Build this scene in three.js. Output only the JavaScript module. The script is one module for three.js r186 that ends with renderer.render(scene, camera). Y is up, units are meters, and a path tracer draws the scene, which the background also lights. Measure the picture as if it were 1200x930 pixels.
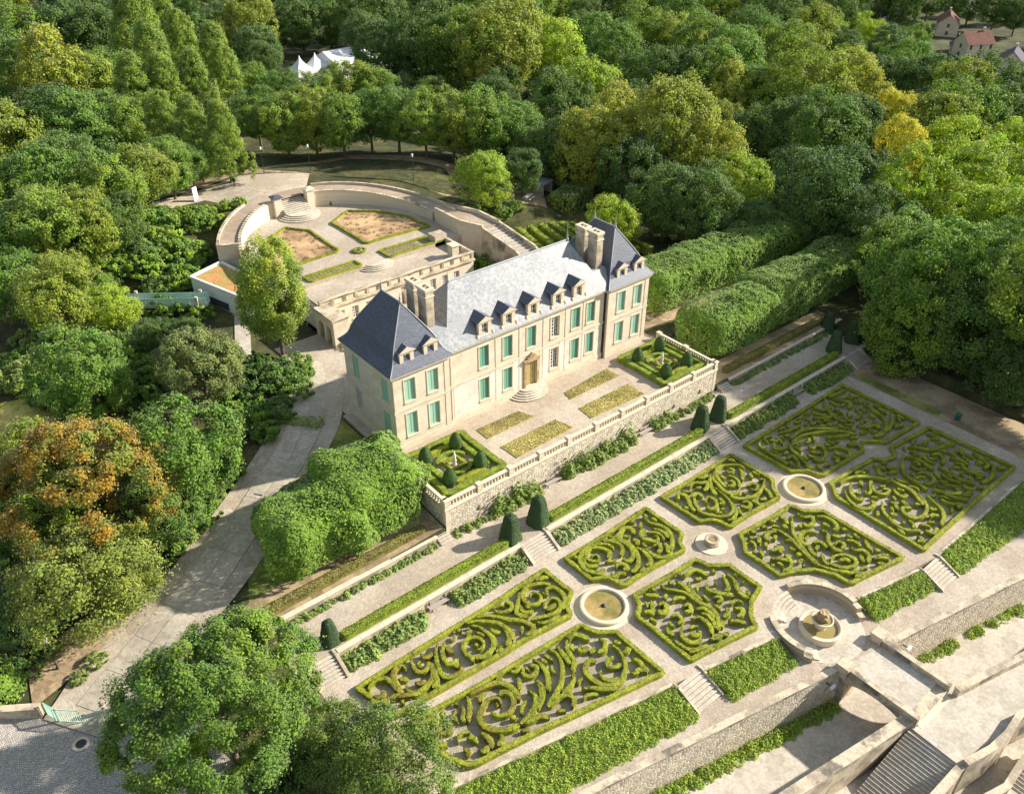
import * as THREE from 'three';
import { mergeGeometries } from 'three/addons/utils/BufferGeometryUtils.js';
import { MarchingCubes } from 'three/addons/objects/MarchingCubes.js';

// ---------------------------------------------------------------- camera, sky, sun, exposure
const scene = new THREE.Scene();
const camera = new THREE.PerspectiveCamera(49.84, 1024 / 793, 1, 4000);
camera.position.set(-56.74, 61.66, 48.59);
camera.rotation.order = 'YXZ';
camera.rotation.set(THREE.MathUtils.degToRad(-34.0), THREE.MathUtils.degToRad(-39.384), THREE.MathUtils.degToRad(0.07));
scene.add(camera);
camera.updateMatrixWorld();
camera.updateProjectionMatrix();
const renderer = new THREE.WebGLRenderer({ antialias: true });
renderer.toneMapping = THREE.LinearToneMapping;
renderer.toneMappingExposure = 2.0;
renderer.shadowMap.enabled = true;
const SUN = new THREE.Vector3(0.92, 0, 0.4).normalize().multiplyScalar(Math.cos(0.5)).setY(Math.sin(0.5));
{ // hazy late-afternoon sky: pale blue, whiter to the horizon, warm round the sun
  const w = 256, h = 128, d = new Float32Array(w * h * 4), dir = new THREE.Vector3();
  for (let y = 0; y < h; y++) for (let x = 0; x < w; x++) {
    const ph = ((y + 0.5) / h - 0.5) * Math.PI, th = ((x + 0.5) / w - 0.5) * 2 * Math.PI; dir.set(Math.cos(th) * Math.cos(ph), Math.sin(ph), Math.sin(th) * Math.cos(ph));
    const e = Math.max(0, dir.y), t = Math.pow(1 - e, 3), c = Math.max(0, dir.dot(SUN)), g = 0.55 * Math.pow(c, 8) + 0.25 * Math.pow(c, 2), i = (y * w + x) * 4;
    d[i] = 0.165 + 0.155 * t + g * 0.4; d[i + 1] = 0.208 + 0.148 * t + g * 0.38; d[i + 2] = 0.275 + 0.122 * t + g * 0.34; d[i + 3] = 1;
  }
  const tex = new THREE.DataTexture(d, w, h, THREE.RGBAFormat, THREE.FloatType); tex.mapping = THREE.EquirectangularReflectionMapping; tex.magFilter = THREE.LinearFilter; tex.minFilter = THREE.LinearFilter; tex.wrapS = THREE.RepeatWrapping; tex.needsUpdate = true;
  scene.background = tex; scene.environment = tex;
}
const sun = new THREE.DirectionalLight(0xfff5e8, 4.8);
sun.position.copy(SUN).multiplyScalar(300);
sun.castShadow = true;
sun.shadow.radius = 2;
sun.shadow.mapSize.set(4096, 4096);
Object.assign(sun.shadow.camera, { left: -160, right: 160, top: 160, bottom: -160, near: 10, far: 800 });
scene.add(sun, sun.target);

// ---------------------------------------------------------------- helpers
let S0 = 12345;
const rnd = () => { S0 = (S0 + 0x6D2B79F5) | 0; let t = Math.imul(S0 ^ (S0 >>> 15), 1 | S0); t = (t + Math.imul(t ^ (t >>> 7), 61 | t)) ^ t; return ((t ^ (t >>> 14)) >>> 0) / 4294967296; };
const seed = s => { S0 = (s * 2654435761) | 0; };
const rr = (a, b) => a + (b - a) * rnd();
const lerp = (a, b, t) => a + (b - a) * t;
const clamp = (x, a = 0, b = 1) => Math.min(b, Math.max(a, x));
const hash3 = (x, y, z) => { let h = Math.imul(x, 374761393) + Math.imul(y, 668265263) + Math.imul(z, 2147483647 - 1274126177); h = Math.imul(h ^ (h >>> 13), 1274126177); return ((h ^ (h >>> 16)) >>> 0) / 4294967296; };
function noise3(x, y, z) {
  const xi = Math.floor(x), yi = Math.floor(y), zi = Math.floor(z), f = t => t * t * (3 - 2 * t), u = f(x - xi), v = f(y - yi), w = f(z - zi);
  const L = (a, b, t) => a + (b - a) * t;
  return L(L(L(hash3(xi, yi, zi), hash3(xi + 1, yi, zi), u), L(hash3(xi, yi + 1, zi), hash3(xi + 1, yi + 1, zi), u), v),
    L(L(hash3(xi, yi, zi + 1), hash3(xi + 1, yi, zi + 1), u), L(hash3(xi, yi + 1, zi + 1), hash3(xi + 1, yi + 1, zi + 1), u), v), w);
}
const names = {};
const numbered = n => { names[n] = (names[n] ?? -1) + 1; return names[n] ? n + '_' + String(names[n]).padStart(3, '0') : n; };
function tag(o, label, category, group, kind) {
  if (label) o.userData.label = label;
  if (category) o.userData.category = category;
  if (group) o.userData.group = group;
  if (kind) o.userData.kind = kind;
  return o;
}
function thing(name, label, category, [x, y, z] = [0, 0, 0], turn = 0, group) {
  const o = new THREE.Group(); o.name = numbered(name); o.position.set(x, y, z); o.rotation.y = turn; scene.add(o);
  return tag(o, label, category, group);
}
function put(name, geo, material, parent = scene) {
  const m = new THREE.Mesh(geo, material); m.name = parent === scene ? numbered(name) : name; m.castShadow = m.receiveShadow = true; parent.add(m); return m;
}
const V = (x, y, z) => new THREE.Vector3(x, y, z);
// mesh builder: flat faces with uv in metres
class MB {
  constructor() { this.p = []; this.n = []; this.u = []; }
  tri(a, b, c) {
    const n = V().subVectors(b, a).cross(V().subVectors(c, a)); if (n.lengthSq() < 1e-12) return this; n.normalize();
    let t = V(-n.z, 0, n.x).negate(); if (Math.hypot(n.x, n.z) < 0.05) t = V(1, 0, 0); t.normalize();
    const b2 = V().crossVectors(n, t);
    for (const q of [a, b, c]) { this.p.push(q.x, q.y, q.z); this.n.push(n.x, n.y, n.z); this.u.push(q.dot(t), q.dot(b2)); }
    return this;
  }
  quad(a, b, c, d) { return this.tri(a, b, c).tri(a, c, d); }
  poly(pts) { for (let i = 1; i + 1 < pts.length; i++) this.tri(pts[0], pts[i], pts[i + 1]); return this; }
  box(x0, x1, y0, y1, z0, z1, skip = '') {
    const q = (...k) => this.quad(...k.map(i => V(i & 1 ? x1 : x0, i & 2 ? y1 : y0, i & 4 ? z1 : z0)));
    if (!skip.includes('z')) { q(4, 5, 7, 6); } if (!skip.includes('b')) q(1, 0, 2, 3);
    q(5, 1, 3, 7); q(0, 4, 6, 2); q(6, 7, 3, 2); if (!skip.includes('y')) q(0, 1, 5, 4);
    return this;
  }
  // box with bevelled top edges
  cap(x0, x1, y0, y1, z0, z1, b = 0.03) {
    const r = (i, y) => [V(x0 + i, y, z0 + i), V(x0 + i, y, z1 - i), V(x1 - i, y, z1 - i), V(x1 - i, y, z0 + i)];
    this.loft([r(0, y0), r(0, y1 - b), r(b, y1)], true, true); return this;
  }
  loft(rings, top = false, bottom = false) {
    for (let k = 0; k + 1 < rings.length; k++) { const A = rings[k], B = rings[k + 1], n = A.length; for (let i = 0; i < n; i++) { const j = (i + 1) % n; this.quad(A[i], A[j], B[j], B[i]); } }
    if (top) this.poly(rings[rings.length - 1]); if (bottom) this.poly([...rings[0]].reverse());
    return this;
  }
  // vertical prism over a polygon [[x, z], ...] (any winding), triangulated
  prism(pts, y0, y1, bottom = false) {
    const v2 = pts.map(p => new THREE.Vector2(p[0], p[1])); if (THREE.ShapeUtils.area(v2) > 0) { v2.reverse(); }
    for (const f of THREE.ShapeUtils.triangulateShape(v2, [])) { const [a, b, c] = f.map(i => V(v2[i].x, y1, v2[i].y)); const up = V().subVectors(b, a).cross(V().subVectors(c, a)).y > 0; up ? this.tri(a, b, c) : this.tri(a, c, b); if (bottom) { const d = f.map(i => V(v2[i].x, y0, v2[i].y)); up ? this.tri(d[0], d[2], d[1]) : this.tri(...d); } }
    for (let i = 0; i < v2.length; i++) { const a = v2[i], b = v2[(i + 1) % v2.length]; this.quad(V(a.x, y0, a.y), V(b.x, y0, b.y), V(b.x, y1, b.y), V(a.x, y1, a.y)); }
    return this;
  }
  // bar following a polyline [[x, y, z], ...], rectangular section w x h, y is the top
  bar(pts, w, h) {
    const P = pts.map(p => V(...p)), rings = P.map((p, i) => {
      const d = V().subVectors(P[Math.min(i + 1, P.length - 1)], P[Math.max(i - 1, 0)]).setY(0).normalize(), s = V(-d.z, 0, d.x).multiplyScalar(w / 2);
      return [V().addVectors(p, s), V().subVectors(p, s), V().subVectors(p, s).setY(p.y - h), V().addVectors(p, s).setY(p.y - h)];
    });
    return this.loft(rings.map(r => r), true, true);
  }
  geo() {
    const g = new THREE.BufferGeometry();
    g.setAttribute('position', new THREE.Float32BufferAttribute(this.p, 3)); g.setAttribute('normal', new THREE.Float32BufferAttribute(this.n, 3)); g.setAttribute('uv', new THREE.Float32BufferAttribute(this.u, 2));
    return g;
  }
  put(name, material, parent) { return put(name, this.geo(), material, parent); }
}
const mb = () => new MB();
const lathe = (prof, seg = 24) => new THREE.LatheGeometry(prof.map(p => new THREE.Vector2(p[0], p[1])), seg);
function spline(pts, step, closed = false) {   // [[x,z],...] -> even points
  const c = new THREE.CatmullRomCurve3(pts.map(p => V(p[0], 0, p[1])), closed, 'centripetal'), n = Math.max(2, Math.round(c.getLength() / step));
  return c.getSpacedPoints(n).map(p => [p.x, p.z]);
}

// ---------------------------------------------------------------- textures
const texCache = [];
function fbm(N, f0, oct, sd, gain = 0.5) {
  const a = new Float32Array(N * N); let amp = 1, tot = 0, f = f0;
  for (let o = 0; o < oct; o++) {
    const L = new Float32Array(f * f); for (let i = 0; i < L.length; i++) L[i] = hash3(i, o * 77 + sd, sd * 13 + 5);
    for (let y = 0; y < N; y++) { const fy = y * f / N, y0 = Math.floor(fy), ty = (t => t * t * (3 - 2 * t))(fy - y0), r0 = (y0 % f) * f, r1 = ((y0 + 1) % f) * f;
      for (let x = 0; x < N; x++) { const fx = x * f / N, x0 = Math.floor(fx), tx = (t => t * t * (3 - 2 * t))(fx - x0), x1 = (x0 + 1) % f;
        const p = L[r0 + x0], q = L[r0 + x1], s = L[r1 + x0], u = L[r1 + x1]; a[y * N + x] += amp * ((p + (q - p) * tx) * (1 - ty) + (s + (u - s) * tx) * ty); } }
    tot += amp; amp *= gain; f *= 2; if (f > N) break;
  }
  for (let i = 0; i < a.length; i++) a[i] /= tot; return a;
}
function dtex(N, M, fn, srgb, rx, ry) {
  const d = new Uint8Array(N * M * 4);
  for (let y = 0; y < M; y++) for (let x = 0; x < N; x++) { const c = fn(x, y, y * N + x), i = (y * N + x) * 4; d[i] = clamp(c[0], 0, 255); d[i + 1] = clamp(c[1], 0, 255); d[i + 2] = clamp(c[2], 0, 255); d[i + 3] = 255; }
  const t = new THREE.DataTexture(d, N, M); t.wrapS = t.wrapT = THREE.RepeatWrapping; t.magFilter = THREE.LinearFilter; t.minFilter = THREE.LinearMipmapLinearFilter; t.generateMipmaps = true;
  if (srgb) t.colorSpace = THREE.SRGBColorSpace; t.repeat.set(1 / rx, 1 / ry); t.needsUpdate = true; return t;
}
const grey = v => [v, v, v];
const N = 512, nA = fbm(N, 4, 8, 1, 0.62), nB = fbm(N, 3, 5, 2), nC = fbm(N, 32, 4, 3, 0.7), nD = fbm(N, 6, 6, 4, 0.6), nE = fbm(N, 128, 2, 6, 0.8);
const mix3 = (a, b, t) => [lerp(a[0], b[0], t), lerp(a[1], b[1], t), lerp(a[2], b[2], t)];
const sc3 = (a, k) => [a[0] * k, a[1] * k, a[2] * k];
const smooth = (a, b, x) => { const t = clamp((x - a) / (b - a)); return t * t * (3 - 2 * t); };
// worn gravel: fine grain, coarse pale and brown patches
const gravelT = dtex(N, N, (x, y, i) => sc3(mix3([181, 166, 145], [195, 182, 163], smooth(0.35, 0.65, nB[i])), 0.8 + 0.28 * nE[i] + 0.1 * (nA[i] - 0.5) + 0.16 * (nC[i] - 0.5)), true, 14, 14);
const gravelB = dtex(N, N, (x, y, i) => grey(255 * nE[i]), false, 6, 6);
const earthT = dtex(N, N, (x, y, i) => sc3(mix3([132, 112, 86], [176, 156, 122], smooth(0.3, 0.7, nA[i])), 0.8 + 0.35 * nE[i]), true, 10, 10);
const stoneT = dtex(N, N, (x, y, i) => { const blk = hash3(Math.floor(y / 42.67), Math.floor((x + (Math.floor(y / 42.67) % 2) * 64) / 128), 3); return sc3(mix3([222, 210, 187], [209, 195, 170], smooth(0.4, 0.75, 0.6 * nD[i] + 0.4 * nA[(Math.floor(y / 5) * N + x) % (N * N)])), (0.94 + 0.06 * blk + 0.08 * (nC[i] - 0.5)) * ((y % 42.67 < 2 || (x + (Math.floor(y / 42.67) % 2) * 64) % 128 < 2) ? 0.93 : 1)); }, true, 5, 5);
const stoneB = dtex(N, N, (x, y, i) => { const row = Math.floor(y / 42.67), jx = (x + (row % 2) * 64) % 128, j = (y % 42.67 < 2.2 || jx < 2.2) ? 0 : 200; return grey(j * 0.8 + 50 * nC[i]); }, false, 5, 5);
// weathered masonry with moss and black crust
const oldT = dtex(N, N, (x, y, i) => { let c = mix3([200, 186, 160], [158, 146, 126], smooth(0.35, 0.7, nD[i])); c = mix3(c, [98, 92, 82], 0.75 * smooth(0.58, 0.72, nA[i])); return sc3(c, 0.85 + 0.3 * nC[i]); }, true, 6, 6);
// rubble: Worley cells, some 40 cm stones with mortar between
function worley(M, K, sd) {
  const pts = []; for (let i = 0; i < K; i++) for (let j = 0; j < K; j++) pts.push([(i + 0.15 + 0.7 * hash3(i, j, sd)) / K, (j + 0.15 + 0.7 * hash3(i, j, sd + 9)) / K, hash3(i, j, sd + 20)]);
  const f = new Float32Array(M * M), id = new Float32Array(M * M);
  for (let y = 0; y < M; y++) for (let x = 0; x < M; x++) { let a = 9, b = 9, k = 0; const ux = x / M, uy = y / M, ci = Math.floor(ux * K), cj = Math.floor(uy * K);
    for (let di = -1; di <= 1; di++) for (let dj = -1; dj <= 1; dj++) { const p = pts[((ci + di + K) % K) * K + (cj + dj + K) % K]; let dx = Math.abs(p[0] - ux), dy = Math.abs(p[1] - uy); dx = Math.min(dx, 1 - dx); dy = Math.min(dy, 1 - dy); const d = Math.hypot(dx, dy * 1.5) * K; if (d < a) { b = a; a = d; k = p[2]; } else if (d < b) b = d; }
    f[y * M + x] = b - a; id[y * M + x] = k; }
  return [f, id];
}
const [wF, wI] = worley(N, 18, 5);
const rubbleT = dtex(N, N, (x, y, i) => { const m = smooth(0.05, 0.22, wF[i]); let c = mix3([222, 212, 192], mix3([172, 160, 138], [218, 206, 182], wI[i]), m); c = mix3(c, [104, 98, 86], 0.6 * smooth(0.56, 0.75, nA[i])); return sc3(c, 0.84 + 0.3 * nC[i]); }, true, 6, 6);
const rubbleB = dtex(N, N, (x, y, i) => grey(255 * smooth(0.02, 0.3, wF[i]) * (0.6 + 0.4 * nC[i])), false, 6, 6);
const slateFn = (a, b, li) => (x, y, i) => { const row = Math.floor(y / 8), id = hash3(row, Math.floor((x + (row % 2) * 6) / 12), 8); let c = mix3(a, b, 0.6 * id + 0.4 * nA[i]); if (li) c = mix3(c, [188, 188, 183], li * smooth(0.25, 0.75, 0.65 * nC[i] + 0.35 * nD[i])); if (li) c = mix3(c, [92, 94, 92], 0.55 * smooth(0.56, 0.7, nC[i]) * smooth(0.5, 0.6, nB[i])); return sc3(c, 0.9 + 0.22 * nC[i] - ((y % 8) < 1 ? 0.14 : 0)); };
const slateT = dtex(N, N, slateFn([66, 72, 84], [96, 103, 117], 0), true, 8, 8);
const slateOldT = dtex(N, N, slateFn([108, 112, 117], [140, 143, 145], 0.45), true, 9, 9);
const slateB = dtex(N, N, (x, y, i) => { const row = Math.floor(y / 8); return grey(120 + 100 * hash3(row, Math.floor((x + (row % 2) * 6) / 12), 4) - ((y % 8) < 1 ? 110 : 0)); }, false, 8, 8);
const grassT = dtex(N, N, (x, y, i) => sc3(mix3([92, 104, 44], [150, 146, 72], smooth(0.35, 0.7, nA[i])), 0.7 + 0.6 * nE[i]), true, 9, 9);
const dryGrassT = dtex(N, N, (x, y, i) => sc3(mix3([160, 156, 66], [210, 192, 112], smooth(0.3, 0.72, nA[i])), 0.75 + 0.45 * nE[i]), true, 7, 7);
const soilT = dtex(N, N, (x, y, i) => sc3(mix3([172, 160, 140], [140, 131, 112], smooth(0.3, 0.7, nA[i])), 0.75 + 0.5 * nE[i]), true, 6, 6);
const forestT = dtex(N, N, (x, y, i) => sc3(mix3([52, 58, 28], [92, 88, 48], smooth(0.3, 0.75, nA[i])), 0.7 + 0.6 * nC[i]), true, 12, 12);
const paveT = dtex(N, N, (x, y, i) => sc3(mix3([190, 181, 165], [174, 165, 149], smooth(0.35, 0.7, nD[i])), 0.85 + 0.3 * nC[i]), true, 7, 7);
const cobF = (x, y) => { const row = Math.floor(y / 16), jx = (x + (row % 2) * 8) % 16; return [row, Math.floor((x + (row % 2) * 8) / 16), Math.min(jx, 16 - jx, y % 16, 16 - y % 16)]; };
const cobbleT = dtex(N, N, (x, y, i) => { const [r, c, e] = cobF(x, y); const m = e < 1.6 ? 0.55 : 0.85 + 0.3 * hash3(r, c, 2); return sc3([178, 171, 160], (0.35 + 0.65 * m) * (0.85 + 0.3 * nC[i])); }, true, 5.5, 5.5);
const cobbleB = dtex(N, N, (x, y, i) => grey(255 * smooth(0, 4, cobF(x, y)[2]) * (0.7 + 0.3 * nC[i])), false, 5.5, 5.5);
const leafB = dtex(N, N, (x, y, i) => grey(255 * (0.6 * nE[i] + 0.4 * nC[i])), false, 2.2, 2.2);
const barkT = dtex(256, 256, (x, y) => { const i = (y * 2 % N) * N + (x * 2 % N); return sc3([112, 98, 80], 0.6 + 0.8 * nC[(Math.floor(y / 4) * N + x * 2) % (N * N)] * 0.7 + 0.2 * nA[i]); }, true, 1.5, 1.5);

const M = (o, phys) => new (phys ? THREE.MeshPhysicalMaterial : THREE.MeshStandardMaterial)({ roughness: 0.9, side: THREE.DoubleSide, ...o });
const rgb = (r, g, b) => new THREE.Color().setRGB(r, g, b);
const MAT = {
  gravel: M({ map: gravelT, bumpMap: gravelB, bumpScale: 0.02, roughness: 1 }),
  earth: M({ map: earthT, roughness: 1 }), ashlar: M({ map: stoneT, bumpMap: stoneB, bumpScale: 0.008 }),
  trim: M({ map: stoneT, color: rgb(1.0, 0.98, 0.94) }), old: M({ map: oldT, bumpMap: gravelB, bumpScale: 0.01 }), rubble: M({ map: rubbleT, bumpMap: rubbleB, bumpScale: 0.04 }),
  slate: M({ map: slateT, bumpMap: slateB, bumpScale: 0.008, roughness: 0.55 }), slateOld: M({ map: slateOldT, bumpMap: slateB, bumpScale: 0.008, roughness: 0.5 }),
  lead: M({ color: rgb(0.36, 0.37, 0.38), roughness: 0.5 }), grass: M({ map: grassT, roughness: 1 }), dryGrass: M({ map: dryGrassT, bumpMap: gravelB, bumpScale: 0.04, roughness: 1 }), soil: M({ map: soilT, bumpMap: gravelB, bumpScale: 0.03, roughness: 1 }),
  forest: M({ map: forestT, roughness: 1 }), pave: M({ map: paveT, roughness: 0.85 }), cobble: M({ map: cobbleT, bumpMap: cobbleB, bumpScale: 0.02 }),
  bark: M({ map: barkT, roughness: 1 }), shutter: M({ color: rgb(0.14, 0.34, 0.22), roughness: 0.6 }), shutterPale: M({ color: rgb(0.3, 0.52, 0.38), roughness: 0.6 }), white: M({ color: rgb(0.75, 0.75, 0.72), roughness: 0.6 }),
  glass: M({ color: rgb(0.9, 0.93, 0.92), roughness: 0.04, transmission: 1 }, true), farGlass: M({ color: rgb(0.07, 0.085, 0.1), roughness: 0.08 }), door: M({ color: rgb(0.42, 0.33, 0.13), roughness: 0.7 }),
  iron: M({ color: rgb(0.03, 0.035, 0.035), roughness: 0.6 }), wood: M({ color: rgb(0.36, 0.32, 0.27), roughness: 0.8 }), paleGreen: M({ color: rgb(0.42, 0.66, 0.52), roughness: 0.5 }),
  water: M({ color: rgb(0.30, 0.24, 0.09), roughness: 0.12 }), concrete: M({ map: paveT, color: rgb(1, 1, 1) }), terra: M({ color: rgb(0.36, 0.13, 0.08) }), canvas: M({ color: rgb(0.8, 0.8, 0.8), roughness: 0.7 }),
};
MAT.step = M({ map: paveT, color: rgb(1.12, 1.12, 1.1) });
MAT.bronze = M({ map: oldT, color: rgb(0.95, 0.82, 0.6) });
const CP = [[-24,-22,4.2],[-24,-30,4.3],[-10,-34,4.4],[10,-34,4.4],[24,-30,4.2],[24,-20,3],[-30,-22,3.3],[-37,-18,2.4],[-45,-13.5,1.3],[-52,-10,0.4],[-57,-8,0],[-63,-2,-0.8],[-60,6,-1.2],[-75,-5,-0.5],[-40,-8,1.7],[-30,-10,1.8],[-44,-2,0.95],[-43,6,0.1],[-46,15,-0.4],[-42,24,-1.2],[-40,-30,4],[-33,-45,4.3],[-22,-42,4.6],[-50,-24,2.4],[-65,-22,1.5],[-70,-45,3.5],[-45,-60,5.5],[-28,-58,4.4],[-22,-66,4.6],[-26,-66,4.5],[-20,-50,4.5],[-26,-74,8.6],[-20,-86,10.8],[0,-86,10.9],[20,-80,10.5],[30,-62,8.3],[24,-48,5],[-60,-95,11],[0,-130,11.5],[60,-100,8.5],[50,-60,5.5],[40,-40,4],[62,-28,3],[50,-8,1.8],[26,-9,1.8],[33,-8,1.8],[41,-8,1.8],[36,-13,1.95],[46,-12,1.95],[52,12,1.2],[50,32,-0.8],[85,0,2.5],[110,-60,6],[-120,-60,7],[0,-300,13],[300,-200,4],[200,0,3],[-150,-150,13],[300,-350,4],[60,50,-5],[0,60,-6],[-45,48,-5],[150,80,-3],[-100,40,-3]];
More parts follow.
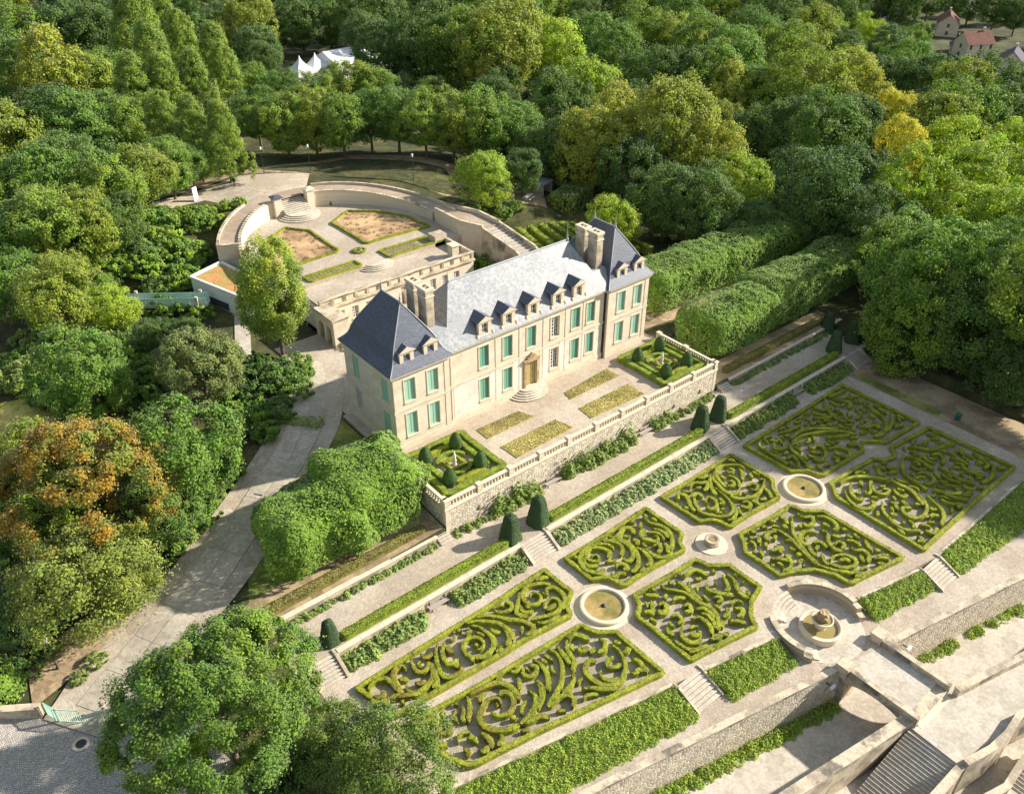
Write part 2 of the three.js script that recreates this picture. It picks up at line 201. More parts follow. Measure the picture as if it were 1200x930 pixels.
const BEDS = [
{ o: [-37.56,4.24,-15.74,3.87,-15.67,7.77,-16.56,8.42,-17.3,9.15,-17.64,9.93,-36.65,8.58],
 c: [[-36.9,5.35,-36.4,4.8,-35.7,4.75,-35.05,5.1,-34.9,5.8,-34.85,6.6,-34.85,7.2,-35.45,7.15,-36,6.9],
[-36.85,6,-36.45,6.35,-35.95,6.25,-36.05,5.9],
[-37.1,5.9,-37,6.65,-36.5,6.95,-36,7.15],
[-33.2,5.4,-33.2,4.85,-33.8,4.8,-34.35,5.1,-34.55,5.85,-34.6,6.6],
[-34.3,5.8,-33.9,6.15,-33.5,6.25],
[-32.2,4.65,-32.5,5.45,-32.5,6.25,-32.1,6.55,-31.65,6.45,-31.15,5.95],
[-34.05,6.7,-34.25,7.35,-33.85,7.9,-33.1,8,-32.2,7.75,-31.6,7.3,-31.25,6.6,-31.2,6.15],
[-33.35,7,-33.05,7.4,-32.45,7.4],
[-31.25,4.75,-31.15,5.35,-30.75,5.5,-30.3,5.25],
[-29.35,4.8,-29.95,5.3,-30.45,6.1,-30.85,6.95,-31.05,7.75,-30.95,8.3,-30.4,8.6,-29.65,8.6,-29.15,8.3],
[-28.75,5.1,-29.5,5.7,-29.95,6.55,-30,7.15,-29.6,7.5,-29,7.3],
[-28.7,5.5,-29.1,6.2,-28.8,6.45],
[-30.8,6.65,-31.45,7.4,-31.85,8.2,-32.45,8.35],
[-35.45,7.9,-35.05,8.1],
[-35.5,7.25,-34.8,7.5,-34.05,7.95,-33.45,8.15],
[-19.45,5.75,-18.85,5.65,-18.5,6.15,-18.75,6.7,-19.5,6.95,-20,6.55,-20.1,5.8,-19.7,5.15,-18.95,4.75,-18.05,4.9,-17.2,5.4,-16.8,5.95],
[-19.8,4.7,-20.4,5.35,-21.05,5.95,-21.65,6.6,-21.5,7.1,-21,7.5],
[-20.75,6,-21.05,6.75,-20.7,7.2,-20.2,7.25],
[-20.5,6.4,-20.15,6.9],
[-23.05,4.9,-22.85,5.45,-22.25,5.75,-21.65,5.85,-21.35,5.35,-21.6,4.75],
[-25.05,4.6,-24.1,5,-23.4,5.75,-22.75,6.65,-22.05,7.4,-21.65,8.1,-21.55,8.9,-22.3,9.2,-22.7,9.05],
[-26.15,4.6,-25.15,4.95,-24.35,5.7,-23.7,6.5,-23.5,7.4,-23.55,8.25,-23.95,8.7],
[-23.7,6.95,-23.8,7.95,-24.15,8.55,-24.8,8.9],
[-25.9,5,-25.4,5.6,-25.2,6.6,-25.2,7.5,-25.65,8.2,-26.3,8.5,-27.1,8.55,-27.75,8.15],
[-27.25,7.5,-26.85,7.75,-26.25,7.5,-26.15,6.8,-26.6,6.3,-27.3,6.15,-27.85,6.55,-28.1,7.2,-28,7.95,-28.15,8.5],
[-27.05,7.05,-26.65,7.2],
[-25.2,8.35,-25.4,8.9,-25.9,8.85],
[-18.2,6,-17.95,6.6,-17.55,6.1,-16.9,6.25,-16.7,7.05,-16.85,7.9,-17.35,8.45,-18,8.85],
[-19.3,7.6,-18.55,7.25,-17.75,7.35,-17.6,7.85,-17.9,8.55,-18.75,8.8,-19.55,8.7,-20.25,8.35,-21.1,8],
[-19.4,8.05,-18.7,8.1,-18.05,8.05],
[-20.95,8.5,-20.55,9,-19.75,9.3,-18.65,9.25],
[-17.45,4.8,-16.8,4.7,-16.35,5.1],
[-27.25,4.6,-26.8,4.95],
[-29.75,7.5,-29.4,8.15]] },
{ o: [-13.36,4,-1.29,3.91,-1.25,9.04,-2.38,9.88,-2.93,10.93,-11.43,10.44,-11.75,9.38,-12.34,8.42,-13.42,7.81],
 c: [[-11.25,5.65,-10.75,5.65,-10.55,6.05,-10.95,6.5,-11.45,6.2,-11.65,5.55,-11.15,4.9,-10.35,4.75,-9.75,5.1,-9.3,5.8,-9.3,6.45,-9.95,6.75],
[-8.55,6.2,-8.65,5.5,-9.35,4.85,-10.15,4.5,-11.1,4.55,-12.05,5,-12.6,5.8,-12.8,6.65,-12.5,7.3,-12.1,7.8,-11.3,7.65],
[-11.5,5.05,-12.25,5.9,-12.1,6.55,-11.4,6.95],
[-8.75,4.75,-7.95,5.4,-7.7,6.3,-8.1,7,-8.75,7.35],
[-8.45,4.8,-7.4,5.65,-7.05,6.8,-7.3,7.65,-8,8.35,-8.7,8.4,-8.9,7.8],
[-7.8,4.9,-7,5.95,-6.9,7.15,-7.3,8.3,-8,9.15,-8.85,9.65,-9.55,9.7],
[-6.2,6.45,-5.95,7.05,-6.4,7.3],
[-6.95,7.5,-6.55,8.05,-6.6,9.05,-7.05,9.95,-7.75,10],
[-6.55,8.05,-6.15,8.6,-6.15,9.45,-5.8,10.15,-5.15,10.5,-4.3,10.5],
[-10.3,8.25,-9.8,8.1,-9.4,8.45,-9.45,9,-9.95,9],
[-11.1,8.4,-11.35,9,-10.5,9.1,-10.1,9.65],
[-8.2,9.8,-8.35,10.25,-8.95,10.2],
[-7.85,4.65,-7.3,5.1,-6.35,5,-5.5,4.8,-5.05,5.35,-5.4,6],
[-4.5,4.5,-3.9,4.75],
[-4.1,7.5,-3.85,7.9,-4.45,8.3,-4.85,7.75,-5.15,7.05,-4.7,6.35,-3.95,6.25],
[-3.55,5.25,-4.35,5.95],
[-2.75,4.8,-2.9,5.8,-2.55,6.55,-2.25,7.45,-2.45,8.4,-3.05,9.2,-3.9,9.8,-4.6,9.7],
[-3.4,6.7,-3,7.3,-2.85,8.1,-3.15,8.7],
[-5.4,8.55,-4.7,8.7,-4.8,9.25,-5.55,9.5],
[-4.1,8.8,-4.1,9.4,-4.75,10.15],
[-2.75,4.8,-2.25,4.95],
[-12.7,4.7,-12.2,4.7]] },
{ o: [1.17,3.67,13.28,3.73,13.28,9.62,12.19,10.73,11.27,12.11,3.1,11.64,2.87,10.55,2.34,9.7,1.22,8.97],
 c: [[11.75,4.4,12.3,4.55,12.25,5.05],
[10.15,5.35,10.25,5.9,10.9,5.95,10.85,5.4],
[12.15,6.5,12.15,5.75,11.4,5.1,10.5,4.6,9.4,4.75,8.5,5.5,8.15,6.4,7.9,7.35],
[11.7,6.1,11.2,6.95,10.3,7.65],
[9,4.65,7.95,5.5,7.6,6.4,7.3,7.35,7.4,8.35,8.05,8.7,8.7,8.5],
[8.4,4.65,7.2,5.65,6.4,6.6,6.05,7.5],
[6.85,6.55,6.7,7.55,6.6,8.4,6.25,9.25,5.8,10,4.75,10.45,3.75,10.1,3.1,9.35,2.65,8.55,2.65,7.65],
[8.95,6.8,9.3,7.1,8.8,7.65,8.35,7.25],
[11.85,7.2,11.85,7.5,11.45,8.1],
[9.75,9.1,10,9.65,10.85,9.3,10.65,8.7,10,8.6],
[11.75,8.85,12.3,9.05,11.4,9.75,10.35,10.1,9.1,10.2,8.05,9.85,7.35,9.25,7.1,8.55],
[11.1,9.95,10.8,10.9,10.3,11.65],
[8.5,9.05,8.9,9.35],
[8.25,10.4,8.4,11,8.25,11.55],
[7.15,10,7.8,10.3,7.65,10.85,6.9,10.9,6.7,10.3],
[6.05,10.4,5.6,11.2],
[3.6,10.8,4.15,11.05,5.2,10.8,6.1,10.25],
[5.95,7.85,5.6,8.75,5.2,8.65],
[4.25,7.8,4.25,7.4,5.05,7.15,5.3,7.8,4.65,8.65,3.8,8.6,3.65,8],
[4.65,4.75,5.7,4.6,6.35,5.15,6.95,5.4,6.25,6,5.55,6.15],
[6.55,4.35,7.4,4.55,8.05,4.6],
[2.25,4.85,2.25,5.3,2.95,4.7,3.35,5.25,3,6.15,2.4,7,2.2,7.75],
[1.7,6.4,1.95,7.1],
[4,6.05,3.15,6.95,2.85,7.8],
[3.55,6.15,4.15,5.95,4.65,6.1,4.6,6.75],
[4.65,9.1,4.85,9.65]] },
{ o: [15.67,3.6,36.55,3.51,36.44,14.39,29.57,14.03,28.93,13.29,27.72,12.34,26.49,12.53,25.82,13.34,18.02,12.8,17.35,11.26,15.79,9.99],
 c: [[20.3,6.8,19.4,7.65,19,8.85,18.45,10.3,18.15,11.5],
[20.45,6.9,22.4,6.9,24.1,7.45,25.85,8.45,27.3,9.65,27.9,11],
[20.85,6.45,23.75,6.35,25.65,7.5,27,9],
[18.85,5.6,18,6.5,18.7,7.05,19.5,6.95],
[20.5,7.35,20.8,8],
[21.5,8.6,21.4,9.3,22.25,9.15,22.55,9.8,21.8,10.75,20.45,11.2,19.65,10.5],
[22.7,10.35,23.95,11,24.45,12.15,23.4,12.8,22.8,11.95,23.15,11.1],
[21.85,11.55,22.15,12.2,21.2,12.55],
[18.1,4.2,17.05,4.95,16.8,6.25,16.8,7.8,16.65,9.2],
[17.1,8.45,18.3,8.65,18,9.55,17.15,10.35],
[18.2,10.45,18,11.4],
[19.15,11.25,18.95,12.2],
[24.05,9.45,24.2,10.4],
[26.2,11.2,26.1,11.9,25.35,11.35],
[20.85,4.85,22.45,5.3,24.3,5.55],
[28.95,4.15,29.25,5.3,30.8,5.65],
[26.9,5.55,28.1,6.55,29.9,7.1],
[31.7,4.1,30.45,4.95,29.45,6.3,29,7.7,29.3,8.8],
[32.3,4.65,32.95,5.6,33.25,6.75,32.15,7.2],
[32.75,7.7,32.15,8.95,30.8,9.15],
[34.45,7.75,34.15,9.25,33.8,10.75,32.75,12.05,30.65,12.85,29.2,12.5],
[32.9,9.6,32.9,10.45],
[29.6,9.9,30.2,10.8,31.4,11.35,31.25,12.1],
[35.65,10.95,33.95,12.15,31.7,12.85],
[35.45,11.7,35.45,12.95],
[32.9,13,34.35,13.35],
[35.8,4.65,34.35,4.45,32.3,4.15],
[29.5,11.45,28.5,11.05],
[24.45,8.95,25.85,9.75,27.3,10.5]] },
{ o: [-35.76,9.96,-36.11,11.7,-35.77,13.26,-35.25,14.84,-34.41,16.19,-32.92,16.56,-15.83,19.78,-15.79,13.96,-17.24,12.77,-17.78,11.28],
 c: [[-35.6,10.8,-35.7,11.45,-35.55,12.25,-35.25,13.05,-34.65,13.65],
[-35.35,10.75,-34.85,10.7,-34.1,10.9,-33.7,11.35],
[-34.85,11.3,-34.5,11.3,-34.2,11.7,-34.4,12.1,-34.65,11.85],
[-33.55,11.8,-33.45,12.3,-33.75,12.75,-34.25,12.6,-34.65,12.3],
[-33.55,10.9,-33.1,11.15],
[-32,10.85,-31.65,11],
[-31.55,11.35,-31.85,12,-32.3,12.5,-32.25,12.85],
[-30.75,10.95,-31.05,11.75,-31.55,12.4,-32.1,12.95],
[-29.4,13.1,-29.15,13.3],
[-29,13.45,-28.8,12.85,-29.15,12.5,-29.65,12.35,-30.45,12.7,-31.1,13.2,-31.35,13.85,-31.15,14.6,-30.55,15.25,-29.8,15.7,-29.05,15.85],
[-30.05,13.35,-30,13.95,-29.5,14.35,-28.75,14.4,-28.05,13.9,-27.75,13.1,-28.05,12.6,-28.55,12.6],
[-30.5,11,-29.6,11.1,-28.65,11.25,-27.85,11.55,-27.35,12.35,-27.3,13.3,-27.55,14.05],
[-26.25,11.15,-26,11.55,-25.45,11.5,-25.6,11.2],
[-24.95,12.2,-25.1,11.75,-25.5,12.1,-25.35,12.7,-24.65,12.8,-24.2,12.35,-24.55,11.75],
[-26.15,12.2,-26.45,12.75,-26.85,13.2],
[-25.2,13.3,-25.1,14,-25.5,14.75,-26.3,15.2,-26.85,15.65],
[-26.4,13.75,-26.2,14.35,-26.55,15,-27.35,15.5,-28.25,15.8,-28.9,15.85],
[-33.1,14.1,-32.65,14.5,-32.75,14.95],
[-31.9,14.3,-31.8,14.95,-31.75,15.5,-32.1,16.05],
[-33,15.6,-32.7,15.95,-32.15,15.7],
[-30.75,15.5,-30.95,16.05,-31.6,16.2],
[-33.85,14.65,-33.75,15.25,-34.05,15.4],
[-29.3,14.95,-28.7,15.15],
[-28.75,16.1,-27.8,16.2,-26.9,16.35],
[-27.65,10.95,-27.5,11.6],
[-23.95,11.55,-23.75,12.25,-23.85,13.2,-24.4,14.15,-25,14.85],
[-25.15,13.55,-25.35,14.25,-25.85,15,-26.45,15.5],
[-26.2,13.9,-26.25,14.65,-26.85,15.3,-27.75,15.85],
[-22.15,11.6,-21.9,12.35,-22.2,13.35,-22.85,14.25,-23.65,14.95,-24.5,15.45,-25.45,15.8,-26.1,16.1],
[-21.3,11.7,-21.45,12.7,-21.55,13.35,-21.75,14.05],
[-20,11.8,-20.7,12.4,-21,13.25,-21.2,13.95,-22.05,14.7],
[-20.05,12,-19.25,11.85,-18.75,12.5,-18.6,13.15],
[-19.5,13,-20.05,13.55,-19.55,13.7,-19.2,13.6],
[-17.75,13.5,-17.7,14.25,-18.25,14.8,-18.95,14.7],
[-17.4,14.75,-17.35,15.65,-17.7,16.65,-18.4,17.5,-19.45,18.05,-20.35,18,-21,17.45,-21.3,16.5,-21.3,15.65,-20.8,15,-20.15,14.8,-19.75,15.2],
[-18.2,15.9,-18.85,15.75,-19.25,16.3,-18.8,16.8,-18.25,16.75],
[-20.05,16.15,-20.45,16.55,-20.45,17.2,-19.95,17.65,-19.4,17.7],
[-22.7,16.55,-22.05,16.95,-21.45,17.6,-20.75,18.15,-20.15,18.3],
[-22.25,14.75,-22.5,15.35,-23.3,15.75,-24.25,15.8],
[-24.6,16,-24,16.35,-23.9,16.9,-24.5,17.35],
[-25.95,16.2,-24.85,15.95,-24,16.15],
[-27.9,16.2,-27.15,16.35,-26.65,16.9],
[-16.9,15.85,-16.55,16.15,-17.2,16.15],
[-17.1,17,-16.85,17.55,-17,18.45,-17.05,18.95],
[-18.25,18,-18,18.35,-17.55,18.2,-17.2,18.65]] },
{ o: [-11.52,11.78,-3.2,12.32,-2.7,13.78,-1.11,15.05,-1.1,18.99,-3.33,19.66,-4.89,20.86,-5.57,21.9,-13.27,20.43,-13.29,13.84,-12.22,13.03],
 c: [[-9.7,12.35,-9.45,12.9],
[-10.75,12.45,-10.4,12.95,-9.7,13.5],
[-10.85,13.4,-11.25,14.1,-11.75,14.55],
[-12.5,13.95,-12,14.3,-11.85,14.85],
[-10.8,14.3,-10.05,14.45,-10.5,15.15,-11.2,15.2,-11.15,14.65],
[-8.65,12.7,-8.65,13.35,-8.1,14,-7.6,14.85,-7.5,15.75,-7.45,16.6,-7.15,17.45,-7.3,18.35,-7.85,19.1,-8.7,19.8],
[-7.7,12.8,-7.55,13.35],
[-7.1,13.3,-7,14,-7.05,14.85,-7.3,15.9],
[-6.15,14.05,-6.7,14.7,-6.95,15.55,-7.2,16.6],
[-6.15,13.4,-5.2,13.3,-4.35,13.55,-4.2,14.35,-4.15,14.8],
[-9.4,14.8,-8.65,14.8,-8,15.35],
[-9.1,15.85,-8.4,16.05,-8.85,16.7,-9.3,16.35],
[-8.45,16.85,-7.75,17.2,-7.65,17.9,-7.9,18.7],
[-8.5,17.4,-8.1,17.95,-8.2,18.8,-8.75,19.55],
[-9.65,17.45,-8.95,17.6,-8.75,18.35,-9,19.15,-9.5,19.7],
[-10.9,16,-10.2,16.2,-10.3,16.9,-10.95,17],
[-12,16.5,-12.35,17.15,-12.2,17.65],
[-10.25,18.55,-10.2,18.95,-10.8,18.85,-10.9,18.35],
[-11,17.5,-11.65,17.95,-11.85,18.7,-11.55,19.35,-10.8,19.6],
[-12.75,18,-12.65,18.8,-12.45,19.55,-11.9,20],
[-12.8,19.8,-11.75,20.1,-10.7,20.4],
[-10.15,19.95,-9.45,20.3,-8.75,20.3],
[-4.9,15.3,-5.55,15.85,-5.25,16.5,-4.75,17.35,-4.2,18],
[-4.45,15.85,-4.15,15.9],
[-2.95,15.6,-3.35,16.35,-3.95,17.15,-4.35,17.05],
[-2.5,15.7,-2.6,16.75,-3.3,17.7,-3.5,18.35,-3.35,19.15],
[-3.4,14.5,-3.05,14.85],
[-1.85,16.25,-2.05,16.55],
[-2.2,17.3,-2.05,17.65],
[-2.75,18.35,-3,19],
[-6,16.95,-5.4,17.25,-5.6,17.7,-6.1,17.5],
[-5.95,18.45,-6.4,19.1,-7.1,19.1],
[-5.5,19,-5,19.65,-5.6,20,-6,19.85],
[-7.1,19.7,-6.45,20.25,-6.1,20.95],
[-7.45,19.25,-8.15,19.8],
[-8.9,20.4,-8.2,20.6],
[-6.35,12.8,-5.95,12.9]] },
{ o: [3.08,12.79,11.1,13.52,11.49,14.91,13.14,16.35,13.27,25.64,5.95,24.3,5.72,22.62,4.68,21.01,3.07,19.94,1.31,19.16,1.35,14.88,2.26,13.95],
 c: [[6.1,14.55,6.6,15.25,6.6,16.55,6.3,17.65,5.95,18.75,5.6,20.05,5.55,21.05],
[6.4,15.25,5.6,14.75,4.75,15,4.65,15.65],
[5.9,16.5,6.3,17.1,6.15,18.1,5.85,19.2,5.65,20.35],
[9.65,14.7,8.5,15.55,7.5,16.45,6.95,17.35,6.3,18.5,5.9,19.5,5.75,20.45],
[10.4,14.75,10.3,15.55,11.05,16.15,10.45,16.8,9.5,16.65,9.55,16.1],
[8.8,16.05,8.95,16.5],
[8.4,13.95,8.5,14.65,8.15,15.25],
[7.7,14.85,7.6,15.65],
[7,13.7,7.6,14.2],
[5.55,13.7,6.15,14.15],
[4.15,13.4,4.65,13.95],
[3.35,13.85,3.7,14.3],
[4.5,14.25,3.55,15.15],
[2.15,15.35,2.05,15.8],
[2.9,15.7,2.25,16.5],
[9.4,17.95,8.75,17.15,7.9,17.05,7.15,17.55,6.9,18.45],
[7.3,18.5,6.7,19.1,6.45,19.95],
[7.75,18.55,8.5,18.9,8.35,19.9],
[10,17.9,10.2,18.65,9.2,19.5,8.75,20.45,9.05,21.25],
[11.4,16.4,12.1,17,12.25,18,11.6,18.9,11.05,18.75],
[11.1,17.35,11.2,18.3],
[11.85,19.1,12.25,19.75],
[12.3,20.35,12,21.25],
[10.15,19.15,10.8,19.95],
[9.3,20.1,10,20.15,10.1,20.75,9.3,20.95],
[10.35,21.25,10.15,21.9,10.85,22.45,10.55,23.3,9.7,23.65],
[12.45,21.6,11.95,22.25,11.5,23],
[6.95,21.15,7.8,21.05,8.8,21.6,9.05,22.6,8.6,23.05,7.4,22.8,6.8,22.05,6.6,21.35],
[7.6,21.7,8.35,22.05,8.35,22.55],
[5.45,20.45,5.75,21.45,6.3,22.4,7.1,23.35],
[7.15,20,6.5,20.75,6.3,21.4],
[10.05,22.6,9.35,23.35],
[11.65,23.1,12.2,23.6],
[10.4,23.7,11.25,24.15,11.75,24.8],
[10.2,24.3,10.85,24.85],
[6.55,23.35,7.55,23.7,7.65,24.3,6.9,23.95],
[3.35,16.6,4.25,16.8,5.05,16.95],
[4.4,16.35,4.1,17.45],
[2.5,17.25,3.3,17.9,3.75,18.75,3.05,19.25,2.15,19.05],
[2,17.6,2,18.1],
[5.1,18.3,5.5,18.9],
[4.3,19.75,4.35,20.05],
[4.3,17.65,3.95,18.45,3.8,19.05]] },
{ o: [17.48,14.1,25.3,14.55,26.01,15.34,27.04,15.85,27.99,15.94,28.82,15.29,29.04,14.83,36.41,15.7,36.62,26.02,15.63,26.32,15.91,16,16.69,15.16],
 c: [[18.15,15,19.15,14.95,20.25,15.2,21.25,15.8,22.1,16.7,22.8,17.7,23.5,18.5],
[17.65,15.9,16.95,16.55,16.35,17.7,16.3,18.65,17.1,19.3,18.05,19.3,18.35,18.75],
[19.45,15.6,18.45,16.1,17.55,17.05,17.45,17.8,18.15,17.95],
[20.5,16.05,19.9,16.65],
[19.4,17.3,19,17.8,19.6,17.9,20.8,17.15,21.5,16.85],
[21.2,17.05,20.15,17.9,20.05,18.65,20.6,19.15,21.45,19,21.1,18.5],
[22.35,18,23.1,18.4,23.2,19.35,23.3,20.45,22.7,21.7,22,22.75],
[22.1,19.1,21.6,19.95,21.75,20.65,22.4,20.6],
[24.3,15.35,23.95,16.2,23.15,16.9,23.45,17.35],
[22.6,15.35,23.2,15.6],
[25,16.4,25.2,17,26.05,17.25],
[24.15,17.3,25.4,17.85],
[20.9,15.05,21.85,15.15,22.05,15.8],
[28.65,16.6,26.9,17.5,25.5,18.6,25.15,19.65,25.05,20.65,24.75,21.7],
[23.95,18.2,23.85,19,24.35,19.65],
[20.75,20.7,21,21.55],
[28.25,17.9,28.45,18.5,28.1,18.9],
[23.4,20.75,22.9,22.2,21.95,23.2,20.3,23.6,19.25,23.05,19.2,22.15,19.9,21.55,20.65,22.15],
[19,19.6,17.85,20.45,17.1,21.85,16.8,23.05,17.2,23.9,18.1,24.65],
[19.6,20.1,19.85,20.6,19.25,21.3],
[20.45,21.1,20.85,21.7],
[21.3,22.1,22,22.35],
[17.9,21.1,18.4,21.8],
[17.9,22.55,17.85,23.05],
[23.95,22.1,23.4,23.2,23.2,23.95,22.25,24.95,20.55,25.55],
[26.55,19.5,27.3,19.75,27.55,20.65,26.85,21.35,25.75,21.1,25.65,20.7],
[28.45,17,29,17.8,29.1,18.6,28.9,19.4,28.8,20.3],
[30.9,18.65,31.9,19.15,31.65,19.95,30.55,20.4],
[29.65,20.35,29.65,21.7,29.45,23.15,29.95,24.55],
[28.65,21.2,28.45,22.35,28.95,23.4],
[31.55,21.25,32.15,21.75,31.55,22.6,31.65,23.35,32.65,23.85],
[32.2,20.4,32.8,21.25,32.55,22.4],
[33.75,20.25,34.9,20.55,34,20.85],
[35.3,21.55,35,22.7,34.3,23.85,33.45,23.8],
[33.95,22.55,34.2,23.4],
[28.85,23.6,28.5,24.3,28.85,24.9],
[27,22.1,27.35,22.75,27.75,23.35,27.15,24.15,26.2,23.65,25.85,23.05,25.35,22],
[24.35,23.35,24.5,24.4,25.25,25.3,24.45,25.25],
[25.5,23.1,25.9,24.35,26.75,25.35],
[20.65,24.2,21.35,24.2,21.7,24.75],
[21.85,23.4,22.55,24],
[16.95,24.85,17.05,25.45,16.3,25.35],
[18.35,24.85,18.65,25.65,19.8,25.5],
[30.5,16.2,31.4,17.3,32.2,18.3,34.55,18.8,35.35,19.45],
[34.6,16.3,35.1,17.1,34.85,17.6,34.2,17.05],
[35.1,23.8,33.8,24.75,31.9,25.15,30.7,24.8],
[34.55,24.7,35.6,25.2],
[16.85,22.5,16.15,23.9]] },
];
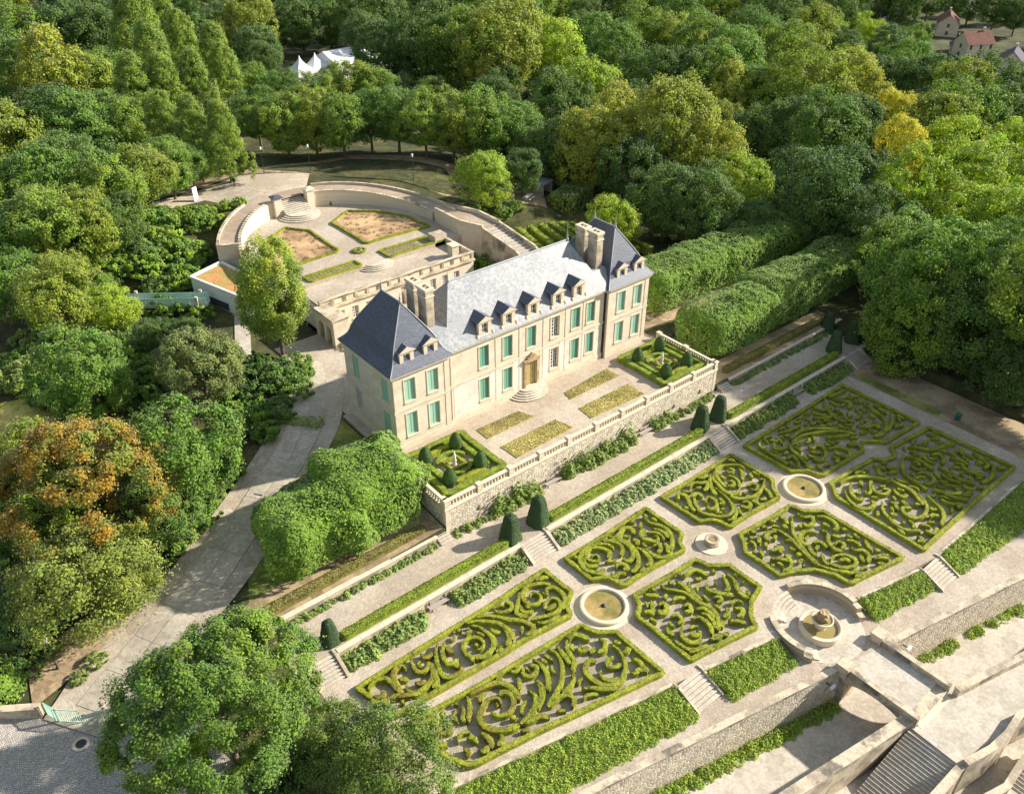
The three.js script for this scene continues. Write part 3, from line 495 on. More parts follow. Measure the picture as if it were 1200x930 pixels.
const TREES = [[-2.8,-230.2,6.9,9.8,3],[10.7,-252.4,8.5,10.8,2],[14,-226.4,8.8,11.1,2],[17.5,-213.8,7.6,9.8,2],[32.5,-232.9,7.2,9.4,1],[36.8,-220.9,7.9,10.1,2],[42,-212.1,7.8,9.9,2],[39.9,-192.2,6.4,8.5,2],[42.3,-180.7,7.2,10.1,3],[61.3,-222.2,6.6,8.7,2],[59.9,-200.5,6.7,8.9,2],[57.4,-181.7,7.2,9.3,2],[66.7,-182.8,7.3,9.5,2],[81.5,-194.1,6.8,9,2],[75.9,-170.7,8,10.2,2],[95.8,-185.9,7.8,10,2],[91.9,-166.9,8.2,10.4,2],[102.6,-163,8.9,11.1,1],[107.8,-152,8.7,10.9,1],[129.8,-162.5,7.8,10,1],[150,-165,8.3,10.5,2],[161.3,-159,7.4,9.5,1],[161.8,-146.5,7.2,9.3,1],[154.3,-129.6,7.7,9.9,1],[176,-136.2,7.3,9.4,1],[180.3,-128,7.2,9.4,1],[175.9,-113.7,7.9,10.1,2],[196.5,-115.9,7.4,9.6,2],[191.9,-103.7,7.1,9.3,2],[219.1,-113.5,6.4,8.5,2],[236.1,-114.5,6,8.1,2],[237.6,-106.1,5.9,8,2],[257.9,-107.6,5.8,7.9,2],[263.1,-95.7,5.8,7.9,2],[256.4,-84,6,8.1,2],[258.1,-77.6,5.3,7.3,2],[-10,-189.4,8.1,10.3,1],[-1.7,-188,8.1,10.3,2],[4.6,-186.2,7.6,9.8,2],[8.8,-166.3,7.5,12,8],[21.2,-185.1,6.9,11.1,8],[11.6,-146.4,5.8,9.6,8],[1,-134.3,6,9.9,8],[12.7,-131,5.4,9.1,8],[29.3,-182.3,5.5,7.6,2],[34.5,-160.8,5.6,7.7,2],[60.2,-151.6,6.8,8.9,2],[52.1,-128.8,7.5,9.7,2],[58.3,-122.2,8.8,11,2],[63.4,-114.5,9.1,11.3,1],[66.3,-104.4,9.3,12.4,3],[80.8,-106.7,8.9,9.9,10],[103.4,-116.1,7.7,9.9,1],[96.2,-99.8,7.2,9.3,1],[115.8,-108.7,7.8,10,1],[118.7,-101.2,7.8,9.9,1],[116.1,-89.4,7.9,10.1,1],[112.9,-78,7.9,10,1],[145.1,-96.4,7.8,10,1],[132,-78.9,7.7,9.8,1],[153.6,-83.9,7.8,10,1],[153.7,-75.9,6,8.1,2],[197.2,-98.1,4.6,5.6,10],[192.3,-89.8,4.8,5.8,10],[151.5,-72.9,5.4,6.4,10],[172.5,-72.6,5.8,7.9,2],[186,-73.8,4.9,6.9,1],[154.2,-58.1,6.4,7.7,1],[-23.1,-141.2,7.6,9.8,1],[-18,-135,8,11,3],[-13.8,-132.6,6.7,8.8,1],[-7.2,-133.8,6,8.1,1],[-8.1,-118.9,5.5,9.2,8],[-3.3,-117.3,5.1,8.7,8],[2.2,-116.7,5.2,8.8,8],[8.6,-118.1,4.9,8.4,8],[15.6,-122.4,4.6,6.6,1],[18.1,-117.6,4.5,6.6,1],[21.5,-114.2,4.5,6.5,1],[26.5,-112.7,4.9,7,1],[32,-112,5.4,7.5,1],[36.4,-109.3,5.4,7.5,1],[68.6,-79.6,7.7,8.7,10],[58,-61.5,6.6,9.3,3],[86.9,-80.1,7,9.1,2],[92,-75,7.4,9.6,2],[95.4,-69.7,7.8,10,1],[93.2,-63.8,5.9,8.6,3],[100.2,-63.1,6.5,8.7,1],[98.3,-55.1,6.8,8.1,1],[104.4,-52.7,8.6,10,1],[115.2,-48.4,7.1,9.2,3],[134.7,-64.5,5.5,6.5,10],[133.1,-50.9,6.8,8.1,2],[136.1,-43.4,7.2,8.6,2],[135.7,-36.6,8.1,9.5,1],[142.2,-32,7.3,8.6,2],[148.3,-28,6.4,7.7,2],[104.8,-32.9,4.1,11.5,4],[88.2,-22,4.6,12.2,4],[-31.4,-112.1,7,9.2,1],[-25.1,-115.5,6.8,9,2],[-20.4,-112.7,6.4,8.5,1],[-15.3,-113.2,5.7,7.8,1],[-12.2,-109.7,5.2,7.3,1],[-10.3,-99.9,4.8,8.3,8],[-7.6,-94.4,4.5,7.9,8],[-4.7,-89.6,4.1,7.3,8],[8.3,-105.5,4.9,7,1],[10.2,-97.8,5,7,1],[14.8,-95.9,5,7,1],[18.3,-91.5,5.1,7.1,1],[23.6,-90.7,5.1,7.2,1],[27.7,-87.7,5.1,7.2,1],[30,-82,5,7.1,1],[34.5,-79.8,5.4,7.5,1],[39.3,-77.2,5.8,7.9,1],[43.3,-73.4,5.8,7.9,1],[44.6,-69.1,5,7.1,1],[48.4,-58.8,6.6,8.6,3],[57,-75.7,6.7,8.9,2],[72.1,-69.6,6,8.1,2],[62.4,-51.1,8.5,10.8,3],[64.2,-43.2,6.3,8.3,3],[83.4,-55.8,4.8,6.5,3],[55.7,-50.2,5.5,6.8,2],[82.2,-45.7,6.2,7.5,2],[88.6,-43.8,6.7,8,2],[87,-37,7.7,9,1],[97.9,-37,7.3,8.6,2],[107.8,-27,8.2,9.7,1],[116.9,-25.1,8.6,10,1],[122,-20.4,7.4,8.8,2],[98.8,-17.9,7.4,8.4,10],[90.6,-8,7.7,8.7,10],[113.9,-12.6,7,8,10],[-37.4,-88.5,6.4,8.5,1],[-32.5,-88.6,6.4,8.5,1],[-27.8,-88,5.8,7.9,1],[-25.6,-81,5.3,7.3,1],[-20.3,-84.3,4.5,6.5,1],[-14.8,-88.6,4.3,6.3,1],[-11.1,-89.3,3.3,5.3,1],[-40.6,-76.8,5.6,7.7,1],[-36.1,-76.4,5.9,8,1],[-31.7,-76.2,5.1,7.1,1],[-27.9,-75.3,3.9,5.9,2],[-43.5,-68.5,4.5,6.5,1],[-37.6,-66.9,3.6,6,3],[-34.5,-59.9,3.5,4.5,10],[-40.4,-61,4.5,6.6,1],[-35.6,-64,3,5,1],[-42.7,-44.2,4.7,5.9,1],[-31.8,-37.9,5,5.8,7],[-29.4,-49.8,2.5,3.7,2],[-32.4,-52.1,2.6,3.7,2],[-47.7,-25.2,8.3,8.1,5],[-39.4,-23.8,5.6,6.9,1],[-43.2,-21,3.7,4.9,1],[-51.8,-25.5,4.2,5.4,1],[-50.6,-36,3.8,4.9,1],[-51.8,-16.7,5.8,5.7,6],[-54.8,-18.7,3.3,3.6,6],[-49.4,-16.2,3,3.4,6],[-55.5,-24.6,3,4.2,2],[-58.2,-17.9,2.7,3.8,2],[-48.3,4.4,7.5,8.1,0],[-41.6,9.5,3.3,3.3,11],[-40.1,13.9,4.7,4.3,11],[-37,17.1,3.5,3.5,11],[61.3,-34.7,5.6,6.6,10],[64.6,-21.8,7.5,8.9,2],[74.6,-34.1,5.4,6.7,2],[79.4,-23.1,6.8,8.1,2],[77.4,-12.8,7.2,8.2,10],[65.8,-12.8,6.1,7.4,2],[58.6,-3.3,6.6,7.9,1],[53.3,4.6,8.2,9.6,1],[51.4,11.7,7.9,5.7,1],[47.5,4.6,6.1,4.4,1],[59.2,11.5,6.7,8.7,3],[50.1,18.4,5.3,3.8,2],[43.9,17.1,4.4,3.1,2],[42,12.4,5.3,3.8,2],[80.4,2.8,7.1,8.1,10],[76.1,-3.1,6.3,7.3,10],[46.1,-37.7,5.7,7,2],[50.6,-50.1,5.4,6.7,2],[49.5,-33.1,6,7.3,2],[55,-26.3,4.1,5.3,2],[25.6,-59.5,4.8,5.8,10],[35.5,-38.2,4.5,5.5,10],[44.7,-63.6,4.9,6.9,2],[34.4,-59.8,3.6,4.8,2]];
const SHRUBS = [[-29.8,-73.7,2.2,1],[-26.1,-73.4,2.4,2],[-21.5,-74.9,2.4,0],[-18.8,-73.6,2.2,1],[-25.6,-72.8,2.2,0],[-22.6,-69.1,2.2,1],[-14.9,-79.1,2,0],[-19.3,-81.9,1.8,0],[-16.4,-81.6,1.5,1],[-13,-81.1,1.3,1],[-9.6,-81.7,1.2,1],[-7.3,-81,1.1,1],[-12.1,-78.8,1.3,1],[-14.6,-81.4,1.5,0],[-23.8,-42.1,1.8,2],[-23,-36.7,2.4,2],[-19.6,-38.8,1.6,0],[-26.6,-35.8,2,2],[-26.6,-31.3,1.8,2],[-29.7,-32,2,0],[-32,-31.5,2,2],[-34.4,-29.6,2,0],[-35.6,-25.5,1.8,3],[-38,-24.2,1.8,3],[-40.2,-21.6,1.7,0],[-42.4,-20.6,1.7,3],[-44.1,-20,1.6,0],[-36.3,-58,2.2,2],[-34.6,-54.4,2,2],[-37.4,-51.6,2.2,0],[-35,-46.8,2,2],[-37.5,-43.4,2,0],[-28.6,-74.2,2,0],[-35.5,-65.4,2.4,1],[-38.5,-60.9,2.2,0],[-27.4,-64,2.2,0],[-25.8,-62.1,1.8,0],[-23.6,-59.7,1.6,1],[-52.8,-41.3,2,0],[-52.9,-35.1,2,0],[-29.7,-36.6,2,0],[-26.2,-40.5,1.6,2],[-22.6,-34.2,1.8,0],[-29.1,-29,1.6,0],[-20.1,-36.8,1.3,0],[-59.2,-15.3,1.6,2],[-57.3,-16,1.4,3],[-55.3,-18.6,1.6,0],[-53.8,-12.4,0.8,3],[-55.5,-11.6,0.7,3],[-45.3,7.5,2.2,2],[-47.9,7.1,2,2],[-52.5,-2.6,1.4,2],[27.2,-59.4,1.6,3],[27.3,-56.1,1.4,0],[23.9,-58.7,1.5,0],[30.2,-56.3,1.3,0],[20.5,-57.7,1.2,0],[47.4,-68.2,2,2],[51.6,-68.2,2,2],[54,-63.5,2,2],[45.1,-52.1,1.8,2],[12.1,-51.9,1.4,1],[18,-47.6,1.4,1],[22.5,-50.1,1.2,1],[19.1,-52.4,1.4,0],[22.6,-53.5,1.3,1]];
const HOUSES = [['red tiled long village house behind the wood',245.3,-93.6,14,7.5,5,3,0.5],['red tiled village house with white gable below the long one',218.6,-71.7,10,8,5.5,3.4,-0.5],['brown roofed village house at the edge of the wood',195.6,-56,8,6,4,2.6,0.3],['grey roofed village house with pale gable',203.2,-53.6,11,8,5.5,3.6,0.35],['brown roofed house half hidden by treetops',239.6,-111.6,10,6,3.4,2.4,-0.3],['small pale roofed outbuilding among the village houses',221.1,-77.4,6,5,3,2,0.5]];
const OWN = [[61.3,-34.7,'bright green tree standing beside the clipped lime blocks'],[25.6,-59.5,'round yellow-green tree at the top of the ramp stairs'],[35.5,-38.2,'yellow-green tree showing behind the right-hand chimneys'],[-39.4,-23.8,'dense green tree between the chestnut and the silver-leaved tree'],[-43.2,-21,'small green tree under the chestnut, beside the driveway'],[-42.7,-44.2,'rounded green tree above the clearing'],[104.8,-32.9,'upper of the two slender yellow trees'],[53.3,4.6,'broad green tree overhanging the wood end of the terrace path'],[51.4,11.7,'massive green tree overhanging the side walk wall'],[62.4,-51.1,'big golden-olive tree standing over the maze']];
const CLEAR = [[-58, -54], [-46.5, -52], [-46, -47.2], [-50.4, -41.5], [-58.5, -42]];
// ---------------------------------------------------------------- terrain
const hT = (x, z) => { let s = 0, t = 0; for (const c of CP) { const w = Math.pow((c[0] - x) ** 2 + (c[1] - z) ** 2 + 9, -1.75); s += w; t += w * c[2]; } return t / s; };
const sunken = (x, z) => (x > -40.1 && x < 46.6 && z > -5.5) || (x > -20.5 && x < 20.6 && z > -26 && z < 0) || (Math.abs(x) < 12.5 && z > -80 && z < -45.3 && (x / 15) ** 2 + ((Math.min(z, -58.5) + 58.5) / 18) ** 2 < 1) || ((x / 15.2) ** 2 + ((z + 58.5) / 18.3) ** 2 < 1 && z < -52);
function groundY(x, z) {
  let y = hT(x, z);
  y += 0.5 * (noise3(x * 0.06, 3, z * 0.06) - 0.5) * smooth(30, 80, Math.hypot(x, z + 10));
  return sunken(x, z) ? Math.min(y, z > -5.5 ? -8 : 2) : y;
}
{
  const line = (a, b, fine, extra) => { const L = []; for (let v = a; v <= b; v += (v > fine[0] && v < fine[1]) ? 1.5 : 9) L.push(v); L.push(...extra); return L.sort((p, q) => p - q); };
  const xs = line(-330, 560, [-80, 62], [-40.12, -40.08, 46.58, 46.62, -20.52, -20.48, 20.58, 20.62]), zs = line(-620, 190, [-108, 45], [-5.52, -5.48, -25.98, -26.02, -45.28, -45.32, -51.98, -52.02]);
  const p = [], u = [], ix = [], nx = xs.length;
  for (const z of zs) for (const x of xs) { p.push(x, groundY(x, z), z); u.push(x, z); }
  for (let j = 0; j + 1 < zs.length; j++) for (let i = 0; i + 1 < nx; i++) { const a = j * nx + i; ix.push(a, a + nx, a + 1, a + 1, a + nx, a + nx + 1); }
  const g = new THREE.BufferGeometry(); g.setAttribute('position', new THREE.Float32BufferAttribute(p, 3)); g.setAttribute('uv', new THREE.Float32BufferAttribute(u, 2)); g.setIndex(ix); g.computeVertexNormals();
  tag(put('terrain', g, MAT.forest), 'brown and green woodland ground under the trees', 'ground', null, 'structure');
}
// sheet draped on the terrain from a polygon outline [[x, z], ...]
function drape(name, poly, lift, material, yf = groundY, step = 1.2) {
  const xs = poly.map(p => p[0]), zs = poly.map(p => p[1]), x0 = Math.min(...xs), x1 = Math.max(...xs), z0 = Math.min(...zs), z1 = Math.max(...zs);
  const inside = (x, z) => { let c = false; for (let i = 0, j = poly.length - 1; i < poly.length; j = i++) { const [ax, az] = poly[i], [bx, bz] = poly[j]; if ((az > z) !== (bz > z) && x < (bx - ax) * (z - az) / (bz - az) + ax) c = !c; } return c; };
  const b = mb(), q = (x, z) => V(x, yf(x, z) + lift, z);
  // clip every cell against the outline (convex cell, outline approximated by clipping with Sutherland-Hodgman the outline by the cell)
  const clip = (pts, f, g) => { const o = []; for (let i = 0; i < pts.length; i++) { const a = pts[i], c = pts[(i + 1) % pts.length], fa = f(a), fc = f(c); if (fa >= 0) o.push(a); if ((fa >= 0) !== (fc >= 0)) { const t = fa / (fa - fc); o.push([lerp(a[0], c[0], t), lerp(a[1], c[1], t)]); } } return o; };
  for (let x = x0; x < x1; x += step) for (let z = z0; z < z1; z += step) {
    const X = Math.min(x + step, x1), Z = Math.min(z + step, z1);
    if ([[x, z], [X, z], [x, Z], [X, Z]].every(c => inside(...c)) && ![...poly].some(p => p[0] > x && p[0] < X && p[1] > z && p[1] < Z)) { b.quad(q(x, z), q(x, Z), q(X, Z), q(X, z)); continue; }
    let c = clip(poly, p => p[0] - x); c = clip(c, p => X - p[0]); c = clip(c, p => p[1] - z); c = clip(c, p => Z - p[1]);
    if (c.length < 3) continue;
    for (const f of THREE.ShapeUtils.triangulateShape(c.map(p => new THREE.Vector2(...p)), [])) { const [A, B, C] = f.map(i => q(...c[i])); V().subVectors(B, A).cross(V().subVectors(C, A)).y > 0 ? b.tri(A, B, C) : b.tri(A, C, B); }
  }
  return tag(b.put(name, material), null, null, null, 'structure');
}
const struct = (b, name, material) => tag(b.put(name, material), null, null, null, 'structure');
const arc = (cx, cz, rx, rz, a0, a1, n) => Array.from({ length: n + 1 }, (_, i) => { const a = lerp(a0, a1, i / n); return [cx + rx * Math.cos(a), cz + rz * Math.sin(a)]; });
const D2R = Math.PI / 180;

// ---------------------------------------------------------------- garden levels
const PATH = 1.05, WALK = 1.8, TER = 4.49, LOW = -1, ROAD = -5, GARD = 8.65, ORT = 8.05;
const edgeZ = x => x < 16 ? 24.45 + 0.2165 * x : 27.45;              // lower edge of the parterre
const footZ = x => x < 14 ? 26.95 + 0.172 * x : 29.36 + 0.1 * (x - 14);
const wallZ = x => 29.07 + 0.2205 * x;                               // retaining wall above the street
const EX = [0, 24.7, 4.4];                                           // exedra
{
  const notch = arc(EX[0], EX[1], EX[2] - 0.2, EX[2] - 0.2, 200 * D2R, 377 * D2R, 30);
  const pts = [[-40, 0.3], [-40, edgeZ(-40)], [-5.4, edgeZ(-5.4)], [-4.15, 24.0], ...notch, [4.9, edgeZ(4.9)], [16, edgeZ(16)], [46.4, 27.45], [46.4, 0.3]];
  struct(mb().prism(pts, -3, 0), 'parterre_path', MAT.gravel);
  struct(mb().prism([[-41, -5.45], [-41, 0.3], [49.5, 0.3], [49.5, -5.45]], -3, PATH), 'terrace_path', MAT.gravel);
  struct(mb().prism([[-41, edgeZ(-41) - 2], [-41, wallZ(-41) + 0.2], [46.4, wallZ(46.4) + 0.2], [46.4, 24]], -4.9, LOW), 'lower_path', MAT.gravel);
  struct(mb().prism([[-70, 10], [-70, 75], [90, 75], [90, 33]], -6, ROAD), 'street', MAT.pave);
  struct(mb().prism([[-20.6, -26.3], [-20.6, -5.9], [20.7, -5.9], [20.7, -26.3]], 1, TER), 'chateau_terrace', MAT.gravel);
  drape('kitchen_court', [[-20, -45], [-20, -26], [21, -26], [21, -45]], 0.06, MAT.gravel);
  // grassy bank under the parterre: sloped soil in three stretches between the stairs and the exedra
  for (const [x0, x1] of [[-40, -16.1], [-12.75, -4.8], [4.9, 13.1], [16.6, 46]]) {
    const b = mb(), n = 12; for (let i = 0; i < n; i++) { const a = lerp(x0, x1, i / n), c = lerp(x0, x1, (i + 1) / n), e = x => x < 16.4 ? edgeZ(x) + 0.12 : 27.57, f = x => footZ(x);
      b.quad(V(a, -0.08, e(a)), V(a, LOW + 0.02, f(a)), V(c, LOW + 0.02, f(c)), V(c, -0.08, e(c))); }
    struct(b, 'grass_bank', MAT.grass);
  }
  // right-hand side walk, slightly lower strip with lawn
  struct(mb().box(39.45, 46.3, -0.3, 0.06, 2.6, 27.4), 'side_walk', MAT.earth);
  drape('lawn', [[39.7, 3.3], [39.7, 14.9], [41.1, 14.9], [41.1, 3.3]], 0.012, MAT.grass, () => 0.06, 3);
  drape('lawn', [[-20.9, -29], [-20.8, -17], [-25.5, -16.2], [-34.5, -14.6], [-34.3, -16.6], [-29, -20], [-24.4, -24.6]], 0.05, MAT.grass);
  drape('lawn', [[-41.5, -7.6], [-38.8, -13.6], [-35.2, -15.4], [-24, -16.6], [-21.2, -16.8], [-21.2, -7.6]], 0.03, MAT.grass);
  drape('gravel_walk', [[-42, -5.6], [-42, -8.9], [-39, -9.4], [-21.2, -9.1], [-21.2, -5.6]], 0.06, MAT.earth);
  drape('gravel_walk', [[21.2, -5.6], [21.2, -9.2], [49, -9.2], [49, -5.6]], 0.06, MAT.earth);
  drape('gravel_walk', [[21.3, -27], [21.3, -20], [62, -17], [62, -20]], 0.06, MAT.earth);
}
// driveway
const DRIVE = [[-18.5, -39.5], [-21.3, -33], [-25, -27.6], [-30.5, -22.8], [-37.5, -18], [-44, -13.9], [-50.5, -10.6], [-56.5, -7]];
{
  const c = spline(DRIVE, 1.2), side = (w0, w1) => { const L = [], R = []; c.forEach((p, i) => { const a = c[Math.max(0, i - 1)], b = c[Math.min(c.length - 1, i + 1)], d = Math.hypot(b[0] - a[0], b[1] - a[1]), nx = -(b[1] - a[1]) / d, nz = (b[0] - a[0]) / d; L.push([p[0] + nx * w0, p[1] + nz * w0]); R.push([p[0] + nx * w1, p[1] + nz * w1]); }); return [L, R]; };
  const shoulder = (k) => { const [L, R] = side(-3.6 - k, 3.4 + k); return [...L, ...R.reverse()]; };
  drape('driveway_verge', shoulder(0.4), 0.13, MAT.gravel);
  drape('driveway_apron', [[-59, -9.6], [-55.5, -12.6], [-47, -15.6], [-42, -12], [-47, -8.4], [-53.5, -4.4], [-56, -5]], 0.17, MAT.gravel);
  const road = new THREE.Group(); road.name = 'driveway'; tag(road, null, null, null, 'structure'); scene.add(road);
  const [L, R] = side(-2.1, 1.9), slabM = [0.86, 0.95, 1.03].map(k => M({ map: paveT, color: rgb(0.98 * k, 0.96 * k, 0.93 * k) }));
  for (let k = 0; k + 3 < c.length; k += 3) for (let h = 0; h < 2; h++) {            // concrete slabs, two across
    const b = mb(), t0 = h ? 0.505 : 0, t1 = h ? 1 : 0.495;
    for (let i = k; i < k + 3; i++) { const e = i === k ? 0.03 : 0, P = (j, t) => { const x = lerp(L[j][0], R[j][0], t), z = lerp(L[j][1], R[j][1], t); return V(x, groundY(x, z) + 0.21, z); };
      const a = P(i, t0), d = P(i, t1), b2 = P(i + 1, t0), c2 = P(i + 1, t1); if (e) { a.lerp(b2, e); d.lerp(c2, e); } b.quad(a, d, c2, b2); }
    b.put('slab', slabM[Math.floor(rnd() * 3)], road);
  }
  drape('bare_ground', [[-59.4, -11.2], [-58.5, -16], [-53, -17.4], [-49, -15], [-55.4, -12.4]], 0.12, MAT.earth);
  drape('cobbled_forecourt', [[-72, -16], [-60.5, -11.4], [-57.8, -8.4], [-54.8, -4.6], [-50, -1.2], [-48, 6], [-52, 18], [-80, 18], [-80, -10]], 0.06, MAT.cobble);
  drape('back_street', [[-85, -60], [-70, -32], [-66, -22], [-62, -13], [-72, -16], [-90, -30]], 0.07, MAT.pave);
  drape('clearing', CLEAR, 0.1, MAT.dryGrass);
  drape('upper_path', [[-9, -66], [-12.4, -70], [-11, -76], [-7.5, -80], [-11, -86], [-30, -82], [-38, -72], [-40, -74], [-32, -86], [-12, -90.5], [-2, -92], [8, -86], [4.5, -80.5], [2, -78], [-2, -77.5], [-5, -76]], 0.06, MAT.gravel);
  drape('woodland_ride', [[8, -86], [-2, -93], [-22, -90], [-10, -96], [20, -92], [34, -78], [44, -66], [36, -55], [28, -60], [22, -70], [16, -78]], 0.05, MAT.earth);
  drape('lawn', [[2, -93], [18, -90], [30, -76], [26, -66], [20, -72], [12, -82]], 0.12, MAT.forest);  // dark woodland tone puts the shade of the trees into the lawn colour
}
// ---------------------------------------------------------------- walls, stairs
// stairs down along +z from (x0..x1, zTop, yTop) to yBot; each step a block
function stairs(name, label, x0, x1, zTop, zBot, yTop, yBot, n, material, group, flank = 0.32) {
  const o = thing(name, label, 'stairs', [(x0 + x1) / 2, yBot, zBot], 0, group), w = (x1 - x0) / 2, run = (zBot - zTop) / n, H = yTop - yBot, r = H / n;
  for (let i = 0; i < n; i++) { const y = H - i * r - 0.004, z0 = -(n - i) * run, z1 = z0 + run; mb().box(-w + flank, w - flank, -0.4, y - 0.055, z0, z1 - 0.07).cap(-w + flank + 0.002, w - flank - 0.002, y - 0.055, y, z0 - 0.01, z1, 0.012).put('step', material, o); }
  if (flank) for (const s of [-1, 1]) { const a = s < 0 ? -w : w - flank, b = mb(), pr = [[-(zBot - zTop) - 0.3, H + 0.16], [-(zBot - zTop) + 0.3, H + 0.16], [0.15, 0.18], [0.15, -0.4], [-(zBot - zTop) - 0.3, -0.4]];
    const A = pr.map(p => V(a, p[1], p[0])), B = pr.map(p => V(a + flank, p[1], p[0])); b.loft([B, A], true, true); b.put('flank_wall', MAT.old, o); }
  return o;
}
const stairX = [[-40.1, -37.1], [-16.2, -12.5], [12.7, 16.4], [41.4, 45.3]];
stairX.forEach(([a, b], i) => stairs('garden_stairs', ['stone garden stairs beside the lone clipped yew at the end of the terrace hedge', 'stone garden stairs between two clipped yews, leading to the basin nearer the gate', 'stone garden stairs between two clipped yews, leading to the basin nearer the wood', 'shaded stone garden stairs at the wood end of the terrace path'][i], a, b, 0.28, 2.45, PATH, 0, 7, MAT.step, 'stairs between the terrace path and the parterre'));
for (const [a, b] of [[-37.1, -16.2], [-12.5, 12.7], [16.4, 41.4], [45.3, 49.5]]) {   // white garden wall along the parterre
  const w = thing('garden_wall', ['low white garden wall beside the long left scroll beds', 'low white garden wall between the two middle garden stairs', 'low white garden wall beside the shaded scroll bed', 'short low garden wall past the shaded stairs'][[-37.1, -12.5, 16.4, 45.3].indexOf(a)], 'wall', [a, 0, 0.3], 0, 'walls below the terrace path');
  mb().box(0, b - a, -0.3, 1.12, -0.05, 0.3).put('wall_body', MAT.old, w);
  for (let x = 0; x < b - a - 0.01; x += 2.4) mb().cap(x + 0.006, Math.min(x + 2.394, b - a), 1.122, 1.26, -0.12, 0.38, 0.02).put('coping_stone', MAT.trim, w);
}
for (const [a, b, l] of [[-42, -22.25, 'long white stone kerb wall under the clipped lime block near the driveway'], [23.9, 49.4, 'white stone kerb wall under the clipped lime blocks beside the wood']]) {
  const w = thing('walk_wall', l, 'wall', [a, PATH, -5.5]);
  mb().box(0, b - a, -0.5, 0.66, -0.15, 0.22).put('wall_body', MAT.old, w);
  for (let x = 0; x < b - a - 0.01; x += 2.4) mb().cap(x + 0.006, Math.min(x + 2.394, b - a), 0.662, 0.8, -0.22, 0.3, 0.02).put('coping_stone', MAT.trim, w);
}
stairs('corner_stairs', 'small stone stairs at the chateau terrace corner beside the clipped lime block near the driveway', -22.25, -20.75, -6.1, -4.5, WALK, PATH, 5, MAT.step, null, 0);
stairs('corner_stairs', 'small stone stairs at the chateau terrace corner beside the wood', 21.7, 23.7, -6.1, -4.5, WALK, PATH, 5, MAT.step, null, 0);
// lower bank stairs
stairs('bank_stairs', 'stone stairs through the grass bank below the basin nearer the gate', -16.1, -12.8, 21.3, 23.9, 0, LOW, 7, MAT.step, 'stairs through the grass bank', 0.2);
stairs('bank_stairs', 'stone stairs through the grass bank below the basin nearer the wood', 13.2, 16.5, 27.5, 29.9, 0, LOW, 7, MAT.step, 'stairs through the grass bank', 0.2);
for (const [a, b] of [[-39.5, -16.1], [-12.8, -5.5], [5, 13.2], [16.5, 46]]) {   // kerb stones at the top of the bank
  const k = thing('bank_kerb', 'worn stone kerb along the top of the grass bank' + { '-39.5': ' by the long scroll beds', '-12.8': ' on the gate side of the exedra', 5: ' on the wood side of the exedra', '16.5': ' past the last bank stairs' }[a], 'kerb');
  for (let x = a; x < b - 0.05; x += 2) { const e = Math.min(x + 1.98, b); mb().bar([[x, 0.1, edgeZ(x < 16.4 ? x : 17)], [e, 0.1, edgeZ(e < 16.4 ? e : 17)]], 0.3, 0.5).put('kerb_stone', MAT.old, k); }
}
// street retaining wall, with the bridge opening
for (const [a, b, l] of [[-41, -2.6, 'rubble street wall with grey coping on the gate side of the bridge'], [3.1, 47, 'rubble street wall with grey coping on the wood side of the bridge']]) {
  const w = thing('street_wall', l, 'wall', [a, ROAD, wallZ(a)]), L = b - a, dz = 0.2205 * L;
  const P = [[0, 0.05], [L, dz + 0.05], [L, dz + 0.5], [0, 0.5]], base = [[0, 0.05], [L, dz + 0.05], [L, dz + 0.72], [0, 0.72]];
  mb().loft([base.map(p => V(p[0], -0.4, p[1])).reverse(), P.map(p => V(p[0], 4.05, p[1])).reverse()], true, true).put('wall_body', MAT.rubble, w);
  for (let x = 0; x < L - 0.02; x += 2.2) { const e = Math.min(x + 2.19, L); mb().bar([[x, 4.24, 0.2205 * x + 0.27], [e, 4.24, 0.2205 * e + 0.27]], 0.62, 0.18).put('coping_stone', MAT.old, w); }
}
// bridge over the street
{
  const o = thing('stone_bridge', 'pale stone footbridge with low parapets over the sunken street', 'bridge', [0.25, ROAD, 29.2]);
  const prof = [[-0.2, 0], [0.5, 0]], cz = 3.35, rz = 2.85;
  for (let i = 0; i <= 16; i++) { const a = Math.PI * (1 - i / 16); prof.push([cz + rz * Math.cos(a), 2.3 + 1.15 * Math.sin(a)]); }
  prof.push([6.2, 0], [6.9, 0], [6.9, 3.9], [-0.2, 3.9]);
  const sh = new THREE.Shape(prof.map(p => new THREE.Vector2(p[0], p[1]))), g = new THREE.ExtrudeGeometry(sh, { depth: 5.6, bevelEnabled: false });
  g.rotateY(-Math.PI / 2); g.translate(2.8, 0, 0);
  put('arch', g, MAT.old, o);
  mb().box(-2.4, 2.4, 3.9, 3.98, -0.6, 5.9).put('deck', MAT.pave, o);
  for (const s of [-1, 1]) { mb().box(s * 2.62 - 0.22, s * 2.62 + 0.22, 3.9, 4.42, 0.5, 6.9).put('parapet', MAT.old, o); for (let k = 0; k < 4; k++) mb().cap(s * 2.62 - 0.28, s * 2.62 + 0.28, 4.422, 4.56, 0.5 + k * 1.6 + 0.005, 0.5 + k * 1.6 + 1.595, 0.02).put('coping_stone', MAT.old, o);
    mb().box(s * 2.75 - 0.55, s * 2.75 + 0.55, 3.6, 4.75, -0.55, 0.5).cap(s * 2.75 - 0.65, s * 2.75 + 0.65, 4.752, 4.95, -0.65, 0.6, 0.04).put('pier', MAT.old, o); }
  for (let i = 0; i < 4; i++) mb().cap(-2.4, 2.4, 3, 3.98 - (i + 1) * 0.145, 5.9 + i * 0.36, 5.9 + (i + 1) * 0.36, 0.015).put('step', MAT.trim, o);
}
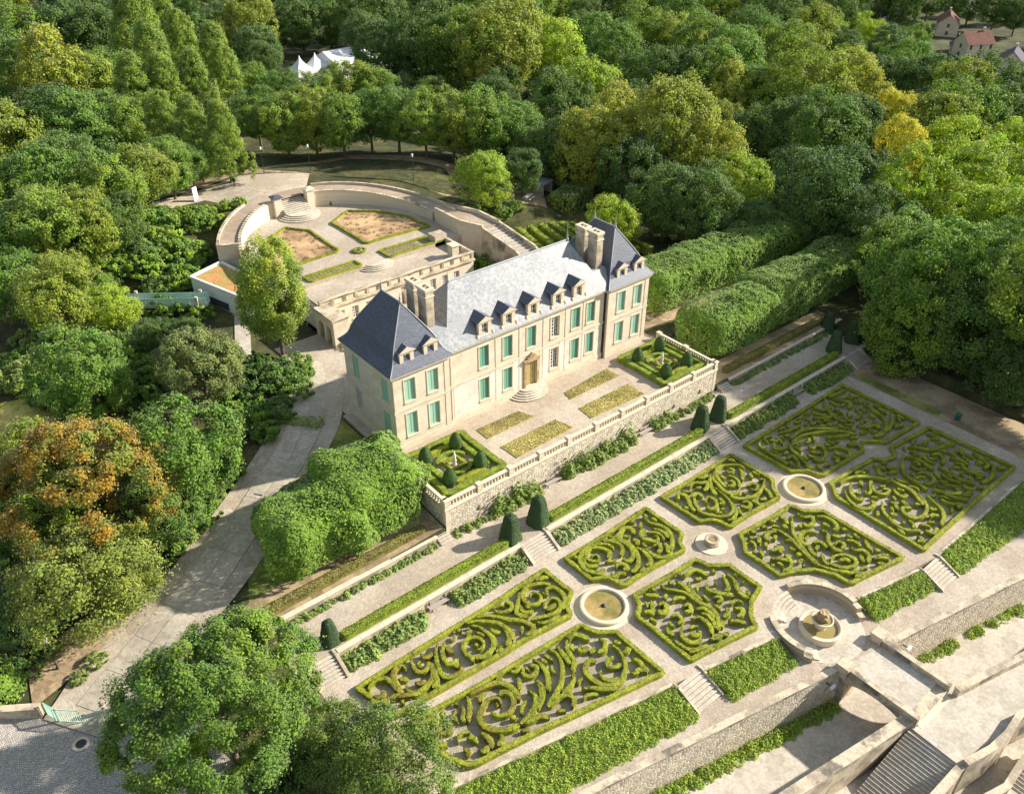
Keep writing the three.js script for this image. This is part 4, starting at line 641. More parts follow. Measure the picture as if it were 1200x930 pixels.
// landing beyond the bridge, stairs to the town and their walls
{
  const LY = -1.62;
  struct(mb().prism([[-2.75, 35.55], [-2.95, 40.1], [6, 41.6], [14, 44], [34, 46], [34, 42.2], [18, 40.4], [3.1, 36.7], [3.1, 36.2]], ROAD - 0.5, LY), 'landing', MAT.pave);
  const st = thing('town_stairs', 'long dark-edged flight of stone stairs going down from the landing to the town', 'stairs', [-2.8, LY, 37.6]);
  for (let i = 0; i < 30; i++) { const x1 = -i * 0.31, x0 = x1 - 0.36, k = 0.05 * i * 0.3; mb().loft([[V(x0, -(i + 1) * 0.155 - 1, -1.8 - k), V(x0, -(i + 1) * 0.155 - 1, 2.3 - k), V(x1, -(i + 1) * 0.155 - 1, 2.3 - k), V(x1, -(i + 1) * 0.155 - 1, -1.8 - k)], [V(x0, -(i + 1) * 0.155, -1.8 - k), V(x0, -(i + 1) * 0.155, 2.3 - k), V(x1, -(i + 1) * 0.155, 2.3 - k), V(x1, -(i + 1) * 0.155, -1.8 - k)]], true).put('step', MAT.pave, st); }
  const wallBar = (name, label, pts, w, y, yb, m = MAT.old) => { const o = thing(name, label, 'wall', [pts[0][0], yb, pts[0][1]]); const q = pts.map(p => [p[0] - pts[0][0], y - yb, p[1] - pts[0][1]]); mb().bar(q, w, y - yb).put('wall_body', m, o); mb().bar(q.map(p => [p[0], p[1] + 0.15, p[2]]), w + 0.14, 0.15).put('coping', MAT.old, o); return o; };
  wallBar('stair_wall', 'broad grey-topped wall between the street and the long town stairs', [[-2.4, 35.4], [-9, 34.3], [-18, 32.8]], 0.85, -1.15, ROAD - 0.3);
  wallBar('stair_wall', 'dark-topped wall on the town side of the long stairs', [[-2.6, 40.35], [-7, 40.3], [-14, 40.1]], 0.5, -1.35, ROAD - 3);
  wallBar('landing_wall', 'parapet wall between the landing and the street running away from the bridge', [[3.2, 36.6], [9, 38], [18, 40.3], [34, 42]], 0.5, -0.85, ROAD - 0.3);
  wallBar('landing_wall', 'curved stone wall bordering the landing above the second flight of stairs', [[-2.9, 40.5], [0, 41.2], [2.4, 41.4], [5, 41.2], [8.4, 42.2], [14, 44.2]], 0.45, -1.0, ROAD - 3);
  wallBar('outer_wall', 'weathered curved outer wall under the second flight of stairs', [[-4, 42.6], [-1, 43.4], [2.2, 43.2], [4.6, 42.9]], 0.45, -2.6, ROAD - 3);
  const s2 = thing('lower_stairs', 'second flight of dark stone stairs in the corner below the curved wall', 'stairs', [6.4, -2.4, 44.6]);
  for (let i = 0; i < 26; i++) mb().box(-(i + 1) * 0.31 - 0.05, -i * 0.31, -(i + 1) * 0.155 - 1, -(i + 1) * 0.155, -1.7, 3).put('step', MAT.pave, s2);
}
// exedra with its curved wall, steps and floor
{
  struct(mb().prism(arc(EX[0], EX[1], 4.3, 4.3, 0, 2 * Math.PI, 48).slice(0, -1), LOW - 0.3, LOW + 0.012), 'exedra_floor', MAT.pave);
  const ringWall = (label, a0, a1, yTop, n) => { const o = thing('exedra_wall', label, 'wall', [EX[0], LOW, EX[1]], 0, 'curved walls of the exedra'); const ring = (r0, r1, y0, y1, p0, p1) => { const A = arc(0, 0, r0, r0, p0, p1, 5), B = arc(0, 0, r1, r1, p0, p1, 5).reverse(); return mb().prism([...A, ...B], y0, y1, true); };
    for (let i = 0; i < n; i++) { const p0 = lerp(a0, a1, i / n), p1 = lerp(a0, a1, (i + 1) / n), yt = yTop(((i + 0.5) / n)) - LOW; ring(4.15, 4.6, -0.2, yt - 0.15, p0, p1).put('wall_stone', MAT.old, o); ring(4.08, 4.68, yt - 0.148, yt, p0 + 0.004, p1 - 0.004).put('coping_stone', MAT.old, o); } };
  ringWall('curved mossy exedra wall standing behind the tiered fountain', 282 * D2R, 392 * D2R, t => lerp(0.35, -0.55, smooth(0.8, 1, t)), 12);
  ringWall('short curved exedra wall beside the curved steps', 152 * D2R, 222 * D2R, t => lerp(-0.55, 0.3, smooth(0, 0.25, t)), 7);
  const s = thing('exedra_steps', 'fan of pale curved steps going down into the exedra', 'stairs', [EX[0], LOW, EX[1]]);
  for (let i = 0; i < 5; i++) { const A = arc(0, 0, 4.2 - i * 0.36, 4.2 - i * 0.36, 223 * D2R, 281 * D2R, 8), B = arc(0, 0, 3.84 - i * 0.36 + 0.01, 3.84 - i * 0.36 + 0.01, 223 * D2R, 281 * D2R, 8).reverse(); mb().prism([...A, ...B], 0.79 - i * 0.155, 0.84 - i * 0.155, true).put('step', MAT.step, s); const C2 = arc(0, 0, 3.9 - i * 0.36, 3.9 - i * 0.36, 223 * D2R, 281 * D2R, 8).reverse(); mb().prism([...A, ...C2], -0.1, 0.788 - i * 0.155).put('riser', MAT.old, s); }
  mb().prism([...arc(0, 0, 4.1, 4.1, 150 * D2R, 222 * D2R, 12), [-0.6, -1.9], [-1.6, 0.2]], -0.05, 0.26).put('paved_ledge', MAT.pave, s);
  mb().prism([...arc(0, 0, 4.1, 4.1, 143 * D2R, 150 * D2R, 3), [-1.6, 0.22], [-1.45, 0.6]], -0.05, 0.13).put('step', MAT.trim, s);
}
// ---------------------------------------------------------------- balustrade and terrace wall
const balGeo = lathe([[0, 0], [0.13, 0], [0.13, 0.06], [0.06, 0.11], [0.13, 0.24], [0.135, 0.33], [0.06, 0.55], [0.07, 0.66], [0.12, 0.68], [0, 0.68]], 8);
function balustrade(label, a, b, y, bays) {
  const L = Math.hypot(b[0] - a[0], b[1] - a[1]), o = thing('balustrade', label, 'balustrade', [a[0], y, a[1]], -Math.atan2(b[1] - a[1], b[0] - a[0]), 'balustrade round the chateau terrace'), w = L / bays;
  for (let k = 0; k <= bays; k++) mb().box(k * w - 0.27, k * w + 0.27, -0.05, 0.98, -0.24, 0.24).cap(k * w - 0.33, k * w + 0.33, 0.982, 1.12, -0.3, 0.3, 0.03).put('pedestal', MAT.trim, o);
  for (let k = 0; k < bays; k++) {
    const x0 = k * w + 0.275, x1 = (k + 1) * w - 0.275;
    mb().box(x0, x1, -0.05, 0.12, -0.19, 0.19).put('plinth', MAT.trim, o); mb().cap(x0, x1, 0.805, 0.98, -0.2, 0.2, 0.03).put('rail', MAT.trim, o);
    const n = Math.round((x1 - x0) / 0.42); for (let i = 0; i < n; i++) { const m = put('baluster', balGeo, MAT.trim, o); m.position.set(lerp(x0, x1, (i + 0.5) / n), 0.122, 0); }
  }
}
balustrade('long stone balustrade above the terrace wall, facing the parterre', [-20.75, -5.7], [20.85, -5.7], TER, 10);
balustrade('short stone balustrade at the end of the terrace beside the driveway lawn', [-20.75, -6.05], [-20.75, -14.6], TER, 2);
balustrade('short stone balustrade at the end of the terrace beside the lime blocks', [20.85, -6.05], [20.85, -15.2], TER, 2);
{
  const o = thing('terrace_wall', 'high weathered retaining wall carrying the chateau terrace balustrade', 'wall', [0, PATH, -5.7]);
  mb().box(-20.95, 21.05, -0.4, 3.28, -0.35, 0.2).put('wall_body', MAT.rubble, o);
  mb().box(-21, -20.55, -0.4, 3.28, -11, -0.352).put('wall_body', MAT.rubble, o); mb().box(20.6, 21.1, -0.4, 3.28, -11, -0.352).put('wall_body', MAT.rubble, o);
  for (const s of [-20.95, 20.7]) mb().box(s - 0.02, s + 0.4, -0.4, 3.284, -0.2, 0.23).put('quoin', MAT.trim, o);
  mb().cap(-21.08, 21.18, 3.285, 3.44, -0.4, 0.32, 0.03).put('string_course', MAT.trim, o);
  for (const [x, y] of [[-16.6, 1.5], [13.5, 1.1], [18.3, 1.3]]) { const g = lathe([[0, 0], [0.28, 0], [0.3, 0.1], [0.18, 0.16], [0, 0.16]], 12); g.rotateX(Math.PI / 2); g.translate(x, y, 0.2); put('carved_spout', g, MAT.old, o); }
}
// ---------------------------------------------------------------- chateau
const PLASTER = M({ map: stoneT, color: rgb(1.06, 1.1, 1.22) });
// wall with rectangular openings: local x along the wall, y up, thickness 0.4 behind the face
function facade(parent, name, w, h, holes, m, place) {
  const s = new THREE.Shape([[0, 0], [w, 0], [w, h], [0, h]].map(p => new THREE.Vector2(...p)));
  for (const [x, y, ww, hh] of holes) s.holes.push(new THREE.Path([[x - ww / 2, y], [x - ww / 2, y + hh], [x + ww / 2, y + hh], [x + ww / 2, y]].map(p => new THREE.Vector2(...p))));
  const g = new THREE.ExtrudeGeometry(s, { depth: 0.4, bevelEnabled: false }); g.translate(0, 0, -0.4); g.applyMatrix4(place); return put(name, g, m, parent);
}
const at = (x, y, z, ry = 0) => new THREE.Matrix4().makeRotationY(ry).setPosition(x, y, z);
function slatGeo(w, h, z, n) { const b = mb(); b.box(-w / 2, -w / 2 + 0.07, 0, h, z - 0.03, z + 0.03).box(w / 2 - 0.07, w / 2, 0, h, z - 0.03, z + 0.03).box(-w / 2 + 0.07, w / 2 - 0.07, 0, 0.1, z - 0.028, z + 0.028).box(-w / 2 + 0.07, w / 2 - 0.07, h - 0.1, h, z - 0.028, z + 0.028);
  for (let i = 0; i < n; i++) { const y = 0.12 + (h - 0.24) * i / n, d = (h - 0.24) / n; b.quad(V(-w / 2 + 0.07, y, z + 0.025), V(w / 2 - 0.07, y, z + 0.025), V(w / 2 - 0.07, y + d * 0.9, z - 0.02), V(-w / 2 + 0.07, y + d * 0.9, z - 0.02)); } return b.geo(); }
const shutG = new Map();
function windowPart(parent, kind, w, h, place) {   // kinds: shutters, pale (pavilion shutters), sash
  const key = kind + w + h; if (!shutG.has(key)) {
    const e = { sill: mb().cap(-w / 2 - 0.12, w / 2 + 0.12, -0.14, 0.02, -0.36, 0.12, 0.02).geo(), back: mb().quad(V(-w / 2, 0, -0.34), V(w / 2, 0, -0.34), V(w / 2, h, -0.34), V(-w / 2, h, -0.34)).geo() };
    if (kind === 'sash') { const f = mb(); f.box(-w / 2, -w / 2 + 0.08, 0, h, -0.33, -0.24).box(w / 2 - 0.08, w / 2, 0, h, -0.33, -0.24).box(-0.06, 0.06, 0, h, -0.33, -0.23); const r = Math.round(h / 0.5); for (let i = 0; i <= r; i++) f.box(-w / 2 + 0.08, -0.06, i * (h - 0.06) / r, i * (h - 0.06) / r + 0.06, -0.325, -0.25).box(0.06, w / 2 - 0.08, i * (h - 0.06) / r, i * (h - 0.06) / r + 0.06, -0.325, -0.25); for (const s of [-1, 1]) f.box(s * w / 4 - 0.025, s * w / 4 + 0.025, 0.06, h, -0.322, -0.255); e.frame = f.geo(); }
    else { const a = slatGeo(w / 2 - 0.015, h - 0.02, -0.16, kind === 'pale' ? 9 : 20); e.leaf = [a.clone().translate(-w / 4, 0.01, 0), a.clone().translate(w / 4, 0.01, 0)]; }
    shutG.set(key, e);
  }
  const e = shutG.get(key), wd = new THREE.Group(); wd.name = 'window'; wd.applyMatrix4(place); parent.add(wd);
  put('sill', e.sill, MAT.trim, wd); put('pane', e.back, parent.name === 'orangery' ? MAT.farGlass : MAT.glass, wd);
  if (kind === 'sash') put('frame', e.frame, MAT.white, wd); else for (const l of e.leaf) put('shutter', l, kind === 'pale' ? MAT.shutterPale : MAT.shutter, wd);
}
{
  const C = thing('chateau', 'long cream stone chateau with slate roofs, corner pavilions and green shutters', 'chateau', [-0.2, TER, -21.3]);
  const H = 9.75, F = 4.97, A = 19.27, B = 12.05, W = 1.34;
  const lo = [1.61, 2.9], up = [6.0, 2.78];
  const bayL = [-17.2, -14.25], bayM = [-7.0, -3.57, 0, 3.7, 7.05, 9.55], bayR = [14.4, 17.35];
  const holesFor = (bays, x0, skipDoor) => bays.flatMap(x => [...(skipDoor && x === 0 ? [[x - x0, 0.7, 1.6, 3.3]] : [[x - x0, lo[0], W, lo[1]]]), [x - x0, up[0], W, up[1]]]);
  facade(C, 'pavilion_wall', A - B, H, holesFor(bayL, -A), MAT.ashlar, at(-A, 0, F)); facade(C, 'pavilion_wall', A - B, H, holesFor(bayR, B), MAT.ashlar, at(B, 0, F));
  facade(C, 'front_wall', 2 * B, H, holesFor(bayM, -B, true), MAT.ashlar, at(-B, 0, F - 0.4));
  const sideZ = [-2.55, 3.3];
  facade(C, 'side_wall', 2 * F - 0.8, H, sideZ.flatMap(z => [[z + F - 0.4, lo[0], W, lo[1]], [z + F - 0.4, up[0], W, up[1]]]), MAT.ashlar, at(-A, 0, -F + 0.4, -Math.PI / 2));
  facade(C, 'side_wall', 2 * F - 0.8, H, sideZ.flatMap(z => [[F - 0.4 - z, lo[0], W, lo[1]], [F - 0.4 - z, up[0], W, up[1]]]), MAT.ashlar, at(A, 0, F - 0.4, Math.PI / 2));
  facade(C, 'back_wall', 2 * A, H, [-17, -14, -7, -3.5, 0, 3.5, 7, 14, 17].flatMap(x => [[A - x, lo[0], W, lo[1]], [A - x, up[0], W, up[1]]]), MAT.ashlar, at(A, 0, -F, Math.PI));
  mb().box(-B - 0.001, -B + 0.3, 0, H, F - 0.8, F - 0.4).box(B - 0.3, B + 0.001, 0, H, F - 0.8, F - 0.4).put('return_wall', MAT.ashlar, C);
  for (const x of bayL) { windowPart(C, 'pale', W, lo[1], at(x, lo[0], F)); windowPart(C, 'pale', W, up[1], at(x, up[0], F)); }
  for (const x of bayR) { windowPart(C, 'pale', W, lo[1], at(x, lo[0], F)); windowPart(C, 'pale', W, up[1], at(x, up[0], F)); }
  for (const x of bayM) { const k = x === 3.7 ? 'sash' : 'shutters'; if (x) windowPart(C, k, W, lo[1], at(x, lo[0], F - 0.4)); windowPart(C, k, W, up[1], at(x, up[0], F - 0.4)); }
  for (const z of sideZ) { windowPart(C, z < 0 ? 'sash' : 'pale', W, lo[1], at(-A, lo[0], z, -Math.PI / 2)); windowPart(C, 'pale', W, up[1], at(-A, up[0], z, -Math.PI / 2)); windowPart(C, 'shutters', W, lo[1], at(A, lo[0], z, Math.PI / 2)); windowPart(C, 'shutters', W, up[1], at(A, up[0], z, Math.PI / 2)); }
  for (const x of [-17, -14, -7, -3.5, 0, 3.5, 7, 14, 17]) { windowPart(C, 'shutters', W, lo[1], at(x, lo[0], -F, Math.PI)); windowPart(C, 'shutters', W, up[1], at(x, up[0], -F, Math.PI)); }
  // trim: plinth, string course, cornice, pilaster strips, window surrounds
  const band = (name, y0, y1, d) => { const b = mb(); b.box(-A - d, -B, y0, y1, F + 0.002, F + d).box(B, A + d, y0, y1, F + 0.002, F + d).box(-B + 0.002, B - 0.002, y0, y1, F - 0.398, F - 0.4 + d).box(-A - d, -A - 0.002, y0, y1, -F - d, F + 0.001).box(A + 0.002, A + d, y0, y1, -F - d, F + 0.001).box(-A - 0.001, A + 0.001, y0, y1, -F - d, -F - 0.002); b.put(name, MAT.trim, C); };
  band('plinth', 0, 0.75, 0.06); band('string_course', 5.05, 5.3, 0.07); band('cornice', 9.3, 9.55, 0.14); band('cornice', 9.552, 9.8, 0.32);
  const strip = (x, z, w, y0 = 0.752, y1 = 9.298) => mb().box(x - w / 2, x + w / 2, y0, 5.048, z + 0.002, z + 0.045).box(x - w / 2, x + w / 2, 5.302, y1, z + 0.002, z + 0.045).put('pilaster_strip', MAT.trim, C);
  for (const x of [-A + 0.35, -B - 0.35, B + 0.35, A - 0.35]) strip(x, F, 0.66);
  for (const x of [-B + 0.5, -5.3, -1.8, 1.85, 5.4, 8.3, B - 0.5]) strip(x, F - 0.4, 0.16);
  for (const x of bayM) for (const [y, h] of [lo, up]) { if (!x && y === lo[0]) continue; mb().box(x - W / 2 - 0.14, x - W / 2, y, y + h + 0.14, F - 0.396, F - 0.34).box(x + W / 2, x + W / 2 + 0.14, y, y + h + 0.14, F - 0.396, F - 0.34).box(x - W / 2 - 0.001, x + W / 2 + 0.001, y + h, y + h + 0.14, F - 0.396, F - 0.338).put('window_surround', MAT.trim, C); }
  for (const x of [...bayL, ...bayR]) for (const [y, h] of [lo, up]) mb().box(x - W / 2 - 0.14, x - W / 2, y, y + h + 0.14, F + 0.004, F + 0.06).box(x + W / 2, x + W / 2 + 0.14, y, y + h + 0.14, F + 0.004, F + 0.06).box(x - W / 2 - 0.001, x + W / 2 + 0.001, y + h, y + h + 0.14, F + 0.004, F + 0.062).put('window_surround', MAT.trim, C);
  for (const [x, z] of [[-B + 0.14, F - 0.3], [B - 0.14, F - 0.3]]) put('downpipe', new THREE.CylinderGeometry(0.07, 0.07, 9.2, 8).translate(x, 4.6, z), MAT.iron, C);
  { const e = [-B + 0.75, ...bayM.flatMap(x => [x - (x ? W / 2 + 0.16 : 1.35), x + (x ? W / 2 + 0.16 : 1.35)]), B - 0.6]; for (let i = 0; i < e.length; i += 2) mb().box(e[i], e[i + 1], 0.78, 5.03, F - 0.399, F - 0.38).put('render_panel', PLASTER, C); }
  // door with pediment
  { const d = new THREE.Group(); d.name = 'door'; d.position.set(0, 0.7, F - 0.4); C.add(d);
    for (const s of [-1, 1]) { const b = mb(); b.box(s < 0 ? -0.78 : 0.01, s < 0 ? -0.01 : 0.78, 0, 3.25, -0.25, -0.15); for (let k = 0; k < 3; k++) b.box(s * 0.39 - 0.26, s * 0.39 + 0.26, 0.2 + k * 1.02, 1.05 + k * 1.02, -0.149, -0.11); b.put('door_leaf', MAT.door, d); }
    for (const s of [-1, 1]) mb().box(s * 0.98 - 0.16, s * 0.98 + 0.16, 0, 3.3, 0.005, 0.16).cap(s * 0.98 - 0.2, s * 0.98 + 0.2, 3.302, 3.45, 0.004, 0.22, 0.02).put('pilaster', MAT.bronze, d);
    mb().box(-1.2, 1.2, 3.452, 3.75, 0.004, 0.26).cap(-1.32, 1.32, 3.752, 3.9, 0.004, 0.36, 0.02).put('entablature', MAT.bronze, d);
    { const sh = new THREE.Shape(); sh.moveTo(-0.95, 0); sh.lineTo(-0.9, 0.25); sh.bezierCurveTo(-0.5, 0.3, -0.5, 0.75, 0, 0.95); sh.bezierCurveTo(0.5, 0.75, 0.5, 0.3, 0.9, 0.25); sh.lineTo(0.95, 0); const g = new THREE.ExtrudeGeometry(sh, { depth: 0.2, bevelSize: 0.03, bevelThickness: 0.03, bevelSegments: 2 }); g.scale(0.8, 0.75, 1); g.translate(0, 3.93, 0.06); put('carved_crest', g, MAT.bronze, d); } }
  // fan steps at the door
  { const s = new THREE.Group(); s.name = 'door_steps'; s.position.set(-0.45, 0, F - 0.4); C.add(s);
    for (let i = 0; i < 5; i++) { const r = 2.75 - i * 0.36; mb().prism(arc(0, 0.01, r - 0.08, (r - 0.08) * 0.8, 0, Math.PI, 22), i ? i * 0.14 - 0.002 : 0, (i + 1) * 0.14 - 0.045).put('riser', MAT.old, s); mb().prism(arc(0, 0.01, r, r * 0.8, 0, Math.PI, 22), (i + 1) * 0.14 - 0.045, (i + 1) * 0.14, true).put('step', MAT.step, s); } }
  // roofs ----------------------------------------------------------
  const E = H + 0.06, OV = 0.42;
  const roofQuad = (m, name, polys) => { const b = mb(); for (const p of polys) b.poly(p.map(q => V(...q))); return b.put(name, m, C); };
  const RZ = 0, RY = 15.35, LZ = 3.2, LY = 11.85;   // ridge and link heights, local
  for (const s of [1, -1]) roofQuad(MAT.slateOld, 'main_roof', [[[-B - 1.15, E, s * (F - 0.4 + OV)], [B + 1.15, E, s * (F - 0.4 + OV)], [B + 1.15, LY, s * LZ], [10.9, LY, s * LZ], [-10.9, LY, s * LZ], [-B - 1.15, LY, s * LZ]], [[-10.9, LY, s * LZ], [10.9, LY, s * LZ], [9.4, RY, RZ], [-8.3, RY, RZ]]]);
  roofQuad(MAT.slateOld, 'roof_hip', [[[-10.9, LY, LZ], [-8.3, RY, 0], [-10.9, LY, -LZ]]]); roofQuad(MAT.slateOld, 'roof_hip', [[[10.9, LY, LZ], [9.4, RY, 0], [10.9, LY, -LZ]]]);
  for (const s of [-1, 1]) mb().box(Math.min(s * (B + 1.3), s * 10.88), Math.max(s * (B + 1.3), s * 10.88), LY - 0.05, LY + 0.02, -LZ, LZ).put('link_roof', MAT.lead, C);
  { const r = new THREE.CylinderGeometry(0.11, 0.11, 17.7, 8).rotateZ(Math.PI / 2).translate(0.55, RY + 0.02, 0); put('ridge_capping', r, MAT.lead, C); }
  for (const [x0, x1] of [[-A, -B], [B, A]]) {
    const ring = (dx, y, dz) => [V(x0 + dx, y, F - dz), V(x1 - dx, y, F - dz), V(x1 - dx, y, -F + dz), V(x0 + dx, y, -F + dz)], cx = (x0 + x1) / 2;
    const r0 = ring(-OV, E, -OV), r1 = ring(0.5, E + 0.95, 0.45), r2 = ring(1.0, E + 2.2, 0.9), top = [V(cx, 16, 1.85), V(cx, 16, 1.85), V(cx, 16, -1.75), V(cx, 16, -1.75)];
    mb().loft([r0, r1, r2, top]).put('pavilion_roof', MAT.slate, C);
    for (const [z, hh] of [[1.85, 1.3], [-1.75, 1.3]]) { put('finial', lathe([[0.0, 0], [0.2, 0], [0.16, 0.25], [0.07, 0.4], [0.14, 0.55], [0.05, 0.75], [0.02, hh], [0, hh]], 10).translate(cx, 15.85, z), MAT.lead, C); }
    put('ridge_capping', new THREE.CylinderGeometry(0.09, 0.09, 3.6, 8).rotateX(Math.PI / 2).translate(cx, 16, 0.05), MAT.lead, C);
    for (const [a, c] of [[0, 0], [1, 1], [2, 2], [3, 3]]) { const pts = [r0[a], r1[a], r2[a], top[c]]; put('hip_capping', new THREE.TubeGeometry(new THREE.CatmullRomCurve3(pts), 16, 0.06, 5), MAT.lead, C); }
  }
  for (const [x, hh] of [[-8.3, 1.5], [9.4, 2.6]]) put('finial', lathe([[0, 0], [0.22, 0], [0.16, 0.3], [0.06, 0.45], [0.15, 0.62], [0.04, 0.85], [0.02, hh], [0, hh]], 10).translate(x, RY - 0.05, 0), MAT.lead, C);
  { const v = mb(); v.box(9.4 - 0.5, 9.4 + 0.4, RY + 2.0, RY + 2.06, -0.02, 0.02).tri(V(9.4 - 0.5, RY + 1.85, 0), V(9.4 - 0.05, RY + 2.03, 0), V(9.4 - 0.5, RY + 2.3, 0)); v.put('weather_vane', MAT.iron, C); }
  // dormers
  for (const x of [-16.95, -13.95, -6.8, -3.4, 0.25, 4.05, 7.35, 14.95, 17.95].map((v, i) => i < 2 ? v - 0.1 : i > 6 ? v - 0.35 : v)) {
    const d = new THREE.Group(); d.name = 'dormer'; d.position.set(x, E + 0.1, 4.62); d.scale.set(1.16, 1.1, 1); C.add(d);
    facade(d, 'front', 1.5, 1.75, [[0.75, 0.3, 0.72, 1.2]], MAT.trim, at(-0.75, 0, 0));
    mb().box(-0.75, -0.62, 0, 1.75, -2.2, -0.4).box(0.62, 0.75, 0, 1.75, -2.2, -0.4).put('cheek', MAT.slate, d);
    mb().box(-0.36, 0.36, 0.3, 1.5, -0.3, -0.28).put('pane', MAT.glass, d);
    mb().box(-0.03, 0.03, 0.3, 1.5, -0.279, -0.24).box(-0.36, 0.36, 0.86, 0.92, -0.279, -0.245).put('frame', MAT.white, d);
    mb().cap(-0.84, 0.84, 0.16, 0.29, -0.01, 0.12, 0.02).put('sill', MAT.trim, d);
    mb().loft([[V(-0.95, 1.752, 0.16), V(0.95, 1.752, 0.16), V(0, 2.34, 0.16)], [V(-0.95, 1.752, -0.1), V(0.95, 1.752, -0.1), V(0, 2.34, -0.1)]], true, true).put('pediment', MAT.trim, d);
    mb().quad(V(-0.95, 1.76, 0.1), V(0, 2.36, 0.1), V(0, 2.36, -2.4), V(-0.95, 1.76, -2.2)).quad(V(0.95, 1.76, 0.1), V(0, 2.36, 0.1), V(0, 2.36, -2.4), V(0.95, 1.76, -2.2)).put('dormer_roof', MAT.slate, d);
    for (const s of [-1, 1]) { const g = lathe([[0, 0], [0.16, 0], [0.2, 0.2], [0.1, 0.45], [0, 0.5]], 8); g.translate(s * 0.92, 0, 0.02); put('scroll', g, MAT.trim, d); }
  }
  // chimneys
  for (const [x, z] of [[-12.15, 1.3], [-12.15, -0.95], [12.15, 2.1], [12.15, -0.1]]) {
    const c = new THREE.Group(); c.name = 'chimney'; c.position.set(x, LY - 0.3, z); c.scale.set(0.86, 1, 0.9); C.add(c);
    mb().box(-0.58, 0.58, 0, 4.6, 0.6, 0.86).box(-0.58, 0.58, 0, 4.6, -0.86, -0.6).box(-0.58, -0.34, 0, 4.6, -0.6, 0.6).box(0.34, 0.58, 0, 4.6, -0.6, 0.6).put('stack', MAT.old, c);
    { const y0 = 3.9, y1 = 4.05; mb().box(-0.68, 0.68, y0, y1, 0.862, 0.95).box(-0.68, 0.68, y0, y1, -0.95, -0.862).box(-0.68, -0.582, y0, y1, -0.862, 0.862).box(0.582, 0.68, y0, y1, -0.862, 0.862).put('moulding', MAT.trim, c); }
    const rim = mb(); rim.box(-0.7, 0.7, 4.6, 4.9, 0.6, 0.98).box(-0.7, 0.7, 4.6, 4.9, -0.98, -0.6).box(-0.7, -0.34, 4.6, 4.9, -0.6, 0.6).box(0.34, 0.7, 4.6, 4.9, -0.6, 0.6); rim.put('rim', MAT.trim, c);
    mb().box(-0.34, 0.34, 4.4, 4.86, -0.09, 0.09).put('flue_divider', MAT.old, c);
  }
}
